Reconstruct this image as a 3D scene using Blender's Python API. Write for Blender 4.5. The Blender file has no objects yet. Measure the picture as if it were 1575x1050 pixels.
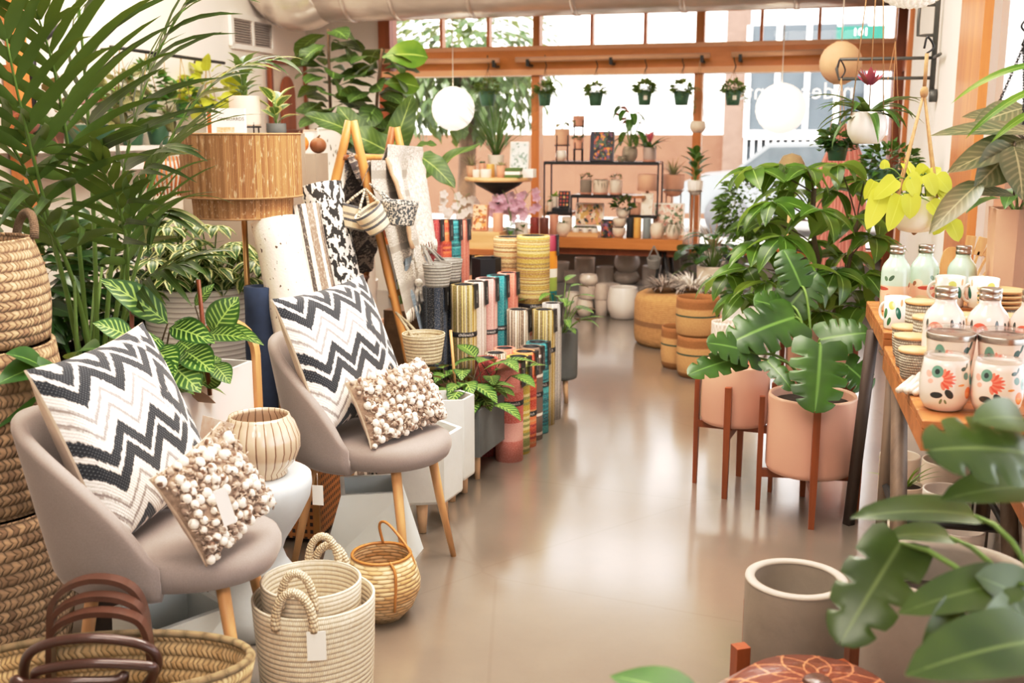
import bpy, math, random
from mathutils import Vector, Matrix, noise as mnoise
R = math.radians; PI = math.pi; sin, cos = math.sin, math.cos
V = Vector
rnd = random.Random(7)
def ru(a, b): return rnd.uniform(a, b)
C = bpy.context.scene.collection

# ---------------------------------------------------------------- layout: the lens the room was measured with
H, FP = 1.45, 1650.0
PITCH = math.atan(322 / FP); cp, sp = cos(PITCH), sin(PITCH)
def ray(px, py):
    a = (px - 787.5) / FP; b = (525 - py) / FP
    return V((a, cp + b * sp, -sp + b * cp))
def G(px, py, z=0.0):
    d = ray(px, py); t = (z - H) / d.z
    return V((d.x * t, d.y * t, z))
def P(px, py, Y):
    d = ray(px, py); t = Y / d.y
    return V((d.x * t, Y, H + d.z * t))
YAW = R(15.5)
UX = V((cos(YAW), -sin(YAW), 0)); VX = V((sin(YAW), cos(YAW), 0))   # along the window wall, towards it
B0 = V((.889, 8.3, 0))
def Bk(px, py, b):                                  # a point on a plane parallel to the window wall
    d = ray(px, py); o = V((0, 0, H)); t = (B0 + VX * b - o).dot(VX) / d.dot(VX)
    return o + d * t
def BkZ(px, b, z):                                  # same plane, given height
    k = (px - 787.5) / FP; p = B0 + VX * b
    s = (k * (p.y * cp + (H - z) * sp) - p.x) / (UX.x - k * UX.y * cp)
    q = p + UX * s; return V((q.x, q.y, z))
def PZ(px, Y, z): return V(((px - 787.5) / FP * (Y * cp + (H - z) * sp), Y, z))
CORN_L = V((-1.91, 9.97, 0))
def Lw(px, py, off=0.0):                            # a point on the left wall
    d = ray(px, py); o = V((0, 0, H)); t = (CORN_L + UX * off - o).dot(UX) / d.dot(UX)
    return o + d * t
CORN_R = V((3.03, 8.61, 0))
def Rw(px, py, off=0.0):
    d = ray(px, py); o = V((0, 0, H)); t = (CORN_R - UX * off - o).dot(UX) / d.dot(UX)
    return o + d * t
def mm(px, Y, z=.8): return px * (Y * cp + (H - z) * sp) / FP       # pixels to metres at a depth

# ---------------------------------------------------------------- mesh builder
class MB:
    def __init__(s): s.v = []; s.f = []; s.uv = []; s.sm = []; s.mi = []; s.cur = 0
    def add(s, verts, faces, uvs=None, smooth=True, M=None):
        n = len(s.v)
        s.v += [(M @ V(p)) if M else V(p) for p in verts]
        for i, f in enumerate(faces):
            s.f.append(tuple(k + n for k in f)); s.sm.append(smooth); s.mi.append(s.cur)
            s.uv += (uvs[i] if uvs else [(0, 0)] * len(f))
        return s
    def box(s, c, d, M=None, rz=0, bev=0.0):
        x, y, z = d[0] / 2, d[1] / 2, d[2] / 2
        T = Matrix.Translation(V(c)) @ Matrix.Rotation(rz, 4, 'Z')
        if M: T = M @ T
        if bev <= 0:
            vs = [(-x, -y, -z), (x, -y, -z), (x, y, -z), (-x, y, -z), (-x, -y, z), (x, -y, z), (x, y, z), (-x, y, z)]
            fs = [(3, 2, 1, 0), (4, 5, 6, 7), (0, 1, 5, 4), (1, 2, 6, 5), (2, 3, 7, 6), (3, 0, 4, 7)]
            q = [(0, 0), (1, 0), (1, 1), (0, 1)]
            return s.add(vs, fs, [q] * 6, False, T)
        b = min(bev, x * .45, y * .45, z * .45); vs = []
        for sz in (-1, 1):
            for (zz, ins) in (((z, b), (z - b, 0)) if sz > 0 else ((z, b), (z - b, 0))):
                for sx, sy in ((-1, -1), (1, -1), (1, 1), (-1, 1)):
                    ex, ey = x - ins, y - ins
                    pts = [(sx * ex, sy * (ey - b)), (sx * (ex - b), sy * ey)]
                    if sx * sy < 0: pts.reverse()
                    # keep counter-clockwise order
                    if sx * sy > 0: pass
                    vs += [(px_, py_, sz * zz) for px_, py_ in pts]
        # rings: 0 bottom inset,1 bottom full,2 top inset,3 top full ; order so ring goes bottom inset, bottom full, top full, top inset
        r = [list(range(0, 8)), list(range(8, 16)), list(range(24, 32)), list(range(16, 24))]
        fs = [tuple(reversed(r[0])), tuple(r[3])]
        for a in range(3):
            for i in range(8):
                j = (i + 1) % 8
                fs.append((r[a][i], r[a][j], r[a + 1][j], r[a + 1][i]))
        return s.add(vs, fs, None, False, T)
    def lathe(s, prof, n=28, loc=(0, 0, 0), sx=1, sy=1, M=None, smooth=True, ang=2 * PI, wob=None):
        m = len(prof); vs = []; fs = []; uvs = []
        full = abs(ang - 2 * PI) < 1e-6; cols = n if full else n + 1
        L = [0]
        for i in range(1, m): L.append(L[-1] + math.hypot(prof[i][0] - prof[i - 1][0], prof[i][1] - prof[i - 1][1]))
        tot = L[-1] or 1
        for j in range(cols):
            a = ang * j / n
            for (r, z) in prof:
                k = wob(a, z) if wob else 1
                vs.append((loc[0] + r * k * cos(a) * sx, loc[1] + r * k * sin(a) * sy, loc[2] + z))
        for j in range(n):
            j2 = (j + 1) % cols
            for i in range(m - 1):
                if prof[i][0] < 1e-6 and prof[i + 1][0] < 1e-6: continue
                fs.append((j * m + i, j2 * m + i, j2 * m + i + 1, j * m + i + 1))
                u0, u1 = j / n, (j + 1) / n; v0, v1 = L[i] / tot, L[i + 1] / tot
                uvs.append([(u0, v0), (u1, v0), (u1, v1), (u0, v1)])
        return s.add(vs, fs, uvs, smooth, M)
    def tube(s, pts, r, n=8, cap=True, M=None, flat=None):
        pts = [V(p) for p in pts]; k = len(pts)
        rs = r if isinstance(r, (list, tuple)) else [r] * k
        vs = []; fs = []; uvs = []; T0 = None
        for i, p in enumerate(pts):
            d = (pts[min(i + 1, k - 1)] - pts[max(i - 1, 0)])
            d = d.normalized() if d.length > 1e-9 else V((0, 0, 1))
            if T0 is None:
                a = V((0, 0, 1)) if abs(d.z) < .9 else V((1, 0, 0))
                X = d.cross(a).normalized()
            else:
                X = T0 - d * T0.dot(d); X = X.normalized() if X.length > 1e-6 else d.orthogonal().normalized()
            T0 = X; Y = d.cross(X)
            for j in range(n):
                a = 2 * PI * j / n
                vs.append(p + X * (rs[i] * cos(a)) + Y * (rs[i] * sin(a) * (flat or 1)))
        for i in range(k - 1):
            for j in range(n):
                j2 = (j + 1) % n
                fs.append((i * n + j, i * n + j2, (i + 1) * n + j2, (i + 1) * n + j))
                uvs.append([(j / n, i / (k - 1)), ((j + 1) / n, i / (k - 1)), ((j + 1) / n, (i + 1) / (k - 1)), (j / n, (i + 1) / (k - 1))])
        if cap:
            fs.append(tuple(reversed(range(n)))); uvs.append([(0, 0)] * n)
            fs.append(tuple((k - 1) * n + j for j in range(n))); uvs.append([(0, 1)] * n)
        return s.add(vs, fs, uvs, True, M)
    def ball(s, c, r, n=12, m=8, M=None):
        if not isinstance(r, (tuple, list)): r = (r, r, r)
        prof = [(max(1e-7, sin(PI * i / m)), -cos(PI * i / m)) for i in range(m + 1)]
        T = Matrix.Translation(V(c)) @ Matrix.Diagonal((r[0], r[1], r[2], 1))
        if M: T = M @ T
        return s.lathe(prof, n, M=T)
    def grid(s, fn, nu, nv, smooth=True, M=None, flip=False):
        vs = [fn(i / nu, j / nv) for j in range(nv + 1) for i in range(nu + 1)]; fs = []; uvs = []
        for j in range(nv):
            for i in range(nu):
                a = j * (nu + 1) + i; q = (a, a + 1, a + nu + 2, a + nu + 1)
                w = [(i / nu, j / nv), ((i + 1) / nu, j / nv), ((i + 1) / nu, (j + 1) / nv), (i / nu, (j + 1) / nv)]
                if flip: q = q[::-1]; w = w[::-1]
                fs.append(q); uvs.append(w)
        return s.add(vs, fs, uvs, smooth, M)
    def prism(s, poly, z0, z1, M=None):                # polygon in xy, extruded
        n = len(poly); vs = [(x, y, z0) for x, y in poly] + [(x, y, z1) for x, y in poly]
        fs = [tuple(reversed(range(n))), tuple(range(n, 2 * n))] + [(i, (i + 1) % n, n + (i + 1) % n, n + i) for i in range(n)]
        return s.add(vs, fs, None, False, M)
    def ring(s, loops, smooth=False, M=None, close=True, cap0=False, cap1=False):   # loops of equal point count
        n = len(loops[0]); vs = [p for l in loops for p in l]; fs = []; uvs = []
        for i in range(len(loops) - 1):
            for j in range(n if close else n - 1):
                j2 = (j + 1) % n
                fs.append((i * n + j, i * n + j2, (i + 1) * n + j2, (i + 1) * n + j))
                a, b, c, d = j / n, (j + 1) / n, i / (len(loops) - 1), (i + 1) / (len(loops) - 1)
                uvs.append([(a, c), (b, c), (b, d), (a, d)])
        if cap0: fs.append(tuple(reversed(range(n)))); uvs.append([(0, 0)] * n)
        if cap1: fs.append(tuple((len(loops) - 1) * n + j for j in range(n))); uvs.append([(0, 1)] * n)
        return s.add(vs, fs, uvs, smooth, M)
    def leaf(s, p, d, L, W, shape='ovate', droop=.5, fold=.25, n=6, up=None, tw=0.0, wave=0.0):
        p = V(p); d = V(d).normalized(); up = V(up) if up else V((0, 0, 1))
        sd = d.cross(up)
        if sd.length < .05: sd = d.cross(V((rnd.random() - .5, rnd.random() - .5, .1)))
        sd.normalize()
        if tw: sd = Matrix.Rotation(tw, 3, d) @ sd
        nr = sd.cross(d).normalized()
        vs = []; fs = []; uvs = []; c = p.copy(); st = L / n
        ph = rnd.random() * 6
        for i in range(n + 1):
            t = i / n; w = W * .5 * SHAPES[shape](t)
            o = nr * (wave * W * sin(ph + t * 14))
            o2 = nr * (wave * W * sin(ph + 2 + t * 12))
            a = sd * (w * cos(fold)) + nr * (w * sin(fold)); b = -sd * (w * cos(fold)) + nr * (w * sin(fold))
            vs += [c + a + (o if 0 < i < n else V()), c.copy(), c + b + (o2 if 0 < i < n else V())]
            rot = Matrix.Rotation(-droop / n, 3, sd)
            d = rot @ d; nr = rot @ nr; c = c + d * st
        for i in range(n):
            a = i * 3; t0, t1 = i / n, (i + 1) / n
            fs += [(a + 3, a + 4, a + 1, a), (a + 4, a + 5, a + 2, a + 1)]
            uvs += [[(0, t1), (.5, t1), (.5, t0), (0, t0)], [(.5, t1), (1, t1), (1, t0), (.5, t0)]]
        return s.add(vs, fs, uvs, True)
    def monstera(s, p, d, L, W, droop=.5, fold=.2, up=None, lobes=5, tw=0.0, cut=.55):
        p = V(p); d = V(d).normalized(); up = V(up) if up else V((0, 0, 1))
        sd = d.cross(up)
        if sd.length < .05: sd = d.orthogonal()
        sd.normalize()
        if tw: sd = Matrix.Rotation(tw, 3, d) @ sd
        nr = sd.cross(d).normalized()
        n = lobes * 6; cs = []; c = p.copy(); st = L / n; fr = []
        for i in range(n + 1):
            fr.append((c.copy(), sd.copy(), nr.copy(), d.copy()))
            rot = Matrix.Rotation(-droop / n, 3, sd); d = rot @ d; nr = rot @ nr; c = c + d * st
        for side in (1, -1):
            vs = []; fs = []; uvs = []
            for i in range(n + 1):
                c, sd_, nr_, d_ = fr[i]; t = i / n; k = i % 6
                w = W * .5 * SHAPES['mon'](t) * (1 + .05 * (1 - abs(k - 3) / 3))
                gap = (k == 0 and 0 < i < n)
                for q, e in enumerate((0, .42, .75, 1)):
                    ww = w * e
                    if gap and q >= 2: ww = w * (.42 + (1 - cut) * .2)
                    sh = -d_ * 0 if q < 2 else d_ * (st * .9 * e)
                    base_pull = -d_ * (L * .16 * e * max(0, 1 - t * 5))
                    vs.append(c + (sd_ * side * cos(fold) + nr_ * sin(fold)) * ww - nr_ * (ww * e * .22) + sh + base_pull)
            for i in range(n):
                for q in range(3):
                    a = i * 4 + q
                    f = (a, a + 1, a + 5, a + 4)
                    u0 = .5 - side * .5 * (q / 3); u1 = .5 - side * .5 * ((q + 1) / 3)
                    w = [(u0, i / n), (u1, i / n), (u1, (i + 1) / n), (u0, (i + 1) / n)]
                    if side < 0: f = f[::-1]; w = w[::-1]
                    fs.append(f); uvs.append(w)
            s.add(vs, fs, uvs, True)
        return s
    def build(s, name, mats, parent=None):
        me = bpy.data.meshes.new(name)
        me.from_pydata([tuple(p) for p in s.v], [], s.f)
        if not isinstance(mats, (list, tuple)): mats = [mats]
        for m in mats: me.materials.append(m)
        ul = me.uv_layers.new(name='UVMap')
        flat = [c for uv in s.uv for c in uv]
        ul.data.foreach_set('uv', flat)
        me.polygons.foreach_set('use_smooth', s.sm)
        me.polygons.foreach_set('material_index', s.mi)
        me.update()
        o = bpy.data.objects.new(name, me); C.objects.link(o)
        if parent: o.parent = parent
        return o
SHAPES = {
    'ovate': lambda t: max(.02, sin(PI * min(1, t) ** .85) ** .9),
    'lance': lambda t: max(.02, sin(PI * t ** .75) ** .8),
    'heart': lambda t: max(.02, (1 - t) ** .72 * (.8 + 1.0 * t) if t > .02 else .55),
    'mon': lambda t: max(.02, (1 - t) ** .5 * (.78 + .8 * t) if t > .02 else .6),
    'fiddle': lambda t: max(.03, (sin(PI * t ** 1.35) ** .75) * (.72 + .28 * t)),
    'strap': lambda t: max(.02, (1 - t ** 3) * (.75 + .25 * min(1, t * 5))),
    'blade': lambda t: max(.02, (1 - t) ** .6 * min(1, .35 + t * 4)),
    'round': lambda t: max(.05, math.sqrt(max(0, 1 - (2 * t - 1) ** 2))),
}
def bez(pts, n=10):
    pts = [V(p) for p in pts]; out = []
    for i in range(n + 1):
        t = i / n; q = pts[:]
        while len(q) > 1: q = [a.lerp(b, t) for a, b in zip(q, q[1:])]
        out.append(q[0])
    return out
def spline(pts, n=6):                                  # Catmull-Rom
    p = [V(x) for x in pts]; p = [p[0] * 2 - p[1]] + p + [p[-1] * 2 - p[-2]]; out = []
    for i in range(1, len(p) - 2):
        for k in range(n):
            t = k / n; a, b, c, d = p[i - 1:i + 3]
            out.append(.5 * ((2 * b) + (c - a) * t + (2 * a - 5 * b + 4 * c - d) * t * t + (3 * b - a - 3 * c + d) * t ** 3))
    out.append(p[-2]); return out

# ---------------------------------------------------------------- things
def tagk(o, label=None, cat=None, group=None, kind=None):
    if label: o['label'] = label
    if cat: o['category'] = cat
    if group: o['group'] = group
    if kind: o['kind'] = kind
    return o
def thing(name, label, cat, loc=(0, 0, 0), rz=0, group=None):
    o = bpy.data.objects.new(name, None); C.objects.link(o); o.empty_display_size = .05
    o.location = loc; o.rotation_euler = (0, 0, rz)
    return tagk(o, label, cat, group)
def solo(name, mb, m, label, cat, loc=(0, 0, 0), rz=0, group=None):
    o = mb.build(name, m); o.location = loc; o.rotation_euler = (0, 0, rz)
    return tagk(o, label, cat, group)
def struct(name, mb, m, loc=(0, 0, 0), rz=0):
    o = mb.build(name, m); o.location = loc; o.rotation_euler = (0, 0, rz); o['kind'] = 'structure'; return o
def dup(root, loc, rz=None, label=None, group=None, sc=None):
    def cpy(o, par):
        c = o.copy(); C.objects.link(c); c.parent = par
        for ch in list(o.children): cpy(ch, c)
        return c
    r = cpy(root, None); r.location = loc
    if rz is not None: r.rotation_euler = (0, 0, rz)
    if sc: r.scale = (sc, sc, sc) if not isinstance(sc, tuple) else sc
    if label: r['label'] = label
    if group: r['group'] = group
    return r
TXT = {}
def text(name, body, m, size, parent=None, loc=(0, 0, 0), rot=(0, 0, 0), align='CENTER', mirror=False, wrap=0.0):
    """lettering as a flat mesh in its own xy plane; wrap bends it round an upright cylinder of that radius"""
    key = (body, size, align, mirror, wrap)
    if key not in TXT:
        cu = bpy.data.curves.new('t', 'FONT'); cu.body = body; cu.size = size; cu.align_x = align; cu.align_y = 'CENTER'; cu.resolution_u = 2
        o = bpy.data.objects.new('t', cu); C.objects.link(o); bpy.context.view_layer.update()
        me = bpy.data.meshes.new_from_object(o); bpy.data.objects.remove(o); bpy.data.curves.remove(cu)
        for v in me.vertices:
            if mirror: v.co.x = -v.co.x
            if wrap: x, y = v.co.x, v.co.y; v.co = V((wrap * sin(x / wrap), -wrap * cos(x / wrap), y))
        me.name = 'lettering'; me.materials.append(m); TXT[key] = me
    o = bpy.data.objects.new(name, TXT[key]); C.objects.link(o)
    o.location = loc; o.rotation_euler = rot
    if parent: o.parent = parent
    return o

# ---------------------------------------------------------------- materials
def hx(h):
    h = h.lstrip('#'); c = [int(h[i:i + 2], 16) / 255 for i in (0, 2, 4)]
    return tuple(x / 12.92 if x <= .04045 else ((x + .055) / 1.055) ** 2.4 for x in c) + (1,)
class NT:
    def __init__(s, name):
        s.m = bpy.data.materials.new(name); s.m.use_nodes = True; s.t = s.m.node_tree; s.n = s.t.nodes
        s.b = s.n['Principled BSDF']; s.out = s.n['Material Output']
    def new(s, ty, ins=None, **kw):
        n = s.n.new(ty)
        for k, v in kw.items(): setattr(n, k, v)
        for k, v in (ins or {}).items(): s.set(n.inputs[k], v)
        return n
    def set(s, sock, v):
        if isinstance(v, bpy.types.NodeSocket): s.t.links.new(v, sock)
        else: sock.default_value = v
    def mt(s, op, a, b=0.0, c=None, cl=False):
        n = s.n.new('ShaderNodeMath'); n.operation = op; n.use_clamp = cl
        s.set(n.inputs[0], a); s.set(n.inputs[1], b)
        if c is not None: s.set(n.inputs[2], c)
        return n.outputs[0]
    def mix(s, f, a, b, bt='MIX'):
        n = s.n.new('ShaderNodeMix'); n.data_type = 'RGBA'; n.blend_type = bt
        s.set(n.inputs[0], f); s.set(n.inputs[6], a); s.set(n.inputs[7], b)
        return n.outputs[2]
    def uv(s):
        t = s.n.new('ShaderNodeTexCoord'); sx = s.n.new('ShaderNodeSeparateXYZ'); s.t.links.new(t.outputs['UV'], sx.inputs[0])
        return sx.outputs[0], sx.outputs[1]
    def obj(s, sc=(1, 1, 1)):
        t = s.n.new('ShaderNodeTexCoord'); mp = s.n.new('ShaderNodeMapping'); mp.inputs['Scale'].default_value = sc
        s.t.links.new(t.outputs['Object'], mp.inputs[0]); return mp.outputs[0]
    def vec(s, x, y, z=0.0): 
        n = s.n.new('ShaderNodeCombineXYZ'); s.set(n.inputs[0], x); s.set(n.inputs[1], y); s.set(n.inputs[2], z); return n.outputs[0]
    def noise(s, v=None, scale=5, det=3, rough=.55):
        n = s.n.new('ShaderNodeTexNoise'); n.inputs['Scale'].default_value = scale; n.inputs['Detail'].default_value = det
        n.inputs['Roughness'].default_value = rough
        if v is not None: s.t.links.new(v, n.inputs['Vector'])
        return n.outputs[0]
    def white(s, w):
        n = s.n.new('ShaderNodeTexWhiteNoise'); n.noise_dimensions = '1D'; s.set(n.inputs['W'], w); return n.outputs[0]
    def ramp(s, f, stops, const=False):
        n = s.n.new('ShaderNodeValToRGB'); e = n.color_ramp; e.interpolation = 'CONSTANT' if const else 'LINEAR'
        while len(e.elements) < len(stops): e.elements.new(.5)
        for el, (p_, c_) in zip(e.elements, stops): el.position = p_; el.color = c_
        s.set(n.inputs[0], f); return n.outputs[0]
    def step(s, x, e, w=.02): return s.mt('MULTIPLY_ADD', s.mt('SUBTRACT', x, e), 1 / w, .5, True)
    def bump(s, h, st=.4, dist=.004):
        n = s.n.new('ShaderNodeBump'); n.inputs['Strength'].default_value = st; n.inputs['Distance'].default_value = dist
        s.set(n.inputs['Height'], h); s.t.links.new(n.outputs[0], s.b.inputs['Normal'])
    def col(s, c): s.set(s.b.inputs['Base Color'], c)
    def props(s, **k):
        for a, v in k.items(): s.set(s.b.inputs[a.replace('_', ' ')], v)
        return s
    def blob(s, u, v, cx, cy, rx, ry, rot=0.0, w=.15):          # soft-edged ellipse mask
        du = s.mt('SUBTRACT', u, cx); dv = s.mt('SUBTRACT', v, cy)
        if rot:
            c_, s_ = cos(rot), sin(rot)
            a = s.mt('ADD', s.mt('MULTIPLY', du, c_), s.mt('MULTIPLY', dv, s_)); b = s.mt('SUBTRACT', s.mt('MULTIPLY', dv, c_), s.mt('MULTIPLY', du, s_))
        else: a, b = du, dv
        a = s.mt('DIVIDE', a, rx); b = s.mt('DIVIDE', b, ry)
        r2 = s.mt('ADD', s.mt('MULTIPLY', a, a), s.mt('MULTIPLY', b, b))
        return s.mt('DIVIDE', s.mt('SUBTRACT', 1.0, r2), w, cl=True)
    def transl(s, col, f=.25):
        t = s.n.new('ShaderNodeBsdfTranslucent'); s.set(t.inputs[0], col)
        mx = s.n.new('ShaderNodeMixShader'); mx.inputs[0].default_value = f
        s.t.links.new(s.b.outputs[0], mx.inputs[1]); s.t.links.new(t.outputs[0], mx.inputs[2]); s.t.links.new(mx.outputs[0], s.out.inputs[0])
MC = {}
def mat(name, c, rough=.5, metal=0.0, var=.12, sc=6, bump=0.0, bsc=None, stretch=(1, 1, 1), coat=0.0, sheen=0.0, emit=0.0, c2=None, bdist=.003):
    if name in MC: return MC[name]
    t = NT(name); c = hx(c) if isinstance(c, str) else c
    c2 = hx(c2) if c2 else tuple(x * (1 - var * 2) for x in c[:3]) + (1,)
    o = t.obj(stretch); nz = t.noise(o, sc, 4)
    f = t.mt('MULTIPLY_ADD', t.mt('SUBTRACT', nz, .5), 2.2, .45, True)
    t.col(t.mix(f, c, c2)); t.props(Roughness=rough, Metallic=metal)
    if coat: t.props(Coat_Weight=coat, Coat_Roughness=.08)
    if sheen: t.props(Sheen_Weight=sheen, Sheen_Roughness=.4)
    if emit: t.props(Emission_Color=c, Emission_Strength=emit)
    if bump: t.bump(t.noise(t.obj(stretch), bsc or sc * 5, 3), bump, bdist)
    MC[name] = t.m; return t.m
def wood(name, c, c2, rough=.45, ax=2, sc=9):
    st = [sc, sc, sc]; st[ax] = sc * .07
    if name in MC: return MC[name]
    t = NT(name); o = t.obj(tuple(st)); n1 = t.noise(o, 1.6, 5, .65)
    f = t.mt('MULTIPLY_ADD', t.mt('SUBTRACT', n1, .5), 2.6, .5, True)
    t.col(t.mix(f, hx(c), hx(c2))); t.props(Roughness=rough); t.bump(n1, .12, .002)
    MC[name] = t.m; return t.m
def leafm(name, c, c2, rib=None, rough=.38, tr=.22, vein=0.0, edge=None, var='', under=None):
    if name in MC: return MC[name]
    ol = lambda k: (min(1, k[0] * 1.06), k[1] * .86, k[2] * .78, 1)
    t = NT(name); u, v = t.uv(); c, c2 = (ol(hx(c)), ol(hx(c2))) if hx(c)[1] > hx(c)[0] else (hx(c), hx(c2))
    nz = t.noise(t.obj(), 7, 2); f = t.mt('MULTIPLY_ADD', t.mt('SUBTRACT', nz, .5), 2.6, .5, True)
    col = t.mix(f, c, c2)
    a = t.mt('MULTIPLY', t.mt('ABSOLUTE', t.mt('SUBTRACT', u, .5)), 2.0)           # 0 midrib .. 1 edge
    rb = hx(rib) if rib else tuple(min(1, x * 1.7 + .02) for x in c[:3]) + (1,)
    if vein:                                                               # herring-bone side veins
        w = t.mt('FRACT', t.mt('MULTIPLY', t.mt('SUBTRACT', v, t.mt('MULTIPLY', a, .22)), 9.0))
        k = t.mt('ABSOLUTE', t.mt('SUBTRACT', w, .5))
        k = t.mt('SUBTRACT', 1.0, t.step(k, .17, .12))
        k = t.mt('MULTIPLY', k, t.mt('SUBTRACT', 1.0, t.step(a, .82, .15)))
        col = t.mix(t.mt('MULTIPLY', k, vein), col, rb)
    if edge:
        nn = t.mt('MULTIPLY_ADD', t.noise(t.vec(u, t.mt('MULTIPLY', v, 4)), 4, 2), .5, -.25)
        col = t.mix(t.step(t.mt('ADD', a, nn), .62, .12), col, hx(edge))
    col = t.mix(t.mt('SUBTRACT', 1.0, t.step(a, .045, .05)), col, rb)
    if under:
        g = t.n.new('ShaderNodeNewGeometry'); col = t.mix(g.outputs['Backfacing'], col, hx(under))
    t.col(col); t.props(Roughness=rough, Specular_IOR_Level=.45)
    if tr: t.transl(t.mix(.4, col, hx('#a9b23c')), tr)
    MC[name] = t.m; return t.m
# ================================================================ shared materials
M_white = mat('white_paint', '#f3ece4', .75, var=.02, sc=2)
M_wallL = mat('wall_paint', '#f4ece2', .8, var=.02, sc=1.2)
M_grey_wall = mat('grey_wall', '#9d9892', .8, var=.06, sc=3)
M_fir = wood('fir_trim', '#d88a48', '#bd6a2c', .4, ax=0, sc=7)
M_firv = wood('fir_post', '#cd8848', '#b06c33', .42, ax=2, sc=7)
M_dkfir = wood('dark_fir', '#a8592e', '#7f3d1c', .5, ax=2, sc=7)
M_oak = wood('oak', '#d9ad78', '#bd8a54', .45, ax=2, sc=12)
M_oakx = wood('oak_x', '#e2bd90', '#cda06c', .45, ax=0, sc=12)
M_walnut = wood('walnut', '#97502c', '#6f3519', .4, ax=2, sc=14)
M_plank = wood('plank_wood', '#b87a45', '#8a5428', .5, ax=0, sc=10)
M_plank_end = wood('plank_dark', '#8a5a36', '#5f3a20', .6, ax=0, sc=10)
M_black = mat('black_metal', '#1c1a19', .5, var=.05)
M_steel = mat('brushed_steel', '#b9b2aa', .28, 1.0, var=.05)
M_brass = mat('brass_pole', '#a98759', .3, 1.0, var=.08)
M_pipe = mat('grey_pipe', '#6d6f6c', .5, .6, var=.12)
M_cream = mat('cream_ceramic', '#efe3d6', .3, var=.04, coat=.3)
M_whitec = mat('white_ceramic', '#f4ede6', .28, var=.02, coat=.3)
M_terra = mat('pale_terracotta', '#d9ae93', .7, var=.06)
M_pink = mat('blush_ceramic', '#e4b6a0', .55, var=.03, sc=3)
M_stone = mat('stone_pot', '#ddd0c3', .65, var=.09, sc=14, bump=.12, bsc=60)
M_sand = mat('sand_pot', '#e6d5c4', .7, var=.08, sc=20, bump=.15, bsc=90)
M_conc = mat('concrete_pot', '#938778', .75, var=.12, sc=9, bump=.2, bsc=80)
M_concd = mat('dark_concrete', '#6f7372', .7, var=.1, sc=10, bump=.15, bsc=70)
M_concw = mat('white_concrete', '#dcdcd8', .7, var=.06, sc=8, bump=.15, bsc=70)
M_geo = mat('pale_glaze', '#e6ecea', .38, var=.03, sc=3)
M_soil = mat('soil', '#3a2a1f', .95, var=.25, sc=40, bump=.7, bsc=90)
M_green_pot = mat('green_plastic', '#3f6a4c', .5, var=.08)
M_cord = mat('jute_cord', '#b58f66', .9, var=.15, sc=60)
M_wcord = mat('white_cord', '#eee6dc', .8, var=.04)
M_card = mat('card', '#f6f1ea', .7, var=.02)
M_ink = mat('ink', '#2b2a2c', .7, var=.0)
M_stem = mat('stem', '#6f8d3e', .5, var=.15, sc=12)
M_bark = mat('bark', '#7a5f45', .85, var=.2, sc=30, bump=.4)
M_dstem = mat('dark_stem', '#5a4a32', .7, var=.15, sc=12)

# leaves
L_palm = leafm('palm_leaf', '#35541a', '#18300f', rough=.42, tr=.12, under='#4d692a')
L_palmd = leafm('palm_leaf_dry', '#8a8355', '#5e6a36', rough=.6, tr=.2)
L_mid = leafm('green_leaf', '#3f7a2c', '#22541d', rib='#7fa552')
L_dark = leafm('dark_leaf', '#2f5e2b', '#173a1b', rib='#587f41', rough=.3, tr=.12, under='#6c8b43')
L_mon = leafm('monstera_leaf', '#3d6b26', '#1f431a', rib='#628540', rough=.33, tr=.10, under='#5f7a3c')
L_fiddle = leafm('fiddle_leaf', '#446a2c', '#25431d', rib='#86a556', rough=.42, tr=.2, vein=.25)
L_calathea = leafm('prayer_leaf', '#37712a', '#1f4f1f', rib='#a8c86a', rough=.42, tr=.18, vein=.8, under='#8a5a4e')
L_varieg = leafm('variegated_leaf', '#3c7430', '#285723', rib='#a9bd68', edge='#d9dc9b', rough=.4, tr=.2)
L_neon = leafm('neon_leaf', '#d6d655', '#b5bd38', rib='#d2d75e', rough=.45, tr=.4)
L_bright = leafm('bright_leaf', '#78a63c', '#4d8429', rib='#b3cc6b', tr=.3)
L_alo = leafm('alocasia_leaf', '#4c7230', '#2a4f22', rib='#93a65c', rough=.4, tr=.2, vein=.15, under='#95915a')
L_red = leafm('red_leaf', '#a34a3c', '#7c3437', rib='#d68a6c')
L_pinkf = leafm('pink_bract', '#e2708a', '#d24f66', rib='#efa0a8', tr=.3)
L_orchid = leafm('orchid_petal', '#ecc9dd', '#dca6c8', tr=.4)
L_grass = leafm('grass_blade', '#4c8038', '#2f6229', tr=.2)
L_silver = leafm('silver_leaf', '#a7a28c', '#7f7a62', rough=.6, tr=.1)
L_dusk = leafm('brown_green_leaf', '#8d8560', '#6b7040', rib='#b9b48a', rough=.4, tr=.2, vein=.55)
L_phil = leafm('philodendron_leaf', '#6f664c', '#33502c', rib='#a39a78', rough=.32, tr=.12, vein=.3)
L_umb = leafm('umbrella_leaf', '#4f7c2b', '#28501d', rib='#8cab55', rough=.27, tr=.28, under='#86b050')
L_fmon = leafm('dim_monstera_leaf', '#44602a', '#28441d', rib='#5f7040', rough=.3, tr=.08, under='#66683f')

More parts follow.
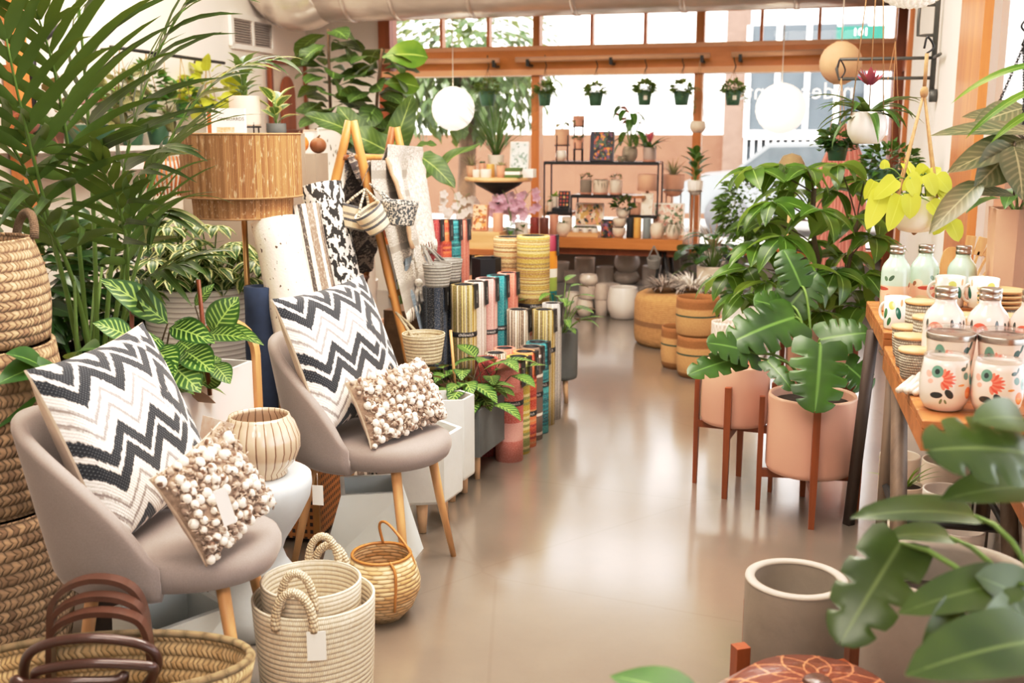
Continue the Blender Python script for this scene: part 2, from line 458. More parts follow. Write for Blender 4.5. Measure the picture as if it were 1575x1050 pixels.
# ================================================================ room shell
WB = 1.0                                            # window wall: metres behind the table front
ZT0 = Bk(800, 113, WB).z; ZT1 = Bk(800, 73, WB).z   # the transom beam
CEIL = 3.7
def wallpt(p, b=WB): return p
def along(px, b=WB, z=1.5): return (BkZ(px, b, z) - (B0 + VX * b)).dot(UX)     # coordinate along the window wall
def wframe(b=WB):                                    # matrix: x along wall, y into it, z up
    o = B0 + VX * b
    return Matrix(((UX.x, VX.x, 0, o.x), (UX.y, VX.y, 0, o.y), (0, 0, 1, 0), (0, 0, 0, 1)))
WM = wframe()
def wbox(mb, x0, x1, y0, y1, z0, z1, M=WM): return mb.box(((x0 + x1) / 2, (y0 + y1) / 2, (z0 + z1) / 2), (x1 - x0, y1 - y0, z1 - z0), M=M)
XL = (CORN_L - (B0 + VX * WB)).dot(UX) ; XR = along(1398); XJ = along(598); X1 = along(825); X2 = along(1074, WB, 1.7); XR0 = along(1368)

# floor: polished concrete
t = NT('polished_concrete'); o = t.obj()
n1 = t.noise(o, 1.1, 5, .6); n2 = t.noise(o, 5, 6, .65); n3 = t.noise(o, 60, 2)
f = t.mt('MULTIPLY_ADD', t.mt('SUBTRACT', n1, .5), 1.2, .5, True)
c = t.mix(f, hx('#857a6e'), hx('#6a6055'))
c = t.mix(t.mt('MULTIPLY', t.step(n2, .55, .5), .15), c, hx('#a89988'))
c = t.mix(t.mt('MULTIPLY', t.step(n3, .68, .1), .12), c, hx('#6b5c4b'))
sc_ = t.new('ShaderNodeTexVoronoi', feature='DISTANCE_TO_EDGE'); sc_.inputs['Scale'].default_value = .9
t.t.links.new(o, sc_.inputs['Vector'])
crk = t.mt('MULTIPLY', t.mt('SUBTRACT', 1.0, t.step(sc_.outputs['Distance'], .004, .004)), .35)
c = t.mix(crk, c, hx('#6f6153')); t.col(c)
t.props(Roughness=t.mt('MULTIPLY_ADD', n2, .1, .25), Coat_Weight=1.0, Coat_Roughness=.16, Coat_IOR=1.9, Specular_IOR_Level=.6)
t.bump(t.noise(o, 2.2, 2), .03, .01)
M_floor = t.m
mb = MB(); mb.box((0.6, 3.5, -.05), (14, 17, .1)); struct('floor', mb, M_floor)
mb = MB(); mb.box((0.2, 3.4, CEIL + .05), (13, 16, .1)); struct('ceiling', mb, M_white)

# left wall
def wall_seg(name, a, b, z0, z1, th, m, out):
    d = (b - a); L = d.length; d.normalize(); n = V(out)
    M = Matrix(((d.x, n.x, 0, a.x), (d.y, n.y, 0, a.y), (0, 0, 1, 0), (0, 0, 0, 1)))
    mb = MB(); mb.box((L / 2, th / 2, (z0 + z1) / 2), (L, th, z1 - z0), M=M); return struct(name, mb, m)
wall_seg('wall_left', CORN_L + VX * .3, CORN_L - VX * 14, 0, CEIL, .2, M_wallL, -UX)
mb = MB(); mb.box((-1.5, -2.9, CEIL / 2), (9, .2, CEIL), rz=-YAW); struct('wall_front', mb, M_white)
# window wall: solid piece at the left, low wall under the glass, head above the clerestory
ZS = .5; ZC = ZT1 + .62
mb = MB(); wbox(mb, XL, XJ - .04, 0, .2, 0, CEIL); struct('wall_back', mb, M_wallL)
mb = MB(); wbox(mb, XJ - .04, XR, 0, .2, 0, ZS); struct('wall_back', mb, M_grey_wall)
mb = MB(); wbox(mb, XJ - .04, XR, 0, .2, ZC, CEIL); struct('wall_back', mb, M_wallL)
# timber: beam, jamb, mullions, corner post, clerestory bars
trim_i = [0]
def trim(x0, x1, y0, y1, z0, z1, m, M=WM, nm=None):
    trim_i[0] += 1; mb = MB(); wbox(mb, x0, x1, y0, y1, z0, z1, M); return struct('trim_%d' % trim_i[0], mb, m)
T_fx = wood('fir_beam', '#dd9347', '#c67b32', .38, ax=0, sc=5)
trim(XL + .9, XR, -.07, .12, ZT0 + .03, ZT1 - .03, T_fx)
trim(XJ - .02, XR, -.09, .12, ZT0 - .02, ZT0 + .03, mat('pale_fir', '#e8b488', .45, var=.06))
trim(XJ - .02, XR, -.08, .12, ZT1 - .03, ZT1 + .005, mat('pale_fir', '#e8b488', .45))
trim(XJ - .06, XJ + .05, -.06, .12, ZS, ZC, M_dkfir)
trim(XJ - .04, XR, -.1, .16, ZS - .06, ZS, M_fir)
for X in (X1, X2): trim(X - .035, X + .035, -.04, .1, ZS, ZT0 - .02, M_firv)
for X, wd in ((X1, .03), (X2, .035)): trim(X - wd, X + wd, -.02, .1, ZT1, ZC, M_firv)
for px in (679, 751, 910, 992, 1171, 1260):
    X = along(px, WB, 2.2); trim(X - .012, X + .012, -.01, .08, ZT1, ZC, M_fir)
trim(XR0, XR, -.06, .2, 0, CEIL, M_dkfir)
# panes
t = NT('window_glass'); t.n.remove(t.b)
tr = t.new('ShaderNodeBsdfTransparent'); gl = t.new('ShaderNodeBsdfGlossy', {'Roughness': .02}); fr = t.new('ShaderNodeFresnel', {'IOR': 1.3})
mx = t.new('ShaderNodeMixShader'); t.t.links.new(fr.outputs[0], mx.inputs[0]); t.t.links.new(tr.outputs[0], mx.inputs[1]); t.t.links.new(gl.outputs[0], mx.inputs[2])
t.t.links.new(mx.outputs[0], t.out.inputs[0]); M_glass = t.m
def pane(i, x0, x1, z0, z1, M=WM, y=.05):
    mb = MB(); mb.add([(x0, y, z0), (x1, y, z0), (x1, y, z1), (x0, y, z1)], [(0, 1, 2, 3)], None, False, M); return struct('window_%d' % i, mb, M_glass)
pane(1, XJ, X1, ZS, ZT0); pane(2, X1, X2, ZS, ZT0); shopwin = pane(3, X2, XR0, ZS, ZT0)
cx = [XJ] + [along(p, WB, 2.2) for p in (679, 751, 828, 910, 992, 1078, 1171, 1260)] + [XR0]
for i in range(9): pane(4 + i, cx[i], cx[i + 1], ZT1, ZC)
# white lettering on the glass, read from the street
tl = text('window_lettering', 'n dec   lants', mat('white_glow_letter', '#ffffff', .6, emit=.8, var=0), .19)  # letters given a glow of their own so they stand out
pc = BkZ(1222, WB, Bk(1222, 141, WB).z); tl.location = pc + VX * .03; tl.rotation_euler = (PI / 2, 0, -YAW + PI); tl['kind'] = 'structure'; tl.name = 'window_3_lettering'

# right wall: solid part with the pipe rack, then post and window near the bench
RW = Matrix(((-VX.x, UX.x, 0, CORN_R.x), (-VX.y, UX.y, 0, CORN_R.y), (0, 0, 1, 0), (0, 0, 0, 1)))   # x towards the camera, y outwards
def rs(px): return -(Rw(px, 250) - CORN_R).dot(VX)                    # distance from the corner
S1, S2, S3 = rs(1408), rs(1462), rs(1497)
mb = MB(); wbox(mb, 1.0, S2, 0, .2, 0, CEIL, RW); struct('wall_right', mb, M_white)
mb = MB(); wbox(mb, S2, 14.0, 0, .2, 0, .45, RW); struct('wall_right', mb, M_white)
mb = MB(); wbox(mb, S3, 14.0, 0, .2, 3.0, CEIL, RW); wbox(mb, 9.0, 14.0, 0, .2, .45, 3.0, RW); struct('wall_right', mb, M_white)
trim(S2, S3, -.004, .03, 0, CEIL, M_firv, RW)
trim(S3, 9.0, -.05, .2, .45, .5, M_firv, RW)
trim(6.6, 6.7, -.03, .2, .5, 3.0, M_firv, RW)
trim(.82, .98, -.03, .14, 0, CEIL, M_firv, RW)
trim(.0, .1, -.05, .14, 0, CEIL, M_dkfir, RW)
mb = MB(); wbox(mb, .1, .82, .06, .12, 0, CEIL, RW); struct('door_1', mb, mat('dark_door', '#2a221e', .5))
mb = MB(); wbox(mb, .1, .82, .0, .07, 1.9, 2.0, RW); struct('door_1_rail', mb, M_dkfir)
pane(14, S3, 6.6, .5, 3.0, RW, .06); pane(15, 6.7, 9.0, .5, 3.0, RW, .06)

# ================================================================ outside
M_street = mat('street_concrete', '#cfc9c2', .8, var=.06, sc=2)
mb = MB(); wbox(mb, -16, 14, .25, 24, -.14, -.1); o_ = struct('pavement', mb, M_street)
mb = MB(); mb.box((8, 2, -.12), (8, 20, .04)); struct('pavement_side', mb, M_street)
FB = 10.5
bd = thing('street_building', 'pale building across the street with pinkish brick base and barred windows', 'building', B0 + VX * (WB + FB), -YAW)
M_brick = mat('brick_base', '#74523f', .8, var=.06, sc=4)
M_upper = mat('white_upper', '#f3efec', .8, var=.02)
xa = lambda px, z=1.5: along(px, WB + FB, z)
zb = Bk(900, 207, WB + FB).z
zb2 = Bk(1150, 212, WB + FB).z
mb = MB(); mb.box((2, .3, zb / 2 - .1), (26, .6, zb + .2)); mb.build('brick_wall', M_brick, bd)
mb = MB(); mb.box((2, .32, zb + 3.5), (26, .55, 7)); mb.build('upper_wall', M_upper, bd)
mb = MB(); mb.box(((xa(1113) + xa(1148)) / 2, -.02, 2), (xa(1148) - xa(1113), .1, 5)); mb.build('pier', mat('pink_pier', '#84695c', .8), bd)
mb = MB(); mb.box(((xa(1148) + xa(1330)) / 2, -.03, zb + .9), (xa(1330) - xa(1148), .1, 1.9)); mb.build('upper_window', mat('grey_window', '#5a6267', .4, var=.12, sc=2), bd)
mb = MB(); mb.box(((xa(1148) + xa(1330)) / 2, -.03, zb * .5 - .0), (xa(1330) - xa(1148), .1, zb + .1)); mb.build('lower_window', mat('dim_window', '#495157', .4, var=.25, sc=1.5), bd)
mb = MB()
for k in range(17):
    x = xa(1148) + (xa(1330) - xa(1148)) * k / 16; mb.box((x, -.14, zb * .5), (.05, .04, zb + .1))
mb.build('window_bars', mat('white_bar', '#f4f2f0', .6, var=.02), bd)
for k in range(5):
    x = xa(1148) + (xa(1330) - xa(1148)) * k / 4; mb = MB(); mb.box((x, -.12, zb + .9), (.09, .05, 1.9)); mb.build('mullion', MC['white_bar'], bd)
mb = MB(); mb.box(((xa(1148) + xa(1330)) / 2, -.14, zb), (xa(1330) - xa(1148), .08, .16)); mb.build('window_ledge', MC['white_bar'], bd)
mb = MB(); mb.box((xa(1312), -.9, Bk(1320, 50, WB + FB - .9).z), (.75, .03, .2)); mb.build('street_sign', mat('sign_green', '#1d6a58', .5, var=.0), bd)
text('sign_lettering', '101', MC['white_glow_letter'], .17, bd, (xa(1312), -.93, Bk(1320, 50, WB + FB - .9).z), (PI / 2, 0, 0))
# parked cars, seen as pale shapes under the top shelf
def car(name, label, px, b, m, L=4.2):
    cc = BkZ(px, b, 0); c_ = thing(name, label, 'car', (cc.x, cc.y, -.1), -YAW)
    prof = [(-.5, .35), (-.5, .75), (-.42, .9), (-.3, .95), (-.18, 1.38), (.2, 1.42), (.36, .98), (.48, .85), (.5, .6), (.49, .35)]
    mb = MB(); a = [(x * L, -.85, z) for x, z in prof]; b_ = [(x * L, .85, z) for x, z in prof]
    mb.ring([a, b_], False, None, True, True, True); mb.build('car_body', m, c_)
    mb = MB(); g = [(-.28, .98), (-.17, 1.33), (.19, 1.36), (.32, .99)]
    mb.add([(x * L, -.86, z) for x, z in g], [(0, 1, 2, 3)], None, False); mb.build('side_window', mat('car_glass', '#5f666a', .2), c_)
    for x in (-.31, .31):
        mb = MB(); mb.tube([(x * L, -.9, .33), (x * L, -.7, .33)], .33, 18); mb.build('wheel', mat('tyre', '#6a6a6c', .7), c_)
car('parked_car', 'pale silver car parked outside below the barred windows', 1255, 9.0, mat('car_silver', '#8d9294', .3, coat=.5, var=.02))
# street tree
M_tleaf = leafm('street_leaf', '#5d7a55', '#3f5c3f', tr=.3)
def blobtree(name, label, c, rad, n, lw, trunk):
    tr_ = thing(name, label, 'tree', (c.x, c.y, -.1)); mb = MB(); rr = random.Random(5)
    for i in range(n):
        d = V((rr.gauss(0, 1), rr.gauss(0, 1), rr.gauss(0, 1))).normalized(); q = d * (rr.random() ** .4)
        p = V((q.x * rad[0], q.y * rad[1], trunk + q.z * rad[2]))
        mb.leaf(p, d + V((0, 0, -.5)), lw * rr.uniform(.7, 1.3), lw * .6, 'ovate', .5, .2, 2)
    mb.build('crown', M_tleaf, tr_)
    mb = MB(); mb.tube([(0, 0, 0), (.05, 0, trunk * .6), (0, 0, trunk)], [.14, .11, .08], 8); mb.build('trunk', M_bark, tr_)
blobtree('street_tree', 'leafy street tree outside the left window pane', BkZ(715, WB + 4.4, 0), (1.3, .95, 1.0), 1500, .2, 2.45)
# ================================================================ pots and plants: generators
def pot_mb(r, h, style='cyl', th=None, n=32):
    th = th or max(.006, r * .08); mb = MB()
    prof = {'cyl': [(.9, 0), (.97, .02), (1, .08), (1, .97)], 'taper': [(.68, 0), (.74, .02), (.84, .4), (.98, .97)],
            'bowl': [(.42, 0), (.6, .03), (.86, .3), (.98, .62), (1, .97)], 'belly': [(.7, 0), (.82, .04), (1.04, .35), (1.06, .55), (1, .8), (.92, .97)],
            'u': [(.3, 0), (.62, .05), (.88, .22), (.98, .45), (1, .97)], 'tum': [(.6, 0), (.7, .03), (.98, .3), (1.04, .5), (1, .75), (.86, .97)]}[style]
    p = [(1e-7, 0)] + [(a * r, b * h) for a, b in prof]; rt = p[-1][0]
    p += [(rt - th * .15, h), (rt - th * .85, h), (rt - th, h * .97)]
    ins = [(max(.01, a * r - th), max(b * h, th)) for a, b in prof[::-1]][1:]
    p += [q for q in ins if q[1] > th * 1.1] + [(max(.01, prof[0][0] * r - th), th), (1e-7, th)]
    return mb.lathe(p, n)
def soil_part(par, r, z, n=20):
    mb = MB(); mb.lathe([(1e-7, z + .006), (r * .6, z + .004), (r, z)], n); return mb.build('soil', M_soil, par)
def bush(mb, c, rad, n, L, W, shape='ovate', droop=.7, base=None, rr=rnd, tilt=.25, seg=5, wave=0.0, fold=.2):
    c = V(c)
    for i in range(n):
        while True:
            d = V((rr.uniform(-1, 1), rr.uniform(-1, 1), rr.uniform(-.75, 1)))
            if .05 < d.length < 1: break
        k = d.length ** .35; d.normalize()
        p = c + V((d.x * rad[0], d.y * rad[1], d.z * rad[2])) * k * .8
        q = V((d.x, d.y, d.z * .5 + tilt)); s = rr.uniform(.7, 1.15)
        mb.leaf(p, q, L * s, W * s, shape, droop * rr.uniform(.5, 1.4), fold, seg, wave=wave, tw=rr.uniform(-.9, .9))
def rosette(mb, c, n, L, W, shape='strap', up=(.3, 1.3), droop=1.2, rr=rnd, seg=7, r0=.01, fold=.35):
    for i in range(n):
        a = i * 2.39996 + rr.uniform(-.2, .2); e = rr.uniform(*up)
        d = V((cos(a) * cos(e), sin(a) * cos(e), sin(e))); s = rr.uniform(.75, 1.1)
        mb.leaf(V(c) + V((cos(a), sin(a), 0)) * r0, d, L * s, W * s, shape, droop * rr.uniform(.7, 1.2), fold, seg)
def stemleaf(mb, st, base, top, L, W, shape, droop, out=None, rs=.004, fold=.2, wave=0.0, up=None, seg=6):
    b, t_ = V(base), V(top); mid = b.lerp(t_, .5) + V((0, 0, .12 * (t_ - b).length))
    st.tube(bez([b, mid, t_], 6), [rs] * 6 + [rs * .6], 5, False)
    d = V(out) if out else (t_ - b)
    mb.leaf(t_, d, L, W, shape, droop, fold, seg, up=up, wave=wave)
def potted(name, label, cat, loc, r, h, style, pm, leafy, group=None, rz=0, soil=.9, fol=None, th=None):
    """leafy(fol_mb, stem_mb, z) fills the plant in the pot's own frame."""
    t_ = thing(name, label, cat, loc, rz, group)
    pot_mb(r, h, style, th).build('pot', pm, t_)
    if leafy:
        rs = {'bowl': .9, 'belly': .86, 'tum': .8, 'taper': .86}.get(style, .9)
        soil_part(t_, r * rs, h * soil)
        f, s_ = MB(), MB(); m = leafy(f, s_, h * soil)
        if f.v: f.build('foliage', m or L_mid, t_)
        if s_.v: s_.build('stem', M_stem, t_)
    return t_
def hang_cords(par, r, z, top, m=M_cord, n=3, rc=.0022, a0=.4):
    for k in range(n):
        a = a0 + 2 * PI * k / n; mb = MB(); mb.tube([(r * cos(a), r * sin(a), z), (0, 0, top)], rc, 5); mb.build('cord', m, par)

# ================================================================ the two lounge chairs
t = NT('taupe_velvet'); o = t.obj(); n1 = t.noise(o, 4, 3); n2 = t.noise(o, 260, 2)
c = t.mix(n1, hx('#938782'), hx('#7b706b')); c = t.mix(t.mt('MULTIPLY', n2, .35), c, hx('#b8afa9'))
t.col(c); t.props(Roughness=.85, Sheen_Weight=.4, Sheen_Roughness=.35, Sheen_Tint=hx('#f0e6e0')); t.bump(n2, .25, .001); M_velvet = t.m
def make_chair(label, loc, rz):
    ch = thing('lounge_chair', label, 'chair', loc, rz)
    fm = R(102); N = 40; loops = []
    for i in range(N + 1):
        ph = -fm + 2 * fm * i / N; s = abs(ph) / fm
        zt = .455 + .335 * max(0, 1 - s ** 2.3) ** .85; zt = max(zt, .475)
        th = .019 * (1 if s < .93 else max(.45, 1 - (s - .93) * 8))
        def pt(z, off):
            k = max(0, z - .40); f = 1 + .22 * k; lean = -.16 * k * max(0, cos(ph))
            if z < .43: f *= 1 - ((.43 - z) / .06) ** 2 * .16
            return V((-cos(ph) * (.245 * f + off) + lean + .02, sin(ph) * (.226 * f + off), z))
        l = [pt(.382, -.05), pt(.386, th * .6)] + [pt(z, th) for z in (.405, .43)]
        for q in (.2, .4, .6, .8): l.append(pt(.43 + (zt - th - .43) * q, th))
        l += [pt(zt - th, th)] + [pt(zt - th + th * sin(a), th * cos(a)) for a in (.5, 1.05, 1.57, 2.1, 2.65)] + [pt(zt - th, -th)]
        for q in (.75, .5, .25): l.append(pt(.44 + (zt - th - .44) * q, -th))
        l.append(pt(.44, -th)); loops.append(l)
    mb = MB(); mb.ring(loops, True, None, True, True, True); mb.build('backrest', M_velvet, ch)
    mb = MB()
    def se(f, a): 
        ca, sa = cos(a), sin(a); e = .82
        x = math.copysign(abs(ca) ** e, ca); y = math.copysign(abs(sa) ** e, sa)
        fx = .25 if ca > 0 else .2
        return V((.045 + f * fx * x, f * .207 * y, 0))
    L = []
    for f, z in ((.0001, .392), (.6, .388), (.86, .392), (.96, .402), (1.0, .425), (1.0, .445), (.97, .463), (.9, .474), (.7, .478), (.0001, .474)):
        L.append([se(f, 2 * PI * k / 44) + V((0, 0, z)) for k in range(44)])
    mb.ring(L, True); mb.build('seat', M_velvet, ch)
    for sx, sy in ((1, 1), (1, -1), (-1, 1), (-1, -1)):
        mb = MB(); x0, x1 = (.185, .245) if sx > 0 else (-.12, -.19)
        mb.tube([(x0, sy * .125, .395), (x0 * .6 + x1 * .4, sy * .142, .22), (x1, sy * .172, .0)], [.017, .0145, .0095], 12)
        mb.build('leg', M_oak, ch)
    return ch
CH1 = V((-.875, 2.52, 0)); A1 = R(0)
CH2 = V((-.495, 3.46, 0)); A2 = R(-22)
ch1 = make_chair('taupe upholstered tub chair in the left foreground, beside the ribbed beige pot', CH1, A1)
ch2 = make_chair('taupe upholstered tub chair in front of the bamboo ladder rack', CH2, A2)
def tagcard(par, p, w_, h_, rz, m=M_card, tilt=0.0, string=None):
    mb = MB(); T = Matrix.Translation(V(p)) @ Matrix.Rotation(rz, 4, 'Z') @ Matrix.Rotation(tilt, 4, 'Y')
    mb.box((0, 0, -h_ / 2), (w_, .0012, h_), M=T)
    mb.build('price_tag', m, par)
    if string: mb = MB(); mb.tube([V(p), V(string)], .0008, 4); mb.build('tag_string', M_wcord, par)
tagcard(ch2, (-.02, -.262, .36), .036, .065, .2, string=(-.02, -.262, .40))

# cushions -------------------------------------------------------
def chevron_mat():
    t = NT('ikat_chevron'); u, v = t.uv()
    nz = t.noise(t.vec(t.mt('MULTIPLY', u, 90), t.mt('MULTIPLY', v, 6)), 1.0, 2)
    jit = t.mt('MULTIPLY', t.mt('SUBTRACT', nz, .5), .09)
    tri = t.mt('PINGPONG', t.mt('MULTIPLY', u, 4.0), .5)                      # 0..0.5
    wv = t.mt('ADD', t.mt('ADD', t.mt('MULTIPLY', v, 2.15), t.mt('MULTIPLY', tri, .64)), jit)
    fr = t.mt('FRACT', t.mt('ADD', wv, .15))
    band = lambda a, b, x=fr, w=.025: t.mt('MULTIPLY', t.step(x, a, w), t.mt('SUBTRACT', 1.0, t.step(x, b, w)))
    dark = t.mt('MAXIMUM', band(.0, .20), band(.27, .45))
    grey = t.mt('MAXIMUM', band(.60, .66), band(.80, .86))
    # a column of lozenges to the right
    m = t.mt('ADD', t.mt('DIVIDE', t.mt('ABSOLUTE', t.mt('SUBTRACT', t.mt('ADD', u, jit), .76)), .19),
             t.mt('DIVIDE', t.mt('ABSOLUTE', t.mt('SUBTRACT', t.mt('FRACT', t.mt('MULTIPLY_ADD', v, 2.0, .28)), .5)), .5))
    inl = t.mt('SUBTRACT', 1.0, t.step(m, .98, .08)); ring = t.mt('MULTIPLY', t.step(m, .36, .06), t.mt('SUBTRACT', 1.0, t.step(m, .82, .06)))
    dark = t.mt('MAXIMUM', t.mt('MULTIPLY', dark, t.mt('SUBTRACT', 1.0, inl)), t.mt('MULTIPLY', ring, inl))
    c = t.mix(t.mt('MULTIPLY', grey, t.mt('SUBTRACT', 1.0, inl)), hx('#f1e9e1'), hx('#a39a96')); c = t.mix(dark, c, hx('#25282e'))
    kn = t.mt('MULTIPLY', t.mt('SINE', t.mt('MULTIPLY', u, 380.0)), t.mt('SINE', t.mt('MULTIPLY', v, 300.0)))
    c = t.mix(t.mt('MULTIPLY', t.step(kn, .72, .1), t.mt('MULTIPLY', dark, .5)), c, hx('#8f9396'))
    t.col(c); t.props(Roughness=.9, Sheen_Weight=.2); t.bump(kn, .35, .002); return t.m
M_chev = chevron_mat(); M_linen = mat('cream_linen', '#e4d3c1', .85, var=.05, sc=30, bump=.2, bsc=200)
def pillow(name, label, cat, c, eu, ev, w_, h_, T, mfront, pinch=.07):
    eu = V(eu).normalized(); ev = V(ev); ev = (ev - eu * ev.dot(eu)).normalized(); en = eu.cross(ev).normalized()
    c = V(c); pl = thing(name, label, cat, c)
    M = Matrix(((eu.x, ev.x, en.x, 0), (eu.y, ev.y, en.y, 0), (eu.z, ev.z, en.z, 0), (0, 0, 0, 1)))
    def face(sg):
        def fn(u, v):
            a, b = 2 * u - 1, 2 * v - 1
            x = a * (1 - pinch * (1 - b * b)) if False else a * (1 - pinch * (1 - abs(b) ** 2.2) * abs(a) ** 2)
            y = b * (1 - pinch * (1 - abs(a) ** 2.2) * abs(b) ** 2)
            z = T * .5 * (max(0, 1 - abs(a) ** 2.6) * max(0, 1 - abs(b) ** 2.6)) ** .55 + .004
            z += .006 * sin(a * 4 + b * 3) * (1 - a * a) * (1 - b * b)
            return V((x * w_ / 2, y * h_ / 2, sg * z))
        return fn
    mb = MB(); mb.grid(face(1), 26, 26, M=M); mb.build('front_panel', mfront, pl)
    mb = MB(); mb.grid(face(-1), 18, 18, M=M, flip=True)
    f1, f2 = face(1), face(-1); e = 26; loop = [(i / e, 0) for i in range(e)] + [(1, i / e) for i in range(e)] + [(1 - i / e, 1) for i in range(e)] + [(0, 1 - i / e) for i in range(e)]
    mb.ring([[f2(*q) for q in loop], [f1(*q) for q in loop]], True, M); mb.build('back_panel', M_linen, pl)
    return pl, M, face(1), en
def rotv(x, y, z, a): return V((x * cos(a) - y * sin(a), x * sin(a) + y * cos(a), z))
pA, MA, fA, nA = pillow('chevron_cushion', 'black and white chevron cushion on the foreground tub chair', 'cushion', V((-.965, 2.60, .715)), (.26, .97, .07), (-.34, .10, .93), .46, .47, .18, M_chev)
pB, MB_, fB, nB = pillow('chevron_cushion', 'black and white chevron cushion on the chair in front of the ladder rack', 'cushion', CH2 + rotv(-.075, .01, .735, A2), rotv(.08, 1, .04, A2), rotv(-.36, -.04, .93, A2), .50, .46, .15, M_chev)
t = NT('bobble_base'); c = t.mix(t.noise(t.obj(), 60, 3), hx('#6f5442'), hx('#c9b49f')); t.col(c); t.props(Roughness=.95); t.bump(t.noise(t.obj(), 90, 2), .8, .006); M_bobbase = t.m
t = NT('bobble_wool'); c = t.ramp(t.noise(t.obj(), 34, 2), [(.38, hx('#7a5d49')), (.47, hx('#f0e4d6')), (1, hx('#faf3ea'))]); t.col(c); t.props(Roughness=.95, Sheen_Weight=.3); t.bump(t.noise(t.obj(), 160, 2), .5, .003); M_bob = t.m
t = NT('bobble_brown'); c = t.mix(t.noise(t.obj(), 70, 2), hx('#6a4d3c'), hx('#d9c6b4')); t.col(c); t.props(Roughness=.95); M_bobb = t.m
def bobbles(pl, M, fn, en, w_, h_, nx, ny, seed):
    rr = random.Random(seed); mb = MB(); en = V((0, 0, 1))
    for j in range(ny):
        for i in range(nx):
            u = (i + .5 + rr.uniform(-.35, .35) + (.5 if j % 2 else 0)) / (nx + .5); v = (j + .5 + rr.uniform(-.3, .3)) / ny
            p = fn(u, v); mb.cur = 1 if rr.random() < .36 else 0; s = rr.uniform(.0075, .0125) * (.8 if mb.cur else 1.1)
            mb.ball(p + en * s * .4, (s, s * rr.uniform(1.0, 1.35), s), 9, 6, M=M)
    mb.cur = 1
    for k in range(420):
        u, v = rr.random(), rr.random(); p = fn(u, v) + V((0, 0, .003)); d = V((rr.uniform(-1, 1), rr.uniform(-1, 1), .3)) * .012
        mb.tube([p, p + d * .6 + V((0, 0, .006)), p + d * 1.3], .0022, 5, M=M)
    o = mb.build('bobble_texture', [M_bob, M_bobb], pl); o['kind'] = 'stuff'
pC, MC_, fC, nC = pillow('bobble_cushion', 'small cream bobble cushion with price tag on the foreground tub chair', 'cushion', V((-.705, 2.42, .615)), (.40, .80, .28), (-.42, -.10, .80), .25, .245, .1, M_bobbase)
bobbles(pC, MC_, fC, nC, .25, .245, 11, 11, 3)
mb = MB(); mb.box((0, 0, -.045), (.030, .0015, .09), M=Matrix.Translation(P(337, 752, 2.33) - V(pC.location)) @ Matrix.Rotation(R(25), 4, 'Z') @ Matrix.Rotation(R(-14), 4, 'Y')); mb.build('price_tag', M_card, pC)
pD, MD, fD, nD = pillow('bobble_cushion', 'wide cream bobble cushion on the chair in front of the ladder rack', 'cushion', CH2 + rotv(.13, -.005, .585, A2), rotv(.26, 1, .06, A2), rotv(-.42, .06, .9, A2), .36, .225, .11, M_bobbase)
bobbles(pD, MD, fD, nD, .36, .225, 16, 11, 4)

# ================================================================ foreground baskets and totes
def weave(name, c1, c2, nu=80, nv=40, rough=.85, st=.7, braid=False, var=.3):
    if name in MC: return MC[name]
    t = NT(name); u, v = t.uv()
    row = t.mt('MULTIPLY', v, float(nv)); ph = t.mt('ADD', t.mt('MULTIPLY', t.mt('FLOOR', row), .5 if braid else .37), t.mt('MULTIPLY', t.noise(t.obj(), 14, 2), 2.2 if braid else .8))
    fr = t.mt('ABSOLUTE', t.mt('SUBTRACT', t.mt('FRACT', row), .5))
    cu = t.mt('MULTIPLY_ADD', u, float(nu), ph)
    sl = t.mt('MULTIPLY_ADD', fr, 1.1 if braid else .25, cu)
    fu = t.mt('ABSOLUTE', t.mt('SUBTRACT', t.mt('FRACT', sl), .5))
    h = t.mt('SUBTRACT', 1.0, t.mt('ADD', t.mt('POWER', t.mt('MULTIPLY', fr, 2.0), 2.5), t.mt('MULTIPLY', t.mt('POWER', t.mt('MULTIPLY', fu, 2.0), 3.0), .6)), cl=True)
    wn = t.white(t.mt('ADD', t.mt('FLOOR', row), t.mt('MULTIPLY', t.mt('FLOOR', sl), 17.3)))
    c = t.mix(t.mt('MULTIPLY', wn, var * 2), hx(c1), hx(c2)); c = t.mix(t.mt('SUBTRACT', .62, t.mt('MULTIPLY', h, .7), cl=True), c, tuple(x * .3 for x in hx(c2)[:3]) + (1,))
    t.col(c); t.props(Roughness=rough); t.bump(h, st, .006); MC[name] = t.m; return t.m
W_raffia = weave('raffia_weave', '#f6ead6', '#e6d3b6', 210, 64, st=.45)
W_sea = weave('seagrass_weave', '#c8a985', '#94765a', 92, 40, braid=True, st=1.0, var=.5)
W_straw = weave('straw_braid', '#e8cfa2', '#c9a771', 130, 36, braid=True, st=.9)
W_jute = weave('jute_weave', '#c79a62', '#a87a45', 130, 52)
W_rope = weave('rope_weave', '#cfc3ae', '#ab9f8c', 90, 48)
def basket_mb(r0, r1, h, th=.007, n=48, sx=1, sy=1, bulge=0.0, wob=None):
    p = [(1e-7, 0), (r0 * .96, 0)]
    for k in range(9):
        t_ = k / 8; p.append((r0 + (r1 - r0) * t_ + bulge * sin(PI * t_), .004 + t_ * (h - .006)))
    p += [(r1 - th * .3, h), (r1 - th * .8, h)]
    for k in range(8, -1, -2):
        t_ = k / 8; p.append((r0 + (r1 - r0) * t_ + bulge * sin(PI * t_) - th, max(.01, .004 + t_ * (h - .012))))
    p.append((1e-7, .01)); mb = MB(); mb.lathe(p, n, sx=sx, sy=sy, wob=wob); return mb
